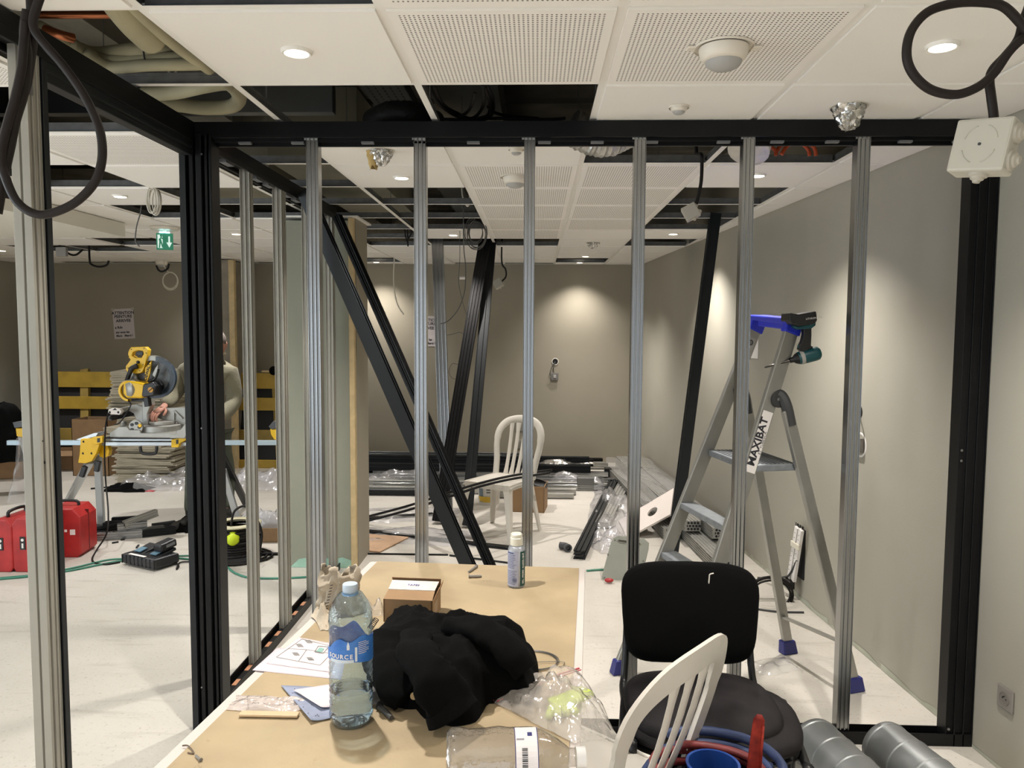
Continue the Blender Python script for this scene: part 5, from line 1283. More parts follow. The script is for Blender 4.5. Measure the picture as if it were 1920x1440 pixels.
# grey plate with a carrying slot
gpm = mat('grey_green_steel', '#8f9288', .5, .3, var=.05, vs_=8)
yb = rz(1160, 1088).y
pt = thing('case_plate', 'grey-green metal cover plate with a carrying handle leaning behind the black chair', 'cover plate', rz(1165, 1092))
outl = [(1128, 1082), (1131, 1089), (1180, 1094), (1195, 1094), (1203, 1085), (1216, 1030), (1217, 1018), (1208, 1010), (1160, 1004), (1150, 1008), (1145, 1018)]
hol = [(1160, 1011), (1200, 1017), (1202, 1021), (1199, 1023), (1161, 1017), (1158, 1014)]
def pq(px, py, o=0): 
    p = ry(px, py, yb); t_ = (p.z)/.3; return ry(px, py, yb+.12*t_+o)
o3 = [pq(*p) for p in outl]; o4 = [pq(p[0], p[1], .03) for p in outl]; n = len(outl)
mb = MB(); mb.add(o3+o4, [tuple(range(n)), tuple(range(2*n-1, n-1, -1))]+[(i, n+i, n+(i+1) % n, (i+1) % n) for i in range(n)]); mb.build('plate', gpm, pt, bevel=.003)
h3 = [pq(p[0], p[1], -.002) for p in hol]; mb = MB(); mb.tube(h3, .0035, 6, closed=True); mb.build('handle_rim', gpm, pt, smooth='all')
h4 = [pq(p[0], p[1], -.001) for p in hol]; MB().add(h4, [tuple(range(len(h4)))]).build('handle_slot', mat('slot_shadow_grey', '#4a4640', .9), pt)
mb = MB()
for p in ((1140, 1040), (1206, 1052), (1172, 1091), (1153, 1013), (1133, 1083)): mb.ell(pq(p[0], p[1], -.002), (.006, .003, .006), n=8, m_=5)
mb.build('screws', screwm, pt)
MB().ell(rz(1142, 1088, .02), (.03, .02, .014), n=12, m_=6).build('red_knob', mat('red_knob', '#a3262a', .4), pt, smooth='all')
# back wall: hole, hanging socket, low outlets
hw_ = ry(1041, 678, BACK-.002); t = thing('wall_box', 'round hole in the back wall with a hanging grey socket', 'socket', ry(1040, 700, BACK))
MB().lathe([(.0001, .001), (.038, .001), (.042, .004), (.042, 0)], hw_, (0, -1, 0), 24, caps=False).build('hole', bk2, t)
MB().lathe([(.033, .002), (.040, .006), (.044, .002)], hw_, (0, -1, 0), 24, caps=False).build('hole_rim', whitep, t, smooth='all')
q = ry(1040, 706, BACK-.02); MB().box(q, (.09, .012, .09)).build('socket_plate', mat('grey_socket', '#6f6d6a', .4), t, bevel=.004)
MB().box(q-V((0, .008, -.002)), (.035, .012, .04)).build('socket_insert', mat('pale_socket', '#a5a29d', .4), t, bevel=.004)
MB().tube(crv([hw_-V((0, .01, 0)), ry(1034, 690, BACK-.03), ry(1031, 702, BACK-.03), q-V((.03, 0, 0))], 5), .004, 6).tube(crv([hw_-V((0, .01, 0)), ry(1038, 690, BACK-.03), q+V((-.01, 0, .03))], 5), .004, 6).build('wires', greyp, t)
for px, py, w_, lab in ((977, 800, .14, 'pale double outlet plate low on the back wall behind the chair'), (978, 833, .14, 'lower pale outlet plate hidden by the white chair slats')):
    p = ry(px, py, BACK-.006); t = thing('outlet_plate', lab, 'socket', p); MB().box(p, (w_, .012, .11)).build('plate', mat('outlet_grey', '#98958c', .5), t, bevel=.003); MB().box(p-V((0, .007, 0)), (w_*.6, .004, .06)).build('outlet_face', mat('outlet_face', '#8b887f', .5), t)
# notes on the back wall
def note(px, py, w_, h_, lines, label, tilt=0, yw=BACK):
    p = ry(px, py, yw-.004); t = thing('wall_note', label, 'note', p)
    X = V((cos(tilt), 0, sin(tilt))); Z = V((-sin(tilt), 0, cos(tilt))); R_ = Matrix((X, Z, V((0, -1, 0)))).transposed()
    MB().box(p, (w_, h_, .001), R_).build('sheet', mat('note_sheet', '#c9c1c2', .8), t)
    tp = mat('clear_tape', '#a8a296', .4)
    for s in (-1, 1): MB().box(p+X*s*w_*.48+Z*h_*.49-V((0, .001, 0)), (.04, .03, .001), R_).build('tape', tp, t)
    for s, dx, dz, sz in lines: words('note_writing', s, sz, ink, mat_axes(p+X*dx*w_+Z*dz*h_-V((0, .0012, 0)), X, Z), t, .0015)
L1 = [('ATTENTION', 0, .36, .05), ('PEINTURE', 0, .24, .05), ('ARRIVEE', 0, .10, .05), ('a Rdv', -.25, -.12, .042), ('sur sous les', -.08, -.28, .036), ('Murs   Merci !', 0, -.40, .036)]
note(232, 607, .26, .37, L1, 'handwritten painting warning note on the back wall, above the mitre saw', .05)
note(800, 621, .25, .37, L1, 'handwritten note on the back wall half hidden by the second stud', 0)
# ================================================================== left room
YW = 6.05      # distance of the mitre saw
def S(px, py, dy=0.0): return ry(px, py, YW+dy)
def plate(mb, pts, y0, y1, yw=None):
    yw = YW if yw is None else yw
    P = [ry(px, py, yw+y0) for px, py in pts]; n = len(pts); Q = [V((p.x, yw+y1, p.z)) for p in P]
    mb.add(P+Q, [tuple(range(n)), tuple(range(2*n-1, n-1, -1))]+[(i, n+i, n+(i+1) % n, (i+1) % n) for i in range(n)]); return mb
def ringplate(mb, c, r0, r1, y0, y1, yw=None, n=40, a0=0, a1=2*pi):
    yw = YW if yw is None else yw; C = ry(c[0], c[1], yw+y0); k_ = (yw+y0)/FPX; V_ = []; full = abs(a1-a0-2*pi) < .01
    m_ = n if full else n+1
    for k in range(m_):
        a = a0+(a1-a0)*k/n
        for r in (r0, r1):
            for y in (y0, y1): V_.append(V((C.x+cos(a)*r*k_, yw+y, C.z+sin(a)*r*k_)))
    F = []
    for k in range(n):
        i, j = k*4, ((k+1) % m_)*4
        F += [(i, j, j+2, i+2), (i+1, i+3, j+3, j+1), (i+2, j+2, j+3, i+3), (i, i+1, j+1, j)]
    mb.add(V_, F); return mb
sawm = mat('cast_aluminium', '#a5a49e', .45, .5, var=.08, vs_=10)
dark = mat('saw_black', '#1e1e20', .4)
saw = thing('mitre_saw', 'yellow and grey sliding mitre saw standing on its trestle', 'saw', S(270, 822))
plate(MB(), [(205, 812), (222, 800), (238, 800), (243, 806), (262, 806), (264, 812), (352, 812), (352, 822), (205, 820)], -.16, .16).build('base', sawm, saw, bevel=.006)
MB().lathe([(.0001, 0), (.155, 0), (.155, .065), (.145, .07), (.0001, .07)], S(301, 812)+V((0, .02, 0)), (0, 0, 1), 36, caps=False).build('turntable', sawm, saw, smooth=.6)
MB().lathe([(.0001, 0), (.10, 0), (.10, .02), (.0001, .022)], S(301, 795)+V((0, .03, 0)), (0, 0, 1), 30, caps=False).build('turntable_disc', mat('pale_cast', '#b7b5ae', .4, .4), saw, smooth=.6)
mb = MB(); plate(mb, [(292, 766), (350, 764), (350, 806), (340, 806), (338, 800), (330, 790), (310, 790), (292, 782)], .06, .09); mb.build('fence', sawm, saw, bevel=.003)
mb = MB(); mb.bar(S(326, 770, .05), S(342, 785, .05), .01, .01); mb.bar(S(326, 770, .05), S(326, 788, .05), .01, .01); mb.build('fence_ribs', sawm, saw)
mb = MB(); plate(mb, [(352, 796), (346, 796), (338, 806), (330, 808), (330, 814), (318, 816), (318, 822), (346, 822), (352, 812)], -.20, -.10); mb.build('base_wing', sawm, saw, bevel=.004)
# slide tubes, arm
for dx, dy in ((0, 0), (.05, .03)):
    MB().tube([S(208, 775, -.12+dx), S(262, 762, .05+dx)], .024, 14).build('slide_tube', sawm, saw, smooth=.6)
mb = MB(); plate(mb, [(203, 768), (210, 765), (224, 767), (228, 772), (224, 778), (208, 777), (202, 774)], -.16, -.12); mb.build('tube_end_cap', white, saw, bevel=.004)
mb = MB(); 
for x in (206, 222): mb.cyl(S(x, 773, -.163), S(x, 773, -.158), .009, n=10)
plate(mb, [(211, 769), (215, 765), (219, 769)], -.163, -.159); mb.build('cap_marks', dark, saw)
MB().tube([S(207, 784, -.14), S(250, 774, .0)], .022, 14).build('lower_tube', dark, saw, smooth=.6)
mb = MB(); mb.lathe([(.008, 0), (.020, 0), (.020, .004), (.008, .004)], S(207, 784, -.145), (0, 1, 0), 14, caps=False); mb.build('tube_mouth', mat('tube_inside', '#3c3b39', .5), saw)
mb = MB(); plate(mb, [(236, 763), (256, 758), (268, 762), (272, 780), (275, 806), (262, 808), (256, 790), (250, 775), (240, 772)], -.03, .05); mb.build('arm_casting', sawm, saw, bevel=.006)
mb = MB(); plate(mb, [(266, 745), (281, 745), (282, 760), (276, 776), (278, 805), (268, 806), (266, 780)], -.04, .04); mb.build('pivot_post', sawm, saw, bevel=.006)
MB().lathe([(.0001, 0), (.055, 0), (.058, .01), (.05, .03), (.0001, .032)][::-1], S(254, 801, -.15), (0, 1, 0), 24, caps=False).build('bevel_wheel', sawm, saw, smooth=.6)
mb = MB()
for a in (0, 1.25, 2.5, 3.8, 5.0): mb.lathe([(.0001, 0), (.013, 0), (.013, .003), (.0001, .003)], S(253, 801, -.156)+V((cos(a)*.032, 0, sin(a)*.032)), (0, 1, 0), 10)
mb.build('wheel_holes', dark, saw)
MB().lathe([(.0001, 0), (.014, 0), (.014, .006), (.0001, .006)], S(262, 798, -.160), (0, 1, 0), 12).build('yellow_latch', yel, saw)
mb = MB(); mb.tube([S(246, 795, -.12), S(244, 812, -.14), S(248, 816, -.14)], .012, 8); mb.build('clamp_lever', sawm, saw, smooth='all')
MB().tube([S(232, 790), S(232, 808)], [.02, .03], 12).build('dust_spout', sawm, saw, smooth='all')
# head
blade = mat('saw_blade', '#6d6f70', .5, .3)
mb = MB(); ringplate(mb, (289, 707), 0, 36, -.012, -.008); mb.build('blade', blade, saw)
mb = MB(); ringplate(mb, (284, 706), 30, 40, -.05, .0, a0=1.15, a1=4.6); ringplate(mb, (284, 706), 0, 31, -.0, .02, a0=1.2, a1=4.5); mb.build('blade_guard', sawm, saw, bevel=.004)
mb = MB(); ringplate(mb, (290, 706), 29, 39, -.055, -.03, a0=-1.9, a1=1.5, n=30); mb.build('lower_guard', film('smoked_guard', '#6f7f8d', milk=.35, bump=0, milkcol='#3a4550'), saw, bevel=0)
mb = MB(); ringplate(mb, (290, 708), 36, 40, -.058, -.028, a0=-2.2, a1=.9, n=30); mb.build('guard_rim', mat('blue_black_rim', '#2b3a4a', .3), saw)
mb = MB(); plate(mb, [(272, 690), (284, 676), (281, 700), (276, 716), (271, 712)], -.066, -.05); gs = mb.build('guard_sticker', yel, saw, bevel=.002)
tx = V((.28, 0, 1)).normalized(); words('sticker_text', 'DEWALT', .034, ink, mat_axes(S(276.5, 697, -.068), tx, V((-1, 0, .28))), saw, .001)
mb = MB(); plate(mb, [(291, 690), (297, 682), (295, 696), (290, 708), (285, 703)], -.075, -.06); mb.build('guard_lever', sawm, saw, bevel=.003)
mb = MB(); mb.tube(crv([S(297, 692, -.065), S(293, 706, -.065), S(288, 712, -.065), S(278, 715, -.065)], 4), .011, 8); mb.build('link_arm', dark, saw, smooth='all')
mb = MB(); plate(mb, [(231, 717), (238, 714), (254, 716), (270, 719), (271, 740), (264, 747), (237, 746), (230, 738)], -.16, -.02); mb.build('motor_cover', yel, saw, bevel=.012)
MB().lathe([(.0001, 0), (.05, 0), (.074, .02), (.08, .06), (.078, .10), (.0001, .10)], S(234, 731, -.15), (.55, .83, .05), 26, caps=False).build('gear_case', sawm, saw, smooth=.7)
mb = MB(); ringplate(mb, (241, 733), 16, 20, -.15, -.10, a0=1.7, a1=4.6, n=20); mb.build('case_rim', yel, saw)
mb = MB(); plate(mb, [(268, 721), (286, 716), (292, 724), (288, 742), (270, 745), (265, 742)], -.17, -.03); mb.build('motor_end', dark, saw, bevel=.008)
MB().lathe([(.0001, 0), (.021, 0), (.021, .006), (.0001, .006)], S(282, 731, -.178), (0, 1, 0), 18).build('end_badge', mat('orange_badge', '#c98f1d', .4), saw)
MB().bar(S(277, 735, -.181), S(286, 727, -.181), .006, .004).build('badge_mark', dark, saw)
mb = MB()
hand_o = [(245, 651), (272, 650), (278, 656), (276, 668), (270, 690), (266, 699), (256, 701), (237, 697), (234, 690), (238, 683), (245, 681), (246, 676), (240, 669), (240, 660)]
hand_i = [(249, 660), (258, 657), (268, 658), (269, 664), (265, 671), (254, 671), (247, 667)]
yw_ = YW
def holed(mb, outer, inner, y0, y1):
    # quad strips between outer and inner outlines by angle
    ic = (sum(p[0] for p in inner)/len(inner), sum(p[1] for p in inner)/len(inner)); n = 48
    def cast(poly, a):
        dx, dy = cos(a), sin(a); best = 0
        for k in range(len(poly)):
            x1, y1_ = poly[k][0]-ic[0], poly[k][1]-ic[1]; x2, y2_ = poly[(k+1) % len(poly)][0]-ic[0], poly[(k+1) % len(poly)][1]-ic[1]
            den = dx*(y2_-y1_)-dy*(x2-x1)
            if abs(den) < 1e-9: continue
            t = (x1*(y2_-y1_)-y1_*(x2-x1))/den; s = (x1*dy-y1_*dx)/den
            if t > 0 and -.001 <= s <= 1.001: best = max(best, t)
        return (ic[0]+dx*best, ic[1]+dy*best)
    V_ = []
    for k in range(n):
        a = 2*pi*k/n; o_, i_ = cast(outer, a), cast(inner, a)
        for q in (o_, i_):
            for yy in (y0, y1): p = ry(q[0], q[1], YW+y0); V_.append(V((p.x, YW+yy, p.z)))
    F = []
    for k in range(n):
        i, j = 4*k, 4*((k+1) % n); F += [(i, i+2, j+2, j), (i+1, j+1, j+3, i+3), (i, j, j+1, i+1), (i+2, i+3, j+3, j+2)]
    mb.add(V_, F)
holed(mb, hand_o, hand_i, -.07, -.02); mb.build('handle', yel, saw, bevel=.004)
mb = MB(); plate(mb, [(256, 660), (268, 660), (267, 666), (257, 666)], -.06, -.03); mb.build('trigger', dark, saw, bevel=.002)
MB().ell(S(259, 679, -.07), (.016, .01, .013), n=10, m_=6).build('lock_button', dark, saw, smooth='all')
mb = MB()
for x, y in ((246, 655), (270, 653), (274, 662), (241, 668), (268, 684), (240, 690), (262, 695)): mb.cyl(S(x, y, -.073), S(x, y, -.068), .004, n=6)
mb.build('handle_screws', dark, saw)
MB().tube(crv([S(258, 686, -.09), S(248, 690, -.10), S(243, 700, -.10), S(238, 713, -.08)], 5), [.022]*3+[.02]*5+[.017]*8, 10).build('carry_grip', dark, saw, smooth='all')
MB().tube([S(253, 700, -.04), S(256, 716, -.05)], .016, 8).build('neck', sawm, saw, smooth='all')
mb = MB(); mb.bar(S(243, 750, -.05), S(272, 750, -.05), .05, .02, (0, 0, 1)); mb.bar(S(275, 742, -.05), S(278, 762, -.05), .04, .05); mb.build('hinge_block', dark, saw, bevel=.004)
MB().tube(crv([S(238, 714, -.1), S(228, 735, -.12), S(232, 748, -.12), S(245, 756, -.1), S(240, 770, -.1), S(225, 792, -.1), S(214, 796, -.08)], 5), .005, 6).build('cable', dark, saw, smooth='all')
# trestle
st = thing('saw_trestle', 'long aluminium saw trestle with yellow brackets', 'trestle', V((S(270, 830).x, YW, 0)))
strm = mat('trestle_aluminium', '#b7bcc0', .32, .75)
mb = MB(); plate(mb, [(186, 823), (352, 823), (352, 827), (186, 827)], -.10, .10); plate(mb, [(186, 829), (372, 829), (372, 836), (186, 836)], -.11, -.06); plate(mb, [(186, 827), (372, 827), (372, 832), (186, 832)], -.02, .03); mb.build('main_beam', strm, st, bevel=.003)
mb = MB(); zx = mat('zinc_extension', '#a9b8c0', .35, .6); plate(mb, [(12, 826), (190, 826), (190, 835), (12, 835)], .04, .075).build('extension_bar', zx, st, bevel=.003); plate(MB(), [(370, 826), (522, 826), (522, 835), (370, 835)], .04, .075).build('extension_bar', zx, st, bevel=.003)
plate(MB(), [(196, 820), (240, 816), (345, 818), (345, 823), (196, 824)], -.09, .09).build('mount_plate', dark, st, bevel=.003)
def sbr(pts, y0=-.15, y1=-.11): return plate(MB(), pts, y0, y1).build('yellow_bracket', yel, st, bevel=.004)
sbr([(151, 823), (186, 822), (186, 835), (181, 850), (172, 865), (160, 869), (146, 868), (149, 852)])
sbr([(186, 836), (200, 832), (205, 845), (203, 855), (194, 859), (186, 856)], -.08, -.03)
sbr([(172, 820), (192, 818), (192, 830), (180, 834), (172, 832)], -.17, -.13)
sbr([(321, 824), (335, 822), (350, 817), (350, 824), (336, 832), (334, 839), (321, 839)], -.15, -.11)
mb = MB()
for x, y in ((157, 828), (156, 850), (172, 850)): mb.cyl(S(x, y, -.152), S(x, y, -.149), .009, n=8)
plate(mb, [(182, 822), (187, 821), (187, 829), (182, 830)], -.173, -.17); plate(mb, [(330, 825), (334, 824), (334, 832), (330, 833)], -.153, -.149); mb.build('bracket_holes', dark, st)
mb = MB(); plate(mb, [(142, 824), (176, 812), (184, 812), (180, 818), (150, 826)], -.12, -.02); mb.build('end_plate', strm, st, bevel=.002)
def legp(x0, y0, x1, y1, w_, mt, zz=None, yt=YW, w2=None):
    b_ = rz(x1, y1, .01); a_ = ry(x0, y0, yt); MB().bar(a_, b_, w_, w_*.6).build('leg', mt, st, bevel=.003)
legp(168, 866, 125, 945, .06, strm, yt=YW-.12); legp(183, 852, 190, 981, .055, strm, yt=YW-.05)
legp(418, 880, 449, 986, .05, strm, yt=YW-.1); legp(414, 850, 463, 948, .055, dark, yt=YW)
for x, y, w_ in ((158, 880, 1), (183, 870, 0)):
    MB().bar(S(x+2, y-6, -.13), S(x-2+w_*-3, y+14, -.13), .04, .03).build('leg_grip', dark, st, bevel=.006)
MB().tube(crv([S(263, 837, -.12), S(265, 848, -.12), S(272, 851, -.12), S(288, 851, -.12), S(293, 847, -.12), S(294, 837, -.12)], 4), .012, 8).build('carry_handle', dark, st, smooth='all')
for x0, lab in ((23, 0), (506, 1)):
    mb = MB(); plate(mb, [(x0+6, 803), (x0+28, 803), (x0+28, 817), (x0+18, 820), (x0+8, 818)] if not lab else [(x0, 804), (x0+22, 806), (x0+20, 826), (x0+8, 824), (x0+2, 815)], -.05, .05); mb.build('end_stop', yel, st, bevel=.004)
    mb = MB(); plate(mb, [(x0, 792), (x0+30, 790), (x0+30, 799), (x0+4, 803)] if not lab else [(x0-3, 800), (x0+6, 790), (x0+20, 788), (x0+20, 800), (x0+4, 806)], -.06, .06); mb.build('end_roller', mat('grey_roller', '#4b4c50', .4), st, bevel=.004)
MB().bar(S(38, 818), rz(40, 968, .01)+V((0, .3, 0)), .03, .03).build('end_leg', strm, st)
# saw power cable down to the floor
P = crv([S(203, 775, -.17), S(198, 800, -.2), S(196, 850, -.22), S(198, 900, -.25), rz(203, 960, .25), rz(200, 1000, .12), rz(182, 1030, .01), rz(173, 1048, .006), rz(180, 1056, .006), rz(200, 1058, .006), rz(225, 1054, .006)], 6)
single(MB().tube(P, .006, 8), 'power_cable', 'black power cable dropping from the mitre saw to the floor', 'cable', blackr, smooth='all')
# ------------------------------------------------------------------ the worker
YPn = 6.45
def Q(px, py, dy=0): return ry(px, py, YPn+dy)
man = thing('person', 'man in beige fleece and grey-green trousers working at the saw, half hidden by black post', 'person', Q(395, 960)*V((1, 1, 0)) if False else V((Q(395, 900).x, YPn, 0)))
skin_m = mat('skin', '#c08a76', .55); hair_m = mat('grey_hair', '#6f655f', .85, var=.2, vs_=60)
fleece = mat('beige_fleece', '#7c7762', .9, var=.06, vs_=8, bump=.3, bs=60, sheen=.1); trous = mat('grey_green_trousers', '#4c5145', .9, var=.1, vs_=6, bump=.2, bs=20)
def skinmesh(name, verts, edges, mt, sub=2):
    me = bpy.data.meshes.new(name); inv = RM[man.name].inverted()
    me.from_pydata([tuple(inv @ V(v[:3])) for v in verts], edges, []); me.materials.append(mt)
    o = bpy.data.objects.new(name, me); COL.objects.link(o); o.parent = man; RM[o.name] = RM[man.name]
    md = o.modifiers.new('k', 'SKIN'); md.use_smooth_shade = True
    me.skin_vertices.new() if not me.skin_vertices else None
    for k, v in enumerate(verts): me.skin_vertices[0].data[k].radius = (v[3], v[4] if len(v) > 4 else v[3]); 
    me.skin_vertices[0].data[0].use_root = True
    s = o.modifiers.new('s', 'SUBSURF'); s.levels = sub; s.render_levels = sub
    return o
def v4(p, *r): return (p.x, p.y, p.z, *r)
pel = Q(388, 805); che = Q(386, 745); up_ = Q(388, 695, -.05); nk = Q(402, 670, -.08); hd = Q(406, 645, -.10)
sL, eL, wL, hL = Q(348, 697, -.05), Q(326, 742, -.12), Q(308, 762, -.30), Q(300, 768, -.36)
sR, eR, wR = Q(432, 700, -.05), Q(441, 752, -.05), Q(415, 785, -.25)
hR = Q(398, 785, -.32)
kL, aL = Q(365, 890, -.02), rz(360, 968, .09); kR, aR = Q(424, 885, 0), rz(424, 962, .09)
bv = [v4(pel, .13, .10), v4(che, .14, .10), v4(up_, .11, .085), v4(nk, .055, .055), v4(hd-V((0, 0, .02)), .06, .065),
      v4(sL, .055), v4(eL, .042), v4(wL, .027), v4(hL, .030, .020), v4(sR, .055), v4(eR, .042), v4(wR, .028), v4(hR, .03, .02),
      v4(kL, .055), v4(aL, .04), v4(kR, .055), v4(aR, .04)]
be = [(0, 1), (1, 2), (2, 3), (3, 4), (2, 5), (5, 6), (6, 7), (7, 8), (2, 9), (9, 10), (10, 11), (11, 12), (0, 13), (13, 14), (0, 15), (15, 16)]
skinmesh('body', bv, be, skin_m)
fl_ = [v4(pel+V((0, 0, -.0)), .165, .125), v4(che, .185, .13), v4(up_, .15, .11), v4(sL, .085), v4(sL.lerp(eL, .5), .078), v4(eL, .068), v4(eL.lerp(wL, .6), .058), v4(wL, .048),
       v4(sR, .085), v4(sR.lerp(eR, .5), .08), v4(eR, .07), v4(eR.lerp(wR, .6), .06), v4(wR, .05), v4(nk-V((0, 0, .02)), .08, .08)]
skinmesh('fleece_jacket', fl_, [(0, 1), (1, 2), (2, 3), (3, 4), (4, 5), (5, 6), (6, 7), (2, 8), (8, 9), (9, 10), (10, 11), (11, 12), (2, 13)], fleece)
hipz = Q(388, 812)
skinmesh('trousers', [v4(hipz, .16, .12), v4(hipz+V((-.09, 0, -.06)), .10), v4(kL, .082), v4(aL+V((0, 0, .02)), .065), v4(hipz+V((.10, 0, -.06)), .10), v4(kR, .082), v4(aR+V((0, 0, .02)), .065)],
         [(0, 1), (1, 2), (2, 3), (0, 4), (4, 5), (5, 6)], trous)
# head with features, turned down to the left
hr = rot3(0, 0, .5) @ rot3(.25, 0, 0)
mb = MB(); mb.ell(hd, (.075, .092, .112), hr, 20, 14)
for p in mb.v:
    pass
mb.ell(hd+hr @ V((0, -.095, -.015)), (.012, .02, .022), hr, 8, 6); mb.ell(hd+hr @ V((0, -.07, -.075)), (.04, .03, .03), hr, 12, 8)
for s in (-1, 1): mb.ell(hd+hr @ V((s*.076, .01, -.01)), (.010, .020, .032), hr, 8, 6)
mb.build('head', skin_m, man, smooth='all')
mb = MB()
for s in (-1, 1): mb.ell(hd+hr @ V((s*.03, -.082, .012)), (.011, .008, .006), hr, 8, 6)
mb.build('eyes', mat('eye_dark', '#2c2420', .3), man, smooth='all')
mb = MB(); mb.ell(hd+hr @ V((0, -.090, -.055)), (.022, .006, .005), hr, 8, 6); mb.build('mouth', mat('lip', '#9a5f55', .5), man, smooth='all')
mb = MB(); mb.grid(lambda u, v: hd+hr @ V((cos(u*2*pi)*sin(v*1.75)*.079, sin(u*2*pi)*sin(v*1.75)*.096+.008, cos(v*1.75)*.117+.002+(.03*v if sin(u*2*pi) < -.2 else 0))), 24, 10, closed=True); mb.build('hair', hair_m, man, smooth='all')
mb = MB(); cc_ = nk+V((0, 0, .02)); mb.grid(lambda u, v: cc_+V((cos(u*2*pi)*(.068+.028*v), sin(u*2*pi)*(.066+.028*v), .045-.06*v+.02*cos(u*2*pi))), 20, 3, closed=True); mb.build('collar', mat('cream_collar', '#c9bda6', .9), man, smooth='all', solid=.006)
# hands: palm with five fingers
def hand(base, d, up, nm):
    d = d.normalized(); si = d.cross(up).normalized(); mb = MB()
    mb.tube([base-d*.03, base, base+d*.05, base+d*.085], [.024, .034, .038, .034], 10, flat=(1, .55) )
    for k, (o_, l) in enumerate(((-.028, .062), (-.010, .074), (.009, .070), (.027, .056))):
        a = base+d*.075+si*o_; b = a+d*l*.5-up*.006; c = b+d*l*.25-up*l*.45; e = c-up*l*.35-d*.006
        mb.tube(crv([a, b, c, e], 3), [.0098]*8+[.0085]*2, 8)
    a = base+d*.01-si*.034; mb.tube(crv([a, a+d*.03-si*.022-up*.008, a+d*.055-si*.018-up*.025], 3), [.011]*6+[.009], 8)
    mb.build(nm, skin_m, man, smooth='all')
hand(wL+(hL-wL).normalized()*.02, (hL-wL)+V((-.02, -.02, -.02)), V((.1, -.4, .9)).normalized(), 'hand'); hand(wR+(hR-wR).normalized()*.02, hR-wR, V((0, -.3, .95)).normalized(), 'hand')
mb = MB()
for p, s in ((aL, -1), (aR, 1)):
    f_ = V((s*.03-.03, -.12, 0)); b0_ = V((p.x, p.y, .0)); mb2 = MB()
    mb2.tube([b0_+V((0, .07, .045)), b0_+V((0, .02, .055)), b0_+f_*.6+V((0, 0, .045)), b0_+f_*1.3+V((0, 0, .035)), b0_+f_*1.6+V((0, 0, .03))], [.040, .046, .044, .038, .02], 12); 
    for q in range(len(mb2.v)): mb2.v[q].z = max(.004, mb2.v[q].z)
    mb2.build('shoe', mat('dark_shoe', '#26241f', .7), man, smooth='all')
    m3 = MB(); m3.tube([b0_+V((0, 0, .04)), b0_+V((0, 0, .13))], [.045, .05], 12); m3.build('shoe_cuff', mat('dark_sock', '#23231f', .9), man, smooth='all')
# ------------------------------------------------------------------ stack of plaster tiles
tm = mat('stacked_tile_edge', '#aca491', .8, var=.1, vs_=7)
yS = 7.72; p0 = ry(270, 905, yS); g = random.Random(9); proto = None
z = .0; k = 0
def stack_tile(cx, cy_, z, w_, d_, rot, tl):
    global proto
    if proto is None:
        mb = MB(); mb.box((0, 0, .0085), (.60, .60, .0165)); proto = mb.build('plaster_tile', tm, None, bevel=.002)
        o = proto; tag(o, 'grey plaster ceiling tile in the tall untidy stack behind the mitre saw', 'ceiling tile', 'plaster tiles in the stack behind the saw')
    else: o = proto.copy(); COL.objects.link(o)
    o.location = (cx, cy_, z); o.rotation_euler = (0, tl, rot); o.scale = (1, 1, 1)
while z < .90:
    lvl = z
    off = (0, .02, -.05, .03, -.03)[int(z*5.2) % 5]
    stack_tile(ry(268, 900, yS).x+off*(1.5 if z > .3 else 1)+g.uniform(-.028, .028), yS+.3+g.uniform(-.03, .03), z+.001, 1, 1, g.uniform(-.10, .10)+(.12 if z < .12 else 0), 0)
    z += .0178
z0 = z
while z < z0+.26:
    stack_tile(ry(236, 720, yS).x+.12+g.uniform(-.012, .012), yS+.25, z+.001, 1, 1, .25+g.uniform(-.05, .05), 0); z += .0178
# ------------------------------------------------------------------ yellow slatted panels leaning on the back wall
ywd = mat('yellow_varnished_timber', '#b39436', .55, var=.12, vs_=7, bump=.1, bs=30); ywd2 = mat('pale_yellow_timber', '#9c8440', .6, var=.12, vs_=9)
rack = thing('slatted_panel', 'yellow timber slatted panel with black sheeting leaning on the back wall', 'timber panel', V((ry(300, 880, 8.75).x, 8.75, 0)))
xa, xb = ry(40, 720, 8.8).x, ry(524, 720, 8.8).x
def leanY(z): return 8.75+.28*z
for (py, h_, mt_) in ((714, 30, ywd), (757, 24, ywd), (815, 24, ywd2), (868, 24, ywd)):
    zc = ry(300, py, 8.9).z; hh_ = h_/FPX*8.9
    MB().bb(xa, xb, leanY(zc)-.02, leanY(zc)+.02, zc-hh_/2, zc+hh_/2).build('slat', mt_, rack, bevel=.003)
for px in (60, 140, 245, 325, 505):
    x = ry(px, 700, 8.9).x; zt = ry(px, 694, 8.95).z
    MB().bar(V((x+.16, leanY(0)+.05, .01)), V((x, leanY(zt)+.05, zt)), .10, .05, (0, 1, 0)).build('upright', ywd2, rack, bevel=.003)
MB().add([(xa, leanY(.05)+.085, .05), (xb, leanY(.05)+.085, .05), (xb, leanY(1.0)+.085, 1.0), (xa, leanY(1.0)+.085, 1.0)], [(0, 1, 2, 3)]).build('black_sheet', mat('black_sheeting', '#1b1b1c', .6), rack, solid=.004)
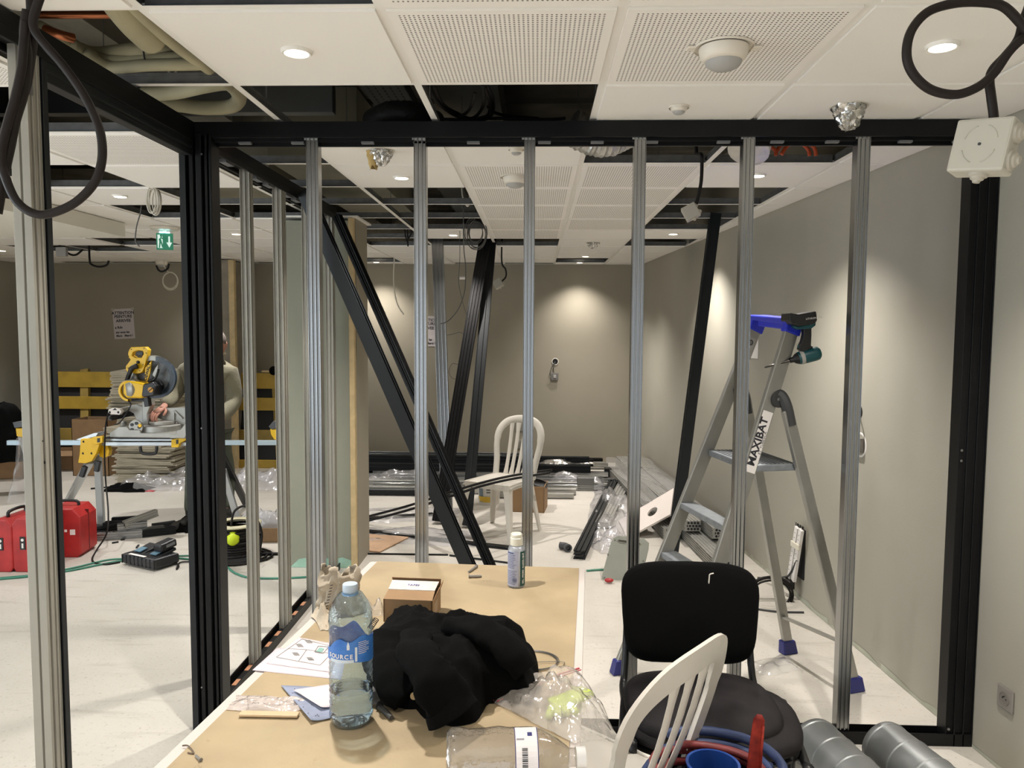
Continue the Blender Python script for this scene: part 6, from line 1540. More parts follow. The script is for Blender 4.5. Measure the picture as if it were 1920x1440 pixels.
# box and things at the far left
carton('open brown carton on the floor at the far left, flaps out', rz(18, 892), .45, .4, .33, .2)
carton('taller brown carton behind the black bag at the far left', rz(34, 890)+V((-.25, .42, 0)), .45, .35, .55, -.1, flaps=False)
carton('flat brown carton at the foot of the yellow slats', rz(128, 880)+V((0, .1, 0)), .45, .3, .22, .15)
carton('brown carton between the yellow slats and the tile stack', ry(185, 880, 8.3)*V((1, 1, 0)), .4, .3, .62, 0, flaps=False)
mb = MB(); bc = ry(8, 800, 7.2); bc.z = 0
def bagf(u, v):
    a = u*2*pi; r = (.26*(1-v)**.35 if v > .5 else .26)*(1+.12*noise.noise(V((cos(a)*2, sin(a)*2, v*3)))); return V((bc.x+cos(a)*r, bc.y+sin(a)*r*.8, .34+v*.55+.03*noise.noise(V((cos(a)*3, sin(a)*3, v*5)))))
mb.grid(bagf, 36, 20, closed=True); single(mb, 'black_bag', 'black fabric bag on the carton at the far left edge', 'bag', cloth, smooth='all')
# clear hanging sheet at the left
mb = MB(); a = ry(42, 822, 5.95); b = ry(44, 945, 5.95)
def hang(u, v): p = a.lerp(b, v); w_ = .05+.09*v; n = noise.noise(V((u*6, v*5, 1)))*.03; return V((p.x+(u-.5)*2*w_, p.y+n+.04*sin(u*9+v*3), p.z+.015*sin(u*11)))
mb.grid(hang, 18, 24); single(mb, 'plastic_film', 'clear film hanging from the left end of the saw trestle', 'plastic film', filmg, smooth=.9)
# red cases
redm = mat('red_case_plastic', '#a81f1f', .45, var=.12, vs_=8, col2='#b92b2a')
def case(label, px0, px1, yb_, ztop, depth, rot=0, sticker=0, letters=None):
    a, b = rz(px0, yb_), rz(px1, yb_); yy = (a.y+b.y)/2; a = ry(px0, yb_, yy); b = ry(px1, yb_, yy); wv = b.x-a.x; H_ = ry((px0+px1)/2, ztop, yy).z
    t = thing('tool_case', label, 'tool case', V(((a.x+b.x)/2, yy+depth/2, 0)), rot); x0, x1, y0, y1 = -wv/2, wv/2, -depth/2, depth/2
    mb = MB(); ch = min(.05, wv*.25)
    poly = [(x0+ch*.5, .0), (x1-ch*.5, 0), (x1, .03), (x1, H_-ch*1.2), (x1-ch, H_), (x0+ch, H_), (x0, H_-ch*1.2), (x0, .03)]
    n = len(poly); mb.add([(x, y0, z) for x, z in poly]+[(x, y1, z) for x, z in poly], [tuple(range(n)), tuple(range(2*n-1, n-1, -1))]+[(i, n+i, n+(i+1) % n, (i+1) % n) for i in range(n)])
    mb.build('case_shell', redm, t, local=True, bevel=.008)
    mb = MB(); mb.tube(crv([(0, y0+depth*.25, H_-.01), (0, y0+depth*.28, H_+.035), (0, y1-depth*.28, H_+.035), (0, y1-depth*.25, H_-.01)] if wv < .2 else [(x0+wv*.2, 0, H_-.01), (x0+wv*.24, 0, H_+.03), (x1-wv*.3, 0, H_+.03), (x1-wv*.25, 0, H_-.01)], 4), .011, 8); mb.build('handle', blackp, t, local=True, smooth='all')
    MB().bb(x0-.001, x1+.001, y0+depth*.48, y0+depth*.52, .03, H_-.03).build('seam', mat('dark_red_seam', '#5f1212', .6), t, local=True)
    if sticker:
        MB().bb(-.018, .018, y0-.004, y0+.001, H_*.42, H_*.66).build('sticker', blackp, t, local=True)
        mb = MB(); mb.cyl((0, y0-.005, H_*.60), (0, y0-.0045, H_*.60), .010, n=12); mb.bb(-.006, .006, y0-.005, y0-.004, H_*.45, H_*.54); mb.build('sticker_mark', white, t, local=True)
    if letters:
        mb = MB(); mb.bb(x1-.30, x1-.26, y0-.002, y0, H_*.40, H_*.60).bb(x1-.33, x1-.21, y0-.002, y0, H_*.53, H_*.60).bb(x1-.13, x1-.07, y0-.002, y0, H_*.48, H_*.60) if False else mb.bb(x1-.145, x1-.12, y0-.002, y0, H_*.42, H_*.58).bb(x1-.145, x1-.09, y0-.002, y0, H_*.53, H_*.58).bb(x1-.07, x1-.035, y0-.002, y0, H_*.47, H_*.58); mb.build('white_letters', white, t, local=True)
    return t
case('red tool case at the left edge, leftmost of the three', -18, 25, 1073, 975, .34, 0, 1)
case('narrow red tool case next to the leftmost one, with a small black sticker', 24, 66, 1073, 972, .34, 0, 1)
case('broad red tool case with white letters, between the pale post and the trestle leg', 78, 146, 1046, 955, .26, .12, 0, 1)
# charger with battery
ch = thing('battery_charger', 'black double battery charger with blue-grey slots on the left floor', 'charger', rz(283, 1058), .0)
co = RM[ch.name].translation; RM[ch.name] = Matrix.Translation(co) @ Matrix.Rotation(-.45, 4, 'Z'); ch.matrix_world = RM[ch.name]
bm_ = mat('charger_black', '#202124', .4)
MB().box((0, 0, .045), (.34, .20, .07)).build('charger_body', bm_, ch, local=True, bevel=.016)
mb = MB()
for q in range(9): mb.box((-.16+.04*q, -.1, .045), (.006, .006, .06))
mb.build('body_ribs', bm_, ch, local=True)
for s in (-.085, .075):
    MB().box((s, .03, .085), (.11, .15, .02), rot3(.22)).build('slot', bm_, ch, local=True, bevel=.004)
    MB().box((s, -.01, .095), (.06, .06, .006), rot3(.22)).build('slot_label', mat('blue_grey_label', '#5c7d8f', .4), ch, local=True)
MB().box((-.02, -.085, .083), (.16, .02, .003)).build('maker_line', white, ch, local=True)
bt = thing('battery', 'black tool battery plugged into the right slot of the charger', 'battery', RM[ch.name] @ V((.085, .05, .105)))
RM[bt.name] = RM[bt.name] @ Matrix.Rotation(-.45, 4, 'Z'); bt.matrix_world = RM[bt.name]
MB().box((0, 0, .03), (.085, .13, .055), rot3(.15)).build('battery_body', bm_, bt, local=True, bevel=.012)
MB().box((.0445, .01, .035), (.001, .07, .02), rot3(.15)).build('battery_print', mat('print_grey', '#77797c', .5), bt, local=True)
# heap of profile offcuts
gr = random.Random(21)
OFF = [(215, 993, 1.0, .30, .10, anth, 'dark offcut lying left in the heap'), (243, 984, .15, .34, .08, blackm, 'black offcut with a wide hollow end'), (240, 1003, .35, .40, .05, alu, 'long bare offcut at the front left of the heap'),
       (262, 986, .55, .26, .05, alu, 'bare ribbed offcut in the middle of the heap'), (278, 978, .9, .32, .05, alu_matt, 'pale offcut resting slanted on top of the heap'), (293, 996, .6, .28, .09, alu, 'ribbed bare double offcut at the front'),
       (312, 996, .55, .30, .08, anth, 'black square offcut at the right front'), (322, 986, .7, .22, .07, greyp, 'grey offcut behind the black square one'), (205, 1003, -.1, .25, .04, blackm, 'thin black offcut at the left tip'), (252, 975, .35, .28, .05, blackm, 'black offcut at the rear of the heap')]
for k, (x, y, an, l, w_, mt_, lb_) in enumerate(OFF):
    x -= 14; l *= .8; w_ *= .9
    zz = .03 if k not in (4, 3) else .085+.02*(k == 4); c_ = rz(x, y, zz); dd = V((cos(an), sin(an), 0))*l/2
    a, b = c_-dd, c_+dd+(V((0, 0, .05)) if k == 4 else V()); mb = MB(); mb.extr(ribs(w_, .055, 3, .008, 'snwe', .5), a, b, (0, 0, 1))
    t = single(mb, 'profile_offcut', lb_, 'profile offcut', mt_, base=V((c_.x, c_.y, zz-.028)), group='profile offcuts by the charger', bevel=.001)
    m2 = MB(); e_ = a-dd.normalized()*.001-V((c_.x, c_.y, zz-.028)); x_, y_, z_ = frame_for(dd, (0, 0, 1)); R_ = Matrix((x_, y_, z_)).transposed()
    for q in (-1, 1): m2.box(e_+x_*q*w_*.22, (w_*.3, .022, .002), R_)
    o = m2.build('hollow_end', blackp, None); o.parent = t
for k, (x0, y0, x1, y1) in enumerate(((210, 1018, 222, 1016), (256, 1027, 260, 1022), (320, 1017, 328, 1014), (226, 1012, 234, 1011), (155, 1022, 162, 1030))):
    single(MB().bar(rz(x0, y0, .006), rz(x1, y1, .006), .012, .010, (0, 0, 1)), 'metal_shaving', ('dark scrap in front of the left end of the offcut heap', 'dark scrap between the offcut heap and the charger', 'dark scrap at the right end of the offcut heap', 'short dark scrap left of the middle of the heap front', 'dark scrap beside the broad red case')[k], 'metal scrap', blackp)
single(MB().tube(crv([rz(150, 985, .02), rz(175, 984, .02), rz(195, 988, .02)], 3), .013, 8), 'grey_tube', 'dark grey tube end left of the offcut heap', 'tube', greyp, smooth='all')
# cable reel
rc = rz(428, 1058); rc = rc+V((0, .16, 0)); rl = thing('cable_reel', 'black cable wound on a drum, seen right of the black corner post', 'cable reel', rc)
P = []
for k in range(26*11):
    a = k/26*2*pi; t_ = k/(26*11); P.append(V((cos(a)*(.15+.015*sin(a*.37)), sin(a)*(.15+.012*sin(a*.53)), .03+.2*t_)))
MB().tube(P, .010, 6).build('wound_cable', blackr, rl, local=True, smooth='all')
MB().lathe([(.0001, .0), (.17, 0), (.17, .012), (.0001, .014)], n=28, caps=False).build('bottom_disc', blackp, rl, local=True, smooth=.6)
MB().lathe([(.10, .24), (.165, .24), (.17, .246), (.165, .252), (.10, .25)], n=28, caps=False).build('top_rim', mat('cream_rim', '#b9b395', .5), rl, local=True, smooth='all')
MB().tube(crv([(.0, -.1, .25), (.03, -.1, .36), (.12, -.08, .38), (.2, -.06, .2), (.18, -.1, .02)], 6), .008, 6).build('loose_end', blackr, rl, local=True, smooth='all')
b_ = ry(437, 1010, rc.y-.14); single(MB().ell(b_, (.045, .045, .05), n=18, m_=12), 'yellow_ball', 'bright yellow-green float ball on top of the cable reel', 'ball', mat('neon_yellow', '#c8dc20', .5), smooth='all')
for k, r_ in enumerate((.20, .235)):
    P = [rc+V((cos(a/20*2*pi)*r_*(1+.05*sin(a+k)), sin(a/20*2*pi)*r_*.9, .008+.002*k)) for a in range(21)]
    single(MB().tube(P, .008, 6), 'floor_cable', ('inner', 'outer')[k]+' loose turn of black cable lying around the reel', 'cable', blackr, smooth='all')
# green lines on the floor
gm = mat('green_cable', '#3f7f6a', .5)
def cable(pts, r, label, mt=gm, name='floor_cable', cat='cable', n=6): return single(MB().tube(crv(pts, n), r, 8), name, label, cat, mt, smooth='all')
cable([rz(-5, 1086, .007), rz(60, 1080, .007), rz(130, 1070, .007), rz(190, 1058, .007), rz(232, 1051, .007), rz(300, 1046, .007), rz(350, 1048, .007), rz(415, 1058, .007), rz(440, 1074, .007), rz(470, 1083, .007), rz(530, 1084, .007), rz(600, 1080, .007), rz(680, 1073, .007)], .007, 'green cable winding across the left floor to the column')
cable([rz(-5, 1084, .007), rz(70, 1077, .007), rz(140, 1064, .007), rz(200, 1050, .007), rz(240, 1047, .007), rz(290, 1042, .007), rz(345, 1042, .007), rz(390, 1040, .007)], .006, 'second green cable beside the first, behind the charger')
cable([rz(1100, 1070, .007), rz(1128, 1068, .007), rz(1160, 1069, .007)], .007, 'short green cable between the table and the grey plate')
cable([rz(322, 1050, .008), rz(335, 1060, .008), rz(331, 1067, .008), rz(337, 1055, .008), rz(360, 1053, .008), rz(400, 1052, .008)], .005, 'thin black cable tail of the charger', blackr)
cable([rz(420, 1048, .01), rz(480, 1040, .01), rz(540, 1038, .01)], .012, 'dark hose on the floor behind the studs', blackr)
# films and rubbish
crumple('plastic_film', 'clear film heap in front of the tile stack', 'plastic film', rz(305, 912), .75, .45, .22, filmg, 21.0, .1, nu=30, nv=20)
crumple('plastic_film', 'clear film heap between the two left-hand studs', 'plastic film', rz(480, 912), .7, .4, .25, filmg, 23.0, 0, nu=28, nv=18)
crumple('plastic_film', 'greyish film heap on the flat carton behind the second stud', 'plastic film', rz(500, 985, .05), .45, .35, .22, film('grey_film', '#d8d8dc', milk=.3, bump=1, bs=12), 25.0, 0, nu=24, nv=18)
carton('low flat brown carton behind the second left stud', rz(505, 1018)+V((0, .18, 0)), .42, .34, .11, .1, flaps=False)
crumple('black_cloth', 'black cloth lying flat in front of the tile stack', 'cloth', rz(240, 918), .46, .26, .08, cloth, 27.0, 0, nu=30, nv=16)
single(MB().tube(crv([rz(170, 916, .01), rz(195, 914, .01), rz(215, 912, .015)], 3), .008, 6), 'cloth_cord', 'thin dark cord trailing left from the black cloth', 'cord', blackr, smooth='all')
crumple('red_scrap', 'small red plastic scrap beside the film heap', 'plastic scrap', rz(281, 921), .10, .07, .02, mat('red_scrap_plastic', '#b2474a', .5), 29.0, 0, nu=8, nv=6)
crumple('black_bag', 'dark bag on the floor left of the black corner post', 'bag', rz(352, 990), .22, .3, .13, cloth, 31.0, 0, nu=20, nv=18)
MBx = MB().ell(ry(513, 695, 9.0), (.05, .07, .055), n=14, m_=8); single(MBx, 'black_glove', 'black glove resting on top of the yellow panel by the second stud', 'glove', cloth, smooth='all')
single(MB().bar(ry(492, 696, 9.0), ry(508, 696, 9.0), .06, .02), 'timber_block', 'small timber block on the yellow panel beside the black glove', 'timber', wood)
# mint floor smears
_st = sorted([o for o in bpy.data.objects if o.name.startswith('plaster_tile')], key=lambda o: o.location.z)
_st[0]['label'] = 'bottommost grey plaster tile of the stack behind the mitre saw'; _st[-1]['label'] = 'topmost grey plaster tile of the stack behind the mitre saw'
# ================================================================== under the ceiling
def cz(px, py, z=CEIL): return rz(px, py, z)
whs = mat('sensor_white', '#e3dccf', .4); lens = mat('sensor_lens', '#a9a8a6', .5)
def sensor(px, py, R_, label, ears=False):
    p = cz(px, py, CEIL-.008); t = thing('motion_sensor', label, 'motion sensor', p)
    MB().lathe([(.0001, 0), (R_, 0), (R_, -.004), (R_*.98, -.006)], n=36, caps=False).build('flange', whs, t, local=True, smooth=.6)
    h = R_*.62
    MB().lathe([(R_*.82, -.004), (R_*.80, -h*.35), (R_*.74, -h*.62), (R_*.62, -h*.8), (R_*.60, -h*.78)], n=36, caps=False).build('housing', whs, t, local=True, smooth='all')
    MB().lathe([(R_*.62, -h*.75), (R_*.56, -h*.98), (R_*.40, -h*1.15), (R_*.2, -h*1.22), (.0001, -h*1.24)], n=30, caps=False).build('lens', lens, t, local=True, smooth='all')
    if ears:
        for s in (-1, 1): MB().box((s*R_*1.08, 0, -.004), (R_*.3, R_*.4, .007)).build('mounting_ear', whs, t, local=True, bevel=.003)
    return t
sensor(1357, 88, .083, 'large white dome motion sensor on the perforated tile at the top', True)
sensor(966, 331, .078, 'large white dome motion sensor on the perforated tiles behind the third stud')
sensor(1273, 200, .036, 'small white motion sensor on the plain tile above the black track')
sensor(968, 279, .036, 'small white motion sensor behind the third stud, above the large one')
sensor(303, 490, .085, 'white round box on the ceiling at the back of the left room')
# crumpled foil stubs of ducts poking through tiles
def foilstub(px, py, R_, h, label, seed, mt=foil, foam=False):
    p = cz(px, py, CEIL-.008); t = thing('duct_stub', label, 'duct stub', p)
    mb = MB()
    def f(u, v):
        a = u*2*pi; r = R_*(1-.62*v**1.6)*(1+.22*noise.noise(V((cos(a)*2.5+seed, sin(a)*2.5, v*3))))+.008*noise.noise(V((a*6+seed, v*9, 1)))
        return V((cos(a)*r, sin(a)*r, .01-h*v-.012*noise.noise(V((a*4, v*5+seed, 3)))))
    mb.grid(f, 40, 14, closed=True); c = len(mb.v); mb.v.append(V((0, 0, -h*.97))); mb.mi.append(0)
    W_ = 40; mb.f += [(14*W_+k, 14*W_+(k+1) % W_, c) for k in range(W_)]; mb.mi += [0]*W_; mb.mi = mb.mi[:len(mb.f)]
    mb.build('foil_sleeve', mt, t, local=True, smooth=.5)
    MB().lathe([(R_*1.0, -.001), (R_*1.12, -.002), (R_*1.12, .0)], n=24, caps=False).build('cut_edge', whs, t, local=True)
    if foam:
        m2 = MB(); m2.grid(lambda u, v: V((-.035+cos(u*2*pi)*.032*(1-.5*v)+.01*noise.noise(V((u*9, v*4, 2))), sin(u*2*pi)*.03*(1-.4*v), -.002-.075*v-.02*noise.noise(V((u*6, v*5, 7))))), 20, 8, closed=True)
        m2.build('foam', mat('yellow_foam', '#c2a66c', .9, bump=.5, bs=40), t, local=True, smooth='all')
    return t
foilstub(1592, 200, .058, .085, 'crumpled foil duct stub hanging over the black track, top right', 1)
foilstub(715, 283, .054, .07, 'torn foil duct stub with yellow foam poking through the tile', 5, foam=True)
foilstub(1112, 455, .06, .06, 'small foil duct stub far back above the lit wall patch', 9)
# silver ducts above the open cells
foil2 = mat('duct_foil', '#b9b7b2', .38, .85, bump=.9, bs=30)
def flex(pts, r, label, mt=foil2, seed=0, name='flexible_duct', amp=.07):
    P = crv(pts, 10); N = len(P); mb = MB(); rr = [r*(1+amp*(1 if k % 2 else -1)*.5+.05*noise.noise(V((k*.4+seed, 1, 2)))) for k in range(N)]
    mb.tube(P, rr, 20); 
    return single(mb, name, label, 'duct', mt, smooth=.5)
flex([ry(1070, 236, 3.35), ry(1105, 256, 3.38), ry(1140, 260, 3.4), ry(1185, 242, 3.45), ry(1300, 215, 3.55)], .075, 'bright foil duct in the ceiling gap between the third and fourth studs')
flex([ry(1403, 284, 3.45), ry(1408, 268, 3.48), ry(1420, 240, 3.6), ry(1440, 215, 3.8)], .082, 'rounded foil duct end hanging into the ceiling gap by the fifth stud', seed=4, amp=.16)
dfoil = mat('dull_dark_foil', '#33322f', .5, .5, bump=.6, bs=25)
flex([ry(1215, 262, 3.6)+V((0, 0, .05)), ry(1260, 266, 3.6)+V((0, 0, .08)), ry(1370, 262, 3.62)+V((0, 0, .08))], .085, 'dull dark duct lying in the ceiling gap left of the fifth stud', dfoil, 7)
flex([rz(700, 228, 2.56), rz(735, 214, 2.56), rz(780, 216, 2.56), rz(815, 232, 2.56)], .055, 'dark ribbed duct in the ceiling gap right of the cable tray', dfoil, 9, amp=.05)
# cable tray
tr_ = thing('cable_tray', 'perforated grey cable tray running above the ceiling gap', 'cable tray', ry(665, 190, 2.7)+V((0, 0, .15)))
a, b = V((-.74, 2.0, 2.74)), V((-.66, 9.0, 2.74)); traym = mat('tray_grey', '#6b6d6c', .5, .5)
MB().bar(a, b, .20, .004, (0, 0, 1)).build('tray_floor', traym, tr_)
mb = MB()
for s in (-1, 1): mb.bar(a+V((s*.10, 0, .025)), b+V((s*.10, 0, .025)), .004, .05, (0, 0, 1))
mb.build('tray_sides', traym, tr_)
mb = MB()
for k in range(60):
    for s in (-.07, -.035, 0, .035, .07): mb.box(a.lerp(b, (k+.5)/160)+V((s, 0, -.0026)), (.008, .022, .001))
tag(mb.build('tray_slots', blackp, tr_), kind='stuff')
# insulated pipes top left
ins = mat('cream_pipe_insulation', '#a8a184', .8, var=.06, vs_=6, bump=.15, bs=8); cop = mat('copper_pipe', '#a5623f', .35, .8)
def pipe(pts, r, label, mt=ins, name='insulated_pipe', n=8, cat='pipe'): return single(MB().tube(crv(pts, n), r, 14), name, label, cat, mt, smooth='all')
pz = 2.52
pipe([rz(75, 55, pz), rz(105, 72, pz), rz(150, 95, pz), rz(185, 103, pz), rz(260, 95, pz), rz(330, 98, pz), rz(420, 92, pz+.05)], .026, 'upper cream insulated pipe bending right under the slab, top left')
pipe([rz(130, 85, pz-.01), rz(165, 105, pz-.02), rz(200, 117, pz-.03), rz(290, 113, pz-.03), rz(360, 112, pz-.03), rz(450, 110, pz)], .027, 'lower cream insulated pipe in the top left ceiling gap')
pipe([rz(160, 100, pz-.03), rz(205, 125, pz-.05), rz(280, 122, pz-.05), rz(370, 120, pz-.05), rz(470, 116, pz-.02)], .020, 'thin cream pipe below the two insulated ones, top left')
pipe([rz(205, -20, pz-.02), rz(232, 18, pz-.03), rz(255, 45, pz-.04), rz(283, 72, pz-.04)], .045, 'thick cream insulated pipe end pointing down, top left')
pipe([rz(235, -10, pz-.05), rz(270, 28, pz-.05), rz(330, 82, pz-.05), rz(395, 130, pz-.05), rz(440, 170, pz+.1)], .022, 'cream pipe running along the tile edge, top left')
pipe([rz(270, 177, pz+.06), rz(330, 172, pz+.06), rz(385, 160, pz+.06), rz(425, 155, pz+.06), rz(443, 168, pz+.06), rz(448, 187, pz+.06), rz(430, 200, pz+.06), rz(380, 202, pz+.05), rz(330, 196, pz+.05), rz(270, 190, pz+.05)], .030, 'cream insulated pipe looped back like a hairpin above the black track')
pipe([rz(60, 28, pz+.05), rz(140, 28, pz+.05), rz(222, 28, pz+.05)], .011, 'bare copper pipe crossing the top left gap', cop, 'copper_pipe')
pipe([rz(85, 55, pz-.0), rz(115, 66, pz-.02), rz(138, 72, pz-.02)], .014, 'short copper pipe stub beside the insulation', cop, 'copper_pipe')
mb = MB(); p = rz(283, 98, pz-.0); mb.tube([p+V((0, .05*cos(a/12*2*pi), .05*sin(a/12*2*pi)-.01)) for a in range(12)], .003, 6, closed=True); single(mb, 'cable_tie', 'black tie around the two insulated pipes', 'cable tie', blackp)
# clip rail with hooks across the left gap
mb = MB(); a, b = rz(225, 143, 2.47), rz(425, 143, 2.47); mb.bar(a, b, .01, .05, (0, 0, 1)); q = single(mb, 'hanger_rail', 'dark hanger rail with pairs of holes across the top left gap', 'rail', galv)
mb = MB()
for k in range(3):
    for s in (-1, 1): mb.cyl(V((-.0+(k-1)*.20+s*.012, -.007, .035)), V((-.0+(k-1)*.20+s*.012, -.0055, .035)), .005, n=8)
    mb.box(((k-1)*.20, -.007, .018), (.004, .002, .02))
o = mb.build('rail_marks', flange, None); o.parent = q; o['kind'] = 'stuff'
# cables in the gap over the centre
for k, pts in enumerate(([(800, 158), (815, 185), (835, 205), (860, 218), (880, 205), (890, 175)], [(812, 158), (830, 195), (858, 213), (885, 222), (905, 200), (905, 160)], [(905, 158), (918, 190), (915, 215), (895, 222), (870, 224)], [(912, 158), (924, 185), (922, 215), (900, 226), (860, 226)], [(805, 222), (850, 224), (930, 222), (1020, 224), (1060, 222)], [(1010, 222), (960, 218), (930, 212), (915, 200)])):
    single(MB().tube(crv([rz(x, y, 2.50+.012*k) for x, y in pts], 6), .007, 6), 'ceiling_cable', ['black cable loop hanging at the left of the middle ceiling gap', 'second black cable loop inside the middle ceiling gap', 'black cable bundle end in the middle ceiling gap', 'thick black cable dropping at the centre of the middle gap', 'long black cable lying along the track in the middle gap', 'short black cable stub right in the middle gap'][k], 'cable', blackr, smooth='all')
# reddish ducts seen through front frame, orange tubes on the right
ora = mat('orange_conduit', '#b4491f', .5, var=.1, vs_=12); ora2 = mat('terracotta_conduit', '#8c3a24', .5, var=.1, vs_=12)
for k in range(2):
    single(MB().tube(crv([ry(405, 258+k*3.5, 3.45+.03*k), ry(480, 261+k*3.5, 3.45+.03*k), ry(572, 263+k*3.0, 3.45+.03*k)], 5), .012, 8), 'conduit', ('upper', 'lower')[k]+' terracotta conduit in the gap behind the black corner', 'conduit', ora2, smooth='all')
for k, pts in enumerate(([(1415, 292), (1430, 272), (1452, 280), (1455, 292)], [(1455, 285), (1470, 268), (1500, 262), (1525, 275), (1530, 292)], [(1465, 290), (1478, 272), (1500, 268), (1515, 280), (1518, 292)], [(1440, 262), (1480, 265), (1520, 262), (1560, 268)])):
    single(MB().tube(crv([ry(x, y, 3.5+.05*k) for x, y in pts], 6), .009, 8), 'conduit', ['short orange conduit bend left in the right-hand gap', 'outer orange conduit arch in the right-hand gap', 'inner orange conduit arch in the right-hand gap', 'straight orange conduit at the rear of the right-hand gap'][k], 'conduit', ora if k != 3 else blackr, smooth='all')
pp_ = ry(545, 300, 3.9)+V((0, 0, .15)); MB()
single(MB().bb(-2.6, -.95, 3.6, 3.66, 2.62, 2.78), 'steel_channel', 'pale steel channel above the gap behind the first studs', 'steel channel', traym)
single(MB().bb(-2.4, -1.6, 4.6, 5.3, 2.5, 2.9), 'air_box', 'grey ventilation box above the ceiling behind the column', 'ventilation box', mat('duct_board', '#7c7868', .8, var=.12, vs_=4))
single(MB().bb(-1.5, -1.0, 4.3, 6.2, 2.55, 2.95), 'duct_casing', 'grey-green duct casing above the open cells near the column', 'duct', mat('duct_casing_paint', '#716e5e', .8, var=.1, vs_=4))
# exit sign
p = ry(309, 453, 6.0); ex_ = thing('exit_sign', 'green emergency exit sign with running figure and arrow hanging from the ceiling', 'exit sign', p)
grn = glow('exit_green', '#2f7f62', .25); wv_sign = V((1, .35, 0)).normalized(); ns = V((.35, -1, 0)).normalized(); Rs = Matrix((wv_sign, V((0, 0, 1)), ns)).transposed()
hs = 31/FPX*6.0; ws = 29/FPX*6.0
MB().box(p, (ws, hs, .012), Rs).build('sign_panel', grn, ex_, bevel=.002)
ww = glow('exit_white', '#cfe4dc', .5)
def SG(x, y, o=.007): return p+wv_sign*x*ws+V((0, 0, 1))*y*hs+ns*o
def sgp(mb, pts): mb.add([SG(*q) for q in pts], [tuple(range(len(pts)))]); return mb
mb = MB(); sgp(mb, [(-.42, -.4), (-.12, -.4), (-.12, .4), (-.42, .4)]); mb.build('door_field', ww, ex_)
mb = MB(); mb.add([SG(x, y, .0085) for x, y in ((-.36, -.4), (-.28, -.38), (-.24, -.1), (-.16, -.38), (-.08, -.34), (-.18, .02), (-.22, .18), (-.06, .1), (-.05, .17), (-.22, .28), (-.36, .1), (-.32, .02))], [tuple(range(12))]); mb.cyl(SG(-.2, .34, .007), SG(-.2, .34, .0088), .010, n=10); mb.build('running_figure', grn, ex_)
mb = MB(); sgp(mb, [(.22, .32), (.22, -.05), (.10, -.05), (.27, -.36), (.44, -.05), (.32, -.05), (.32, .32)]); mb.build('arrow', ww, ex_)
mb = MB(); mb.bb(p.x-.01, p.x+.01, p.y-.01, p.y+.01, p.z+hs/2, CEIL-.02); MBl = mb.build('sign_stem', whs, ex_)
MB().lathe([(.0001, 0), (.10, 0), (.11, .02), (.0001, .02)], V((p.x, p.y, CEIL-.03)), (0, 0, 1), 24, caps=False).build('ceiling_rose', whs, ex_, smooth=.6)
MB().box(p+V((0, 0, hs*.55)), (ws*.6, .012, .03), Rs).build('lamp_bar', glow('cool_led', '#a8e8ee', 2.5), ex_)
# hanging cables and coils
wcab = mat('white_cable', '#cfcabd', .5); gcab = mat('grey_cable', '#5d5d5c', .5)
def hang(name, pts, r, mt, label, n=6, cat='cable'):
    if 1.95 < pts[0].z < CEIL+.04 and name != 'cable_clip' and 'loop' not in label: pts = [V((pts[0].x, pts[0].y, CEIL+.07))]+list(pts)
    return single(MB().tube(crv(pts, n), r, 7), name, label, cat, mt, smooth='all')
def coilpts(c, rx_, rz__, turns, seed, n=24, th=0.0):
    g = random.Random(seed); P = []
    for k in range(int(n*turns)):
        a = k/n*2*pi+pi/2; s = 1+(.10+.16*th)*sin(a*.33+seed)+.04*sin(a*.9); P.append(c+V((cos(a)*rx_*s, .012*sin(a*.5+seed)+k*.0006, sin(a)*rz__*s)))
    return P
y0_ = cz(283, 352).y; c = ry(283, 374, y0_)
hang('cable_coil', [ry(281, 352, y0_)]+coilpts(c, .028, .075, 5, 1), .004, wcab, 'white cable coil hanging from the ceiling in the left room', 1)
y0_ = cz(868, 362, CEIL).y; y1_ = 6.3
hang('hanging_cable', [ry(866, 352, 5.2), ry(868, 370, 5.2), ry(876, 386, 5.2), ry(881, 378, 5.2), ry(880, 364, 5.2)], .006, wcab, 'short white cable loop hanging from the gap left of the perforated tiles')
hang('cable_coil', [ry(892, 395, 5.9), ry(890, 410, 5.9)]+coilpts(ry(892, 436, 5.9), .070, .10, 6.4, 3, th=1), .0032, gcab, 'grey cable coil hanging in front of the ceiling gap, centre', 1)
hang('hanging_cable', [ry(869, 385, 5.5), ry(869, 430, 5.5), ry(870, 470, 5.6), ry(873, 500, 5.7), ry(872, 540, 5.7), ry(866, 565, 5.7), ry(856, 585, 5.7), ry(840, 602, 5.7), ry(826, 607, 5.7)], .004, gcab, 'long grey cable hanging down past the leaning aluminium stud')
hang('cable_clip', [ry(862, 521, 5.7), ry(872, 521, 5.7)], .012, white, 'small white connector on the long hanging cable', cat='connector')
hang('hanging_cable', [ry(739, 490, 8.6), ry(738, 510, 8.6), ry(739, 540, 8.6), ry(745, 570, 8.6), ry(757, 590, 8.6)], .007, wcab, 'white cable hanging near the back wall, left of the second stud')
hang('hanging_cable', [ry(862, 490, 6.2), ry(860, 530, 6.2), ry(870, 575, 6.2), ry(880, 605, 6.2)], .0025, gcab, 'hair-thin wire beside the long grey cable')
hang('hanging_cable', [ry(900, 492, 8.0), ry(893, 560, 8.0), ry(877, 625, 8.0), ry(862, 623, 8.0), ry(848, 627, 8.0), ry(838, 628, 8.0)], .003, gcab, 'short grey wire end sticking out left of the crossed black pair')
hang('hanging_cable', [ry(903, 492, 8.0), ry(895, 580, 8.0), ry(870, 675, 8.0), ry(848, 682, 8.0), ry(842, 698, 8.0), ry(850, 710, 8.0), ry(864, 709, 8.0)], .003, gcab, 'thin wire loop left of the crossed black pair')
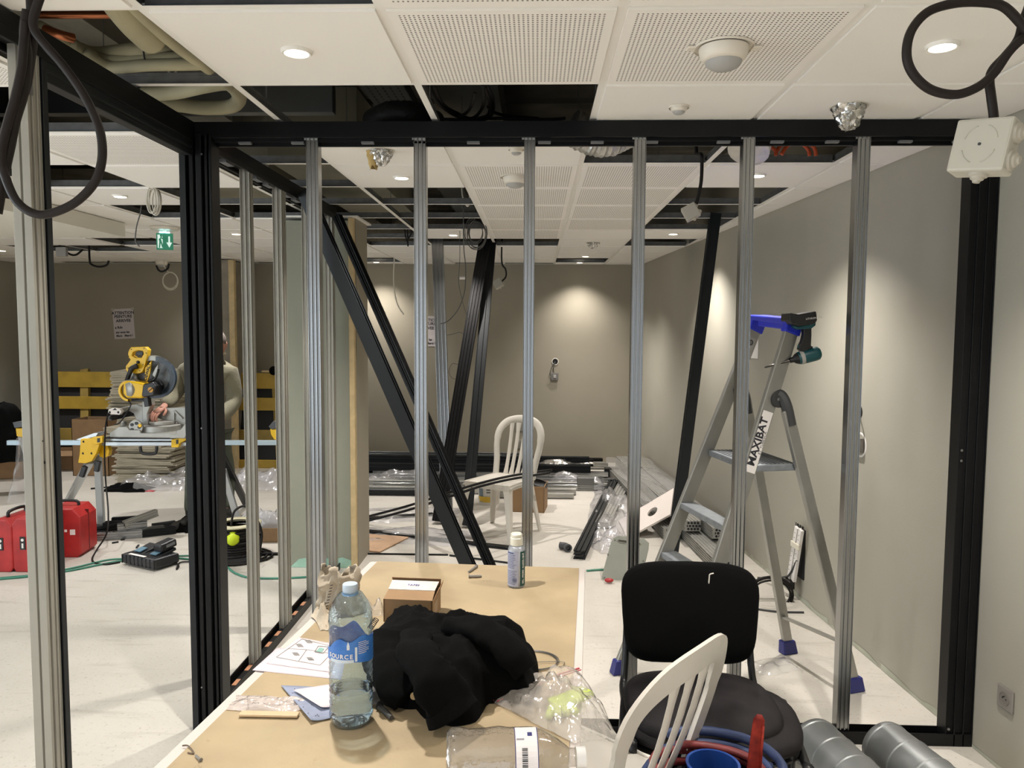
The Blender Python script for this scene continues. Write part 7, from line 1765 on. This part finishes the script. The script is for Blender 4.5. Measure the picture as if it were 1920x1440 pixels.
hang('hanging_cable', [ry(265, 382, 5.0), ry(263, 400, 5.0), ry(256, 425, 5.0), ry(254, 452, 5.0), ry(262, 462, 5.0)], .004, gcab, 'thin grey cable dangling left of the exit sign')
hang('cable_ring', [ry(308, 500, 8.8)]+coilpts(ry(318, 527, 8.8), .085, .095, 2.6, 4), .006, wcab, 'white cable ring hanging at the back of the left room', 1)
for k, (pts, lb_) in enumerate((([(293, 498), (297, 506), (304, 509), (314, 504), (317, 494)], 'black cable loop under the round box, left room back'), ([(120, 462), (128, 475), (142, 478), (155, 468)], 'black cable loop hanging from the gap at the far left'), ([(168, 487), (172, 496), (186, 500), (200, 497), (204, 489)], 'thin black cable under the far left ceiling edge'))):
    hang('hanging_cable', [ry(x, y, 7.6) for x, y in pts], .010, blackr, lb_)
mb = MB(); mb.box(ry(116, 472, 7.4), (.1, .04, .09)); single(mb, 'junction_box', 'small grey box hanging by the gap at the far left', 'junction box', mat('grey_box', '#9a9a98', .5), bevel=.004)
for k, pts in enumerate(([(758, 420), (760, 440), (764, 455), (765, 460)], [(766, 418), (764, 435), (765, 450), (765, 462)], [(770, 424), (772, 436), (764, 450)])):
    hang('hanging_cable', [ry(x, y, 6.3) for x, y in pts], .006, blackr, ('left', 'middle', 'right')[k]+' black cable tail hanging where two rails meet, left of the second stud')
# junction boxes
jm = mat('ivory_box_plastic', '#b9b5a8', .5)
def jbox(c, s, R_, label, face_detail=False):
    t = thing('junction_box', label, 'junction box', c)
    MB().box(c, (s, s, s*.5), R_).build('box_body', jm, t, bevel=s*.05)
    X, Y, Z = [R_.col[k] for k in range(3)]
    def knob(o, n, r):
        mb = MB(); mb.lathe([(.0001, .018*s*9), (r*.35, .018*s*9), (r*.4, .014*s*9), (r*.65, .011*s*9), (r*.7, .007*s*9), (r*.95, .005*s*9), (r, 0)][::-1], o, n, 24, caps=False); mb.build('cable_gland', mat('ivory_gland', '#b3ada0', .5) if not bpy.data.materials.get('ivory_gland') else bpy.data.materials['ivory_gland'], t, smooth=.5)
    for sd in (-1, 1):
        knob(c+X*s*.5+Y*sd*s*.25, X, s*.2)
    knob(c-Y*s*.5, -Y, s*.18)
    if face_detail:
        for k in range(4):
            a0 = pi/4+k*pi/2; P = [c+Z*s*.252+X*cos(a0+q*.12)*s*.30+Y*sin(a0+q*.12)*s*.36 for q in range(-4, 5)]
            MB().tube(P, s*.012, 6).build('lid_groove', jm, t, smooth='all')
        mb = MB(); mb.cyl(c+Z*s*.25, c+Z*s*.258, s*.03, n=10); mb.build('lid_screw', greyp, t)
    return t
def axes(x, z):
    x = V(x).normalized(); z = V(z).normalized(); y = z.cross(x).normalized(); x = y.cross(z).normalized(); return Matrix((x, y, z)).transposed()
Yj = 1.42; cj = ry(1864, 270, Yj)
jbox(cj+V((0, .03, 0)), .096, axes((.66, -.75, -.13), (-.75, -.66, .15)), 'large ivory junction box hanging at the top right in front of the black end post', True)
y_ = 3.3
jbox(ry(1295, 398, y_), .062, axes((.8, .3, .3), (-.2, -.9, .2)), 'pale junction box hanging on a black cable between the fourth and fifth studs')
hang('hanging_cable', [ry(1306, 285, y_+.1), ry(1315, 290, y_), ry(1316, 310, y_), ry(1314, 345, y_), ry(1306, 380, y_), ry(1298, 394, y_)], .0075, blackr, 'black cable holding the pale junction box between the studs')
jbox(ry(934, 532, 7.4), .085, axes((.8, .3, .35), (-.2, -.9, .2)), 'small pale junction box hanging right of the crossed black pair')
hang('hanging_cable', [ry(941, 492, 7.4), ry(948, 505, 7.4), ry(948, 520, 7.4), ry(935, 532, 7.4)], .008, blackr, 'black cable of the small junction box near the back wall')
# thick cable with a big loop, top right
Yc = 1.42
bc_ = mat('thick_black_cable', '#1d1613', .55, spec=.3)
lp = [(1935, -30), (1918, 40), (1908, 75), (1885, 105), (1862, 130), (1855, 150), (1858, 180), (1862, 210), (1864, 232)]
hang('thick_cable', [ry(x, y, Yc+.03) for x, y in lp], .0083, bc_, 'thick black cable coming down to the ivory junction box, top right')
lp = [(1925, 60), (1912, 42), (1880, 12), (1840, 4), (1790, 6), (1740, 22), (1708, 60), (1700, 105), (1713, 140), (1745, 168), (1790, 177), (1830, 165), (1862, 140), (1890, 100), (1915, 75), (1940, 62)]
hang('cable_loop', [ry(x, y, Yc+.01) for x, y in lp], .0083, bc_, 'big round loop of thick black cable around the right downlight')
# thick cables top left, hooked over the post head
Yq = 1.45
hang('thick_cable', [ry(x, y, Yq) for x, y in ((80, -20), (68, 15), (62, 40), (66, 60), (85, 85), (120, 125), (155, 175), (178, 220), (190, 260), (190, 305), (175, 345), (140, 380), (95, 400), (62, 400), (30, 375), (8, 325), (2, 290), (12, 240), (28, 185), (40, 130), (44, 85), (48, 40))], .0083, bc_, 'thick black cable hanging in a long loop in front of the pale post', 8)
hang('thick_cable', [ry(x, y, Yq+.02) for x, y in ((52, 20), (46, 60), (50, 110), (44, 170), (28, 225), (18, 275), (6, 330), (-6, 400))], .0098, bc_, 'second thick black cable beside the loop at the left edge')
hang('thick_cable', [ry(x, y, Yq+.035) for x, y in ((58, 18), (62, 70), (56, 120), (48, 165), (30, 210), (8, 250), (0, 300), (14, 345), (8, 370))], .0086, bc_, 'third thick black cable twisted around the second, top left')
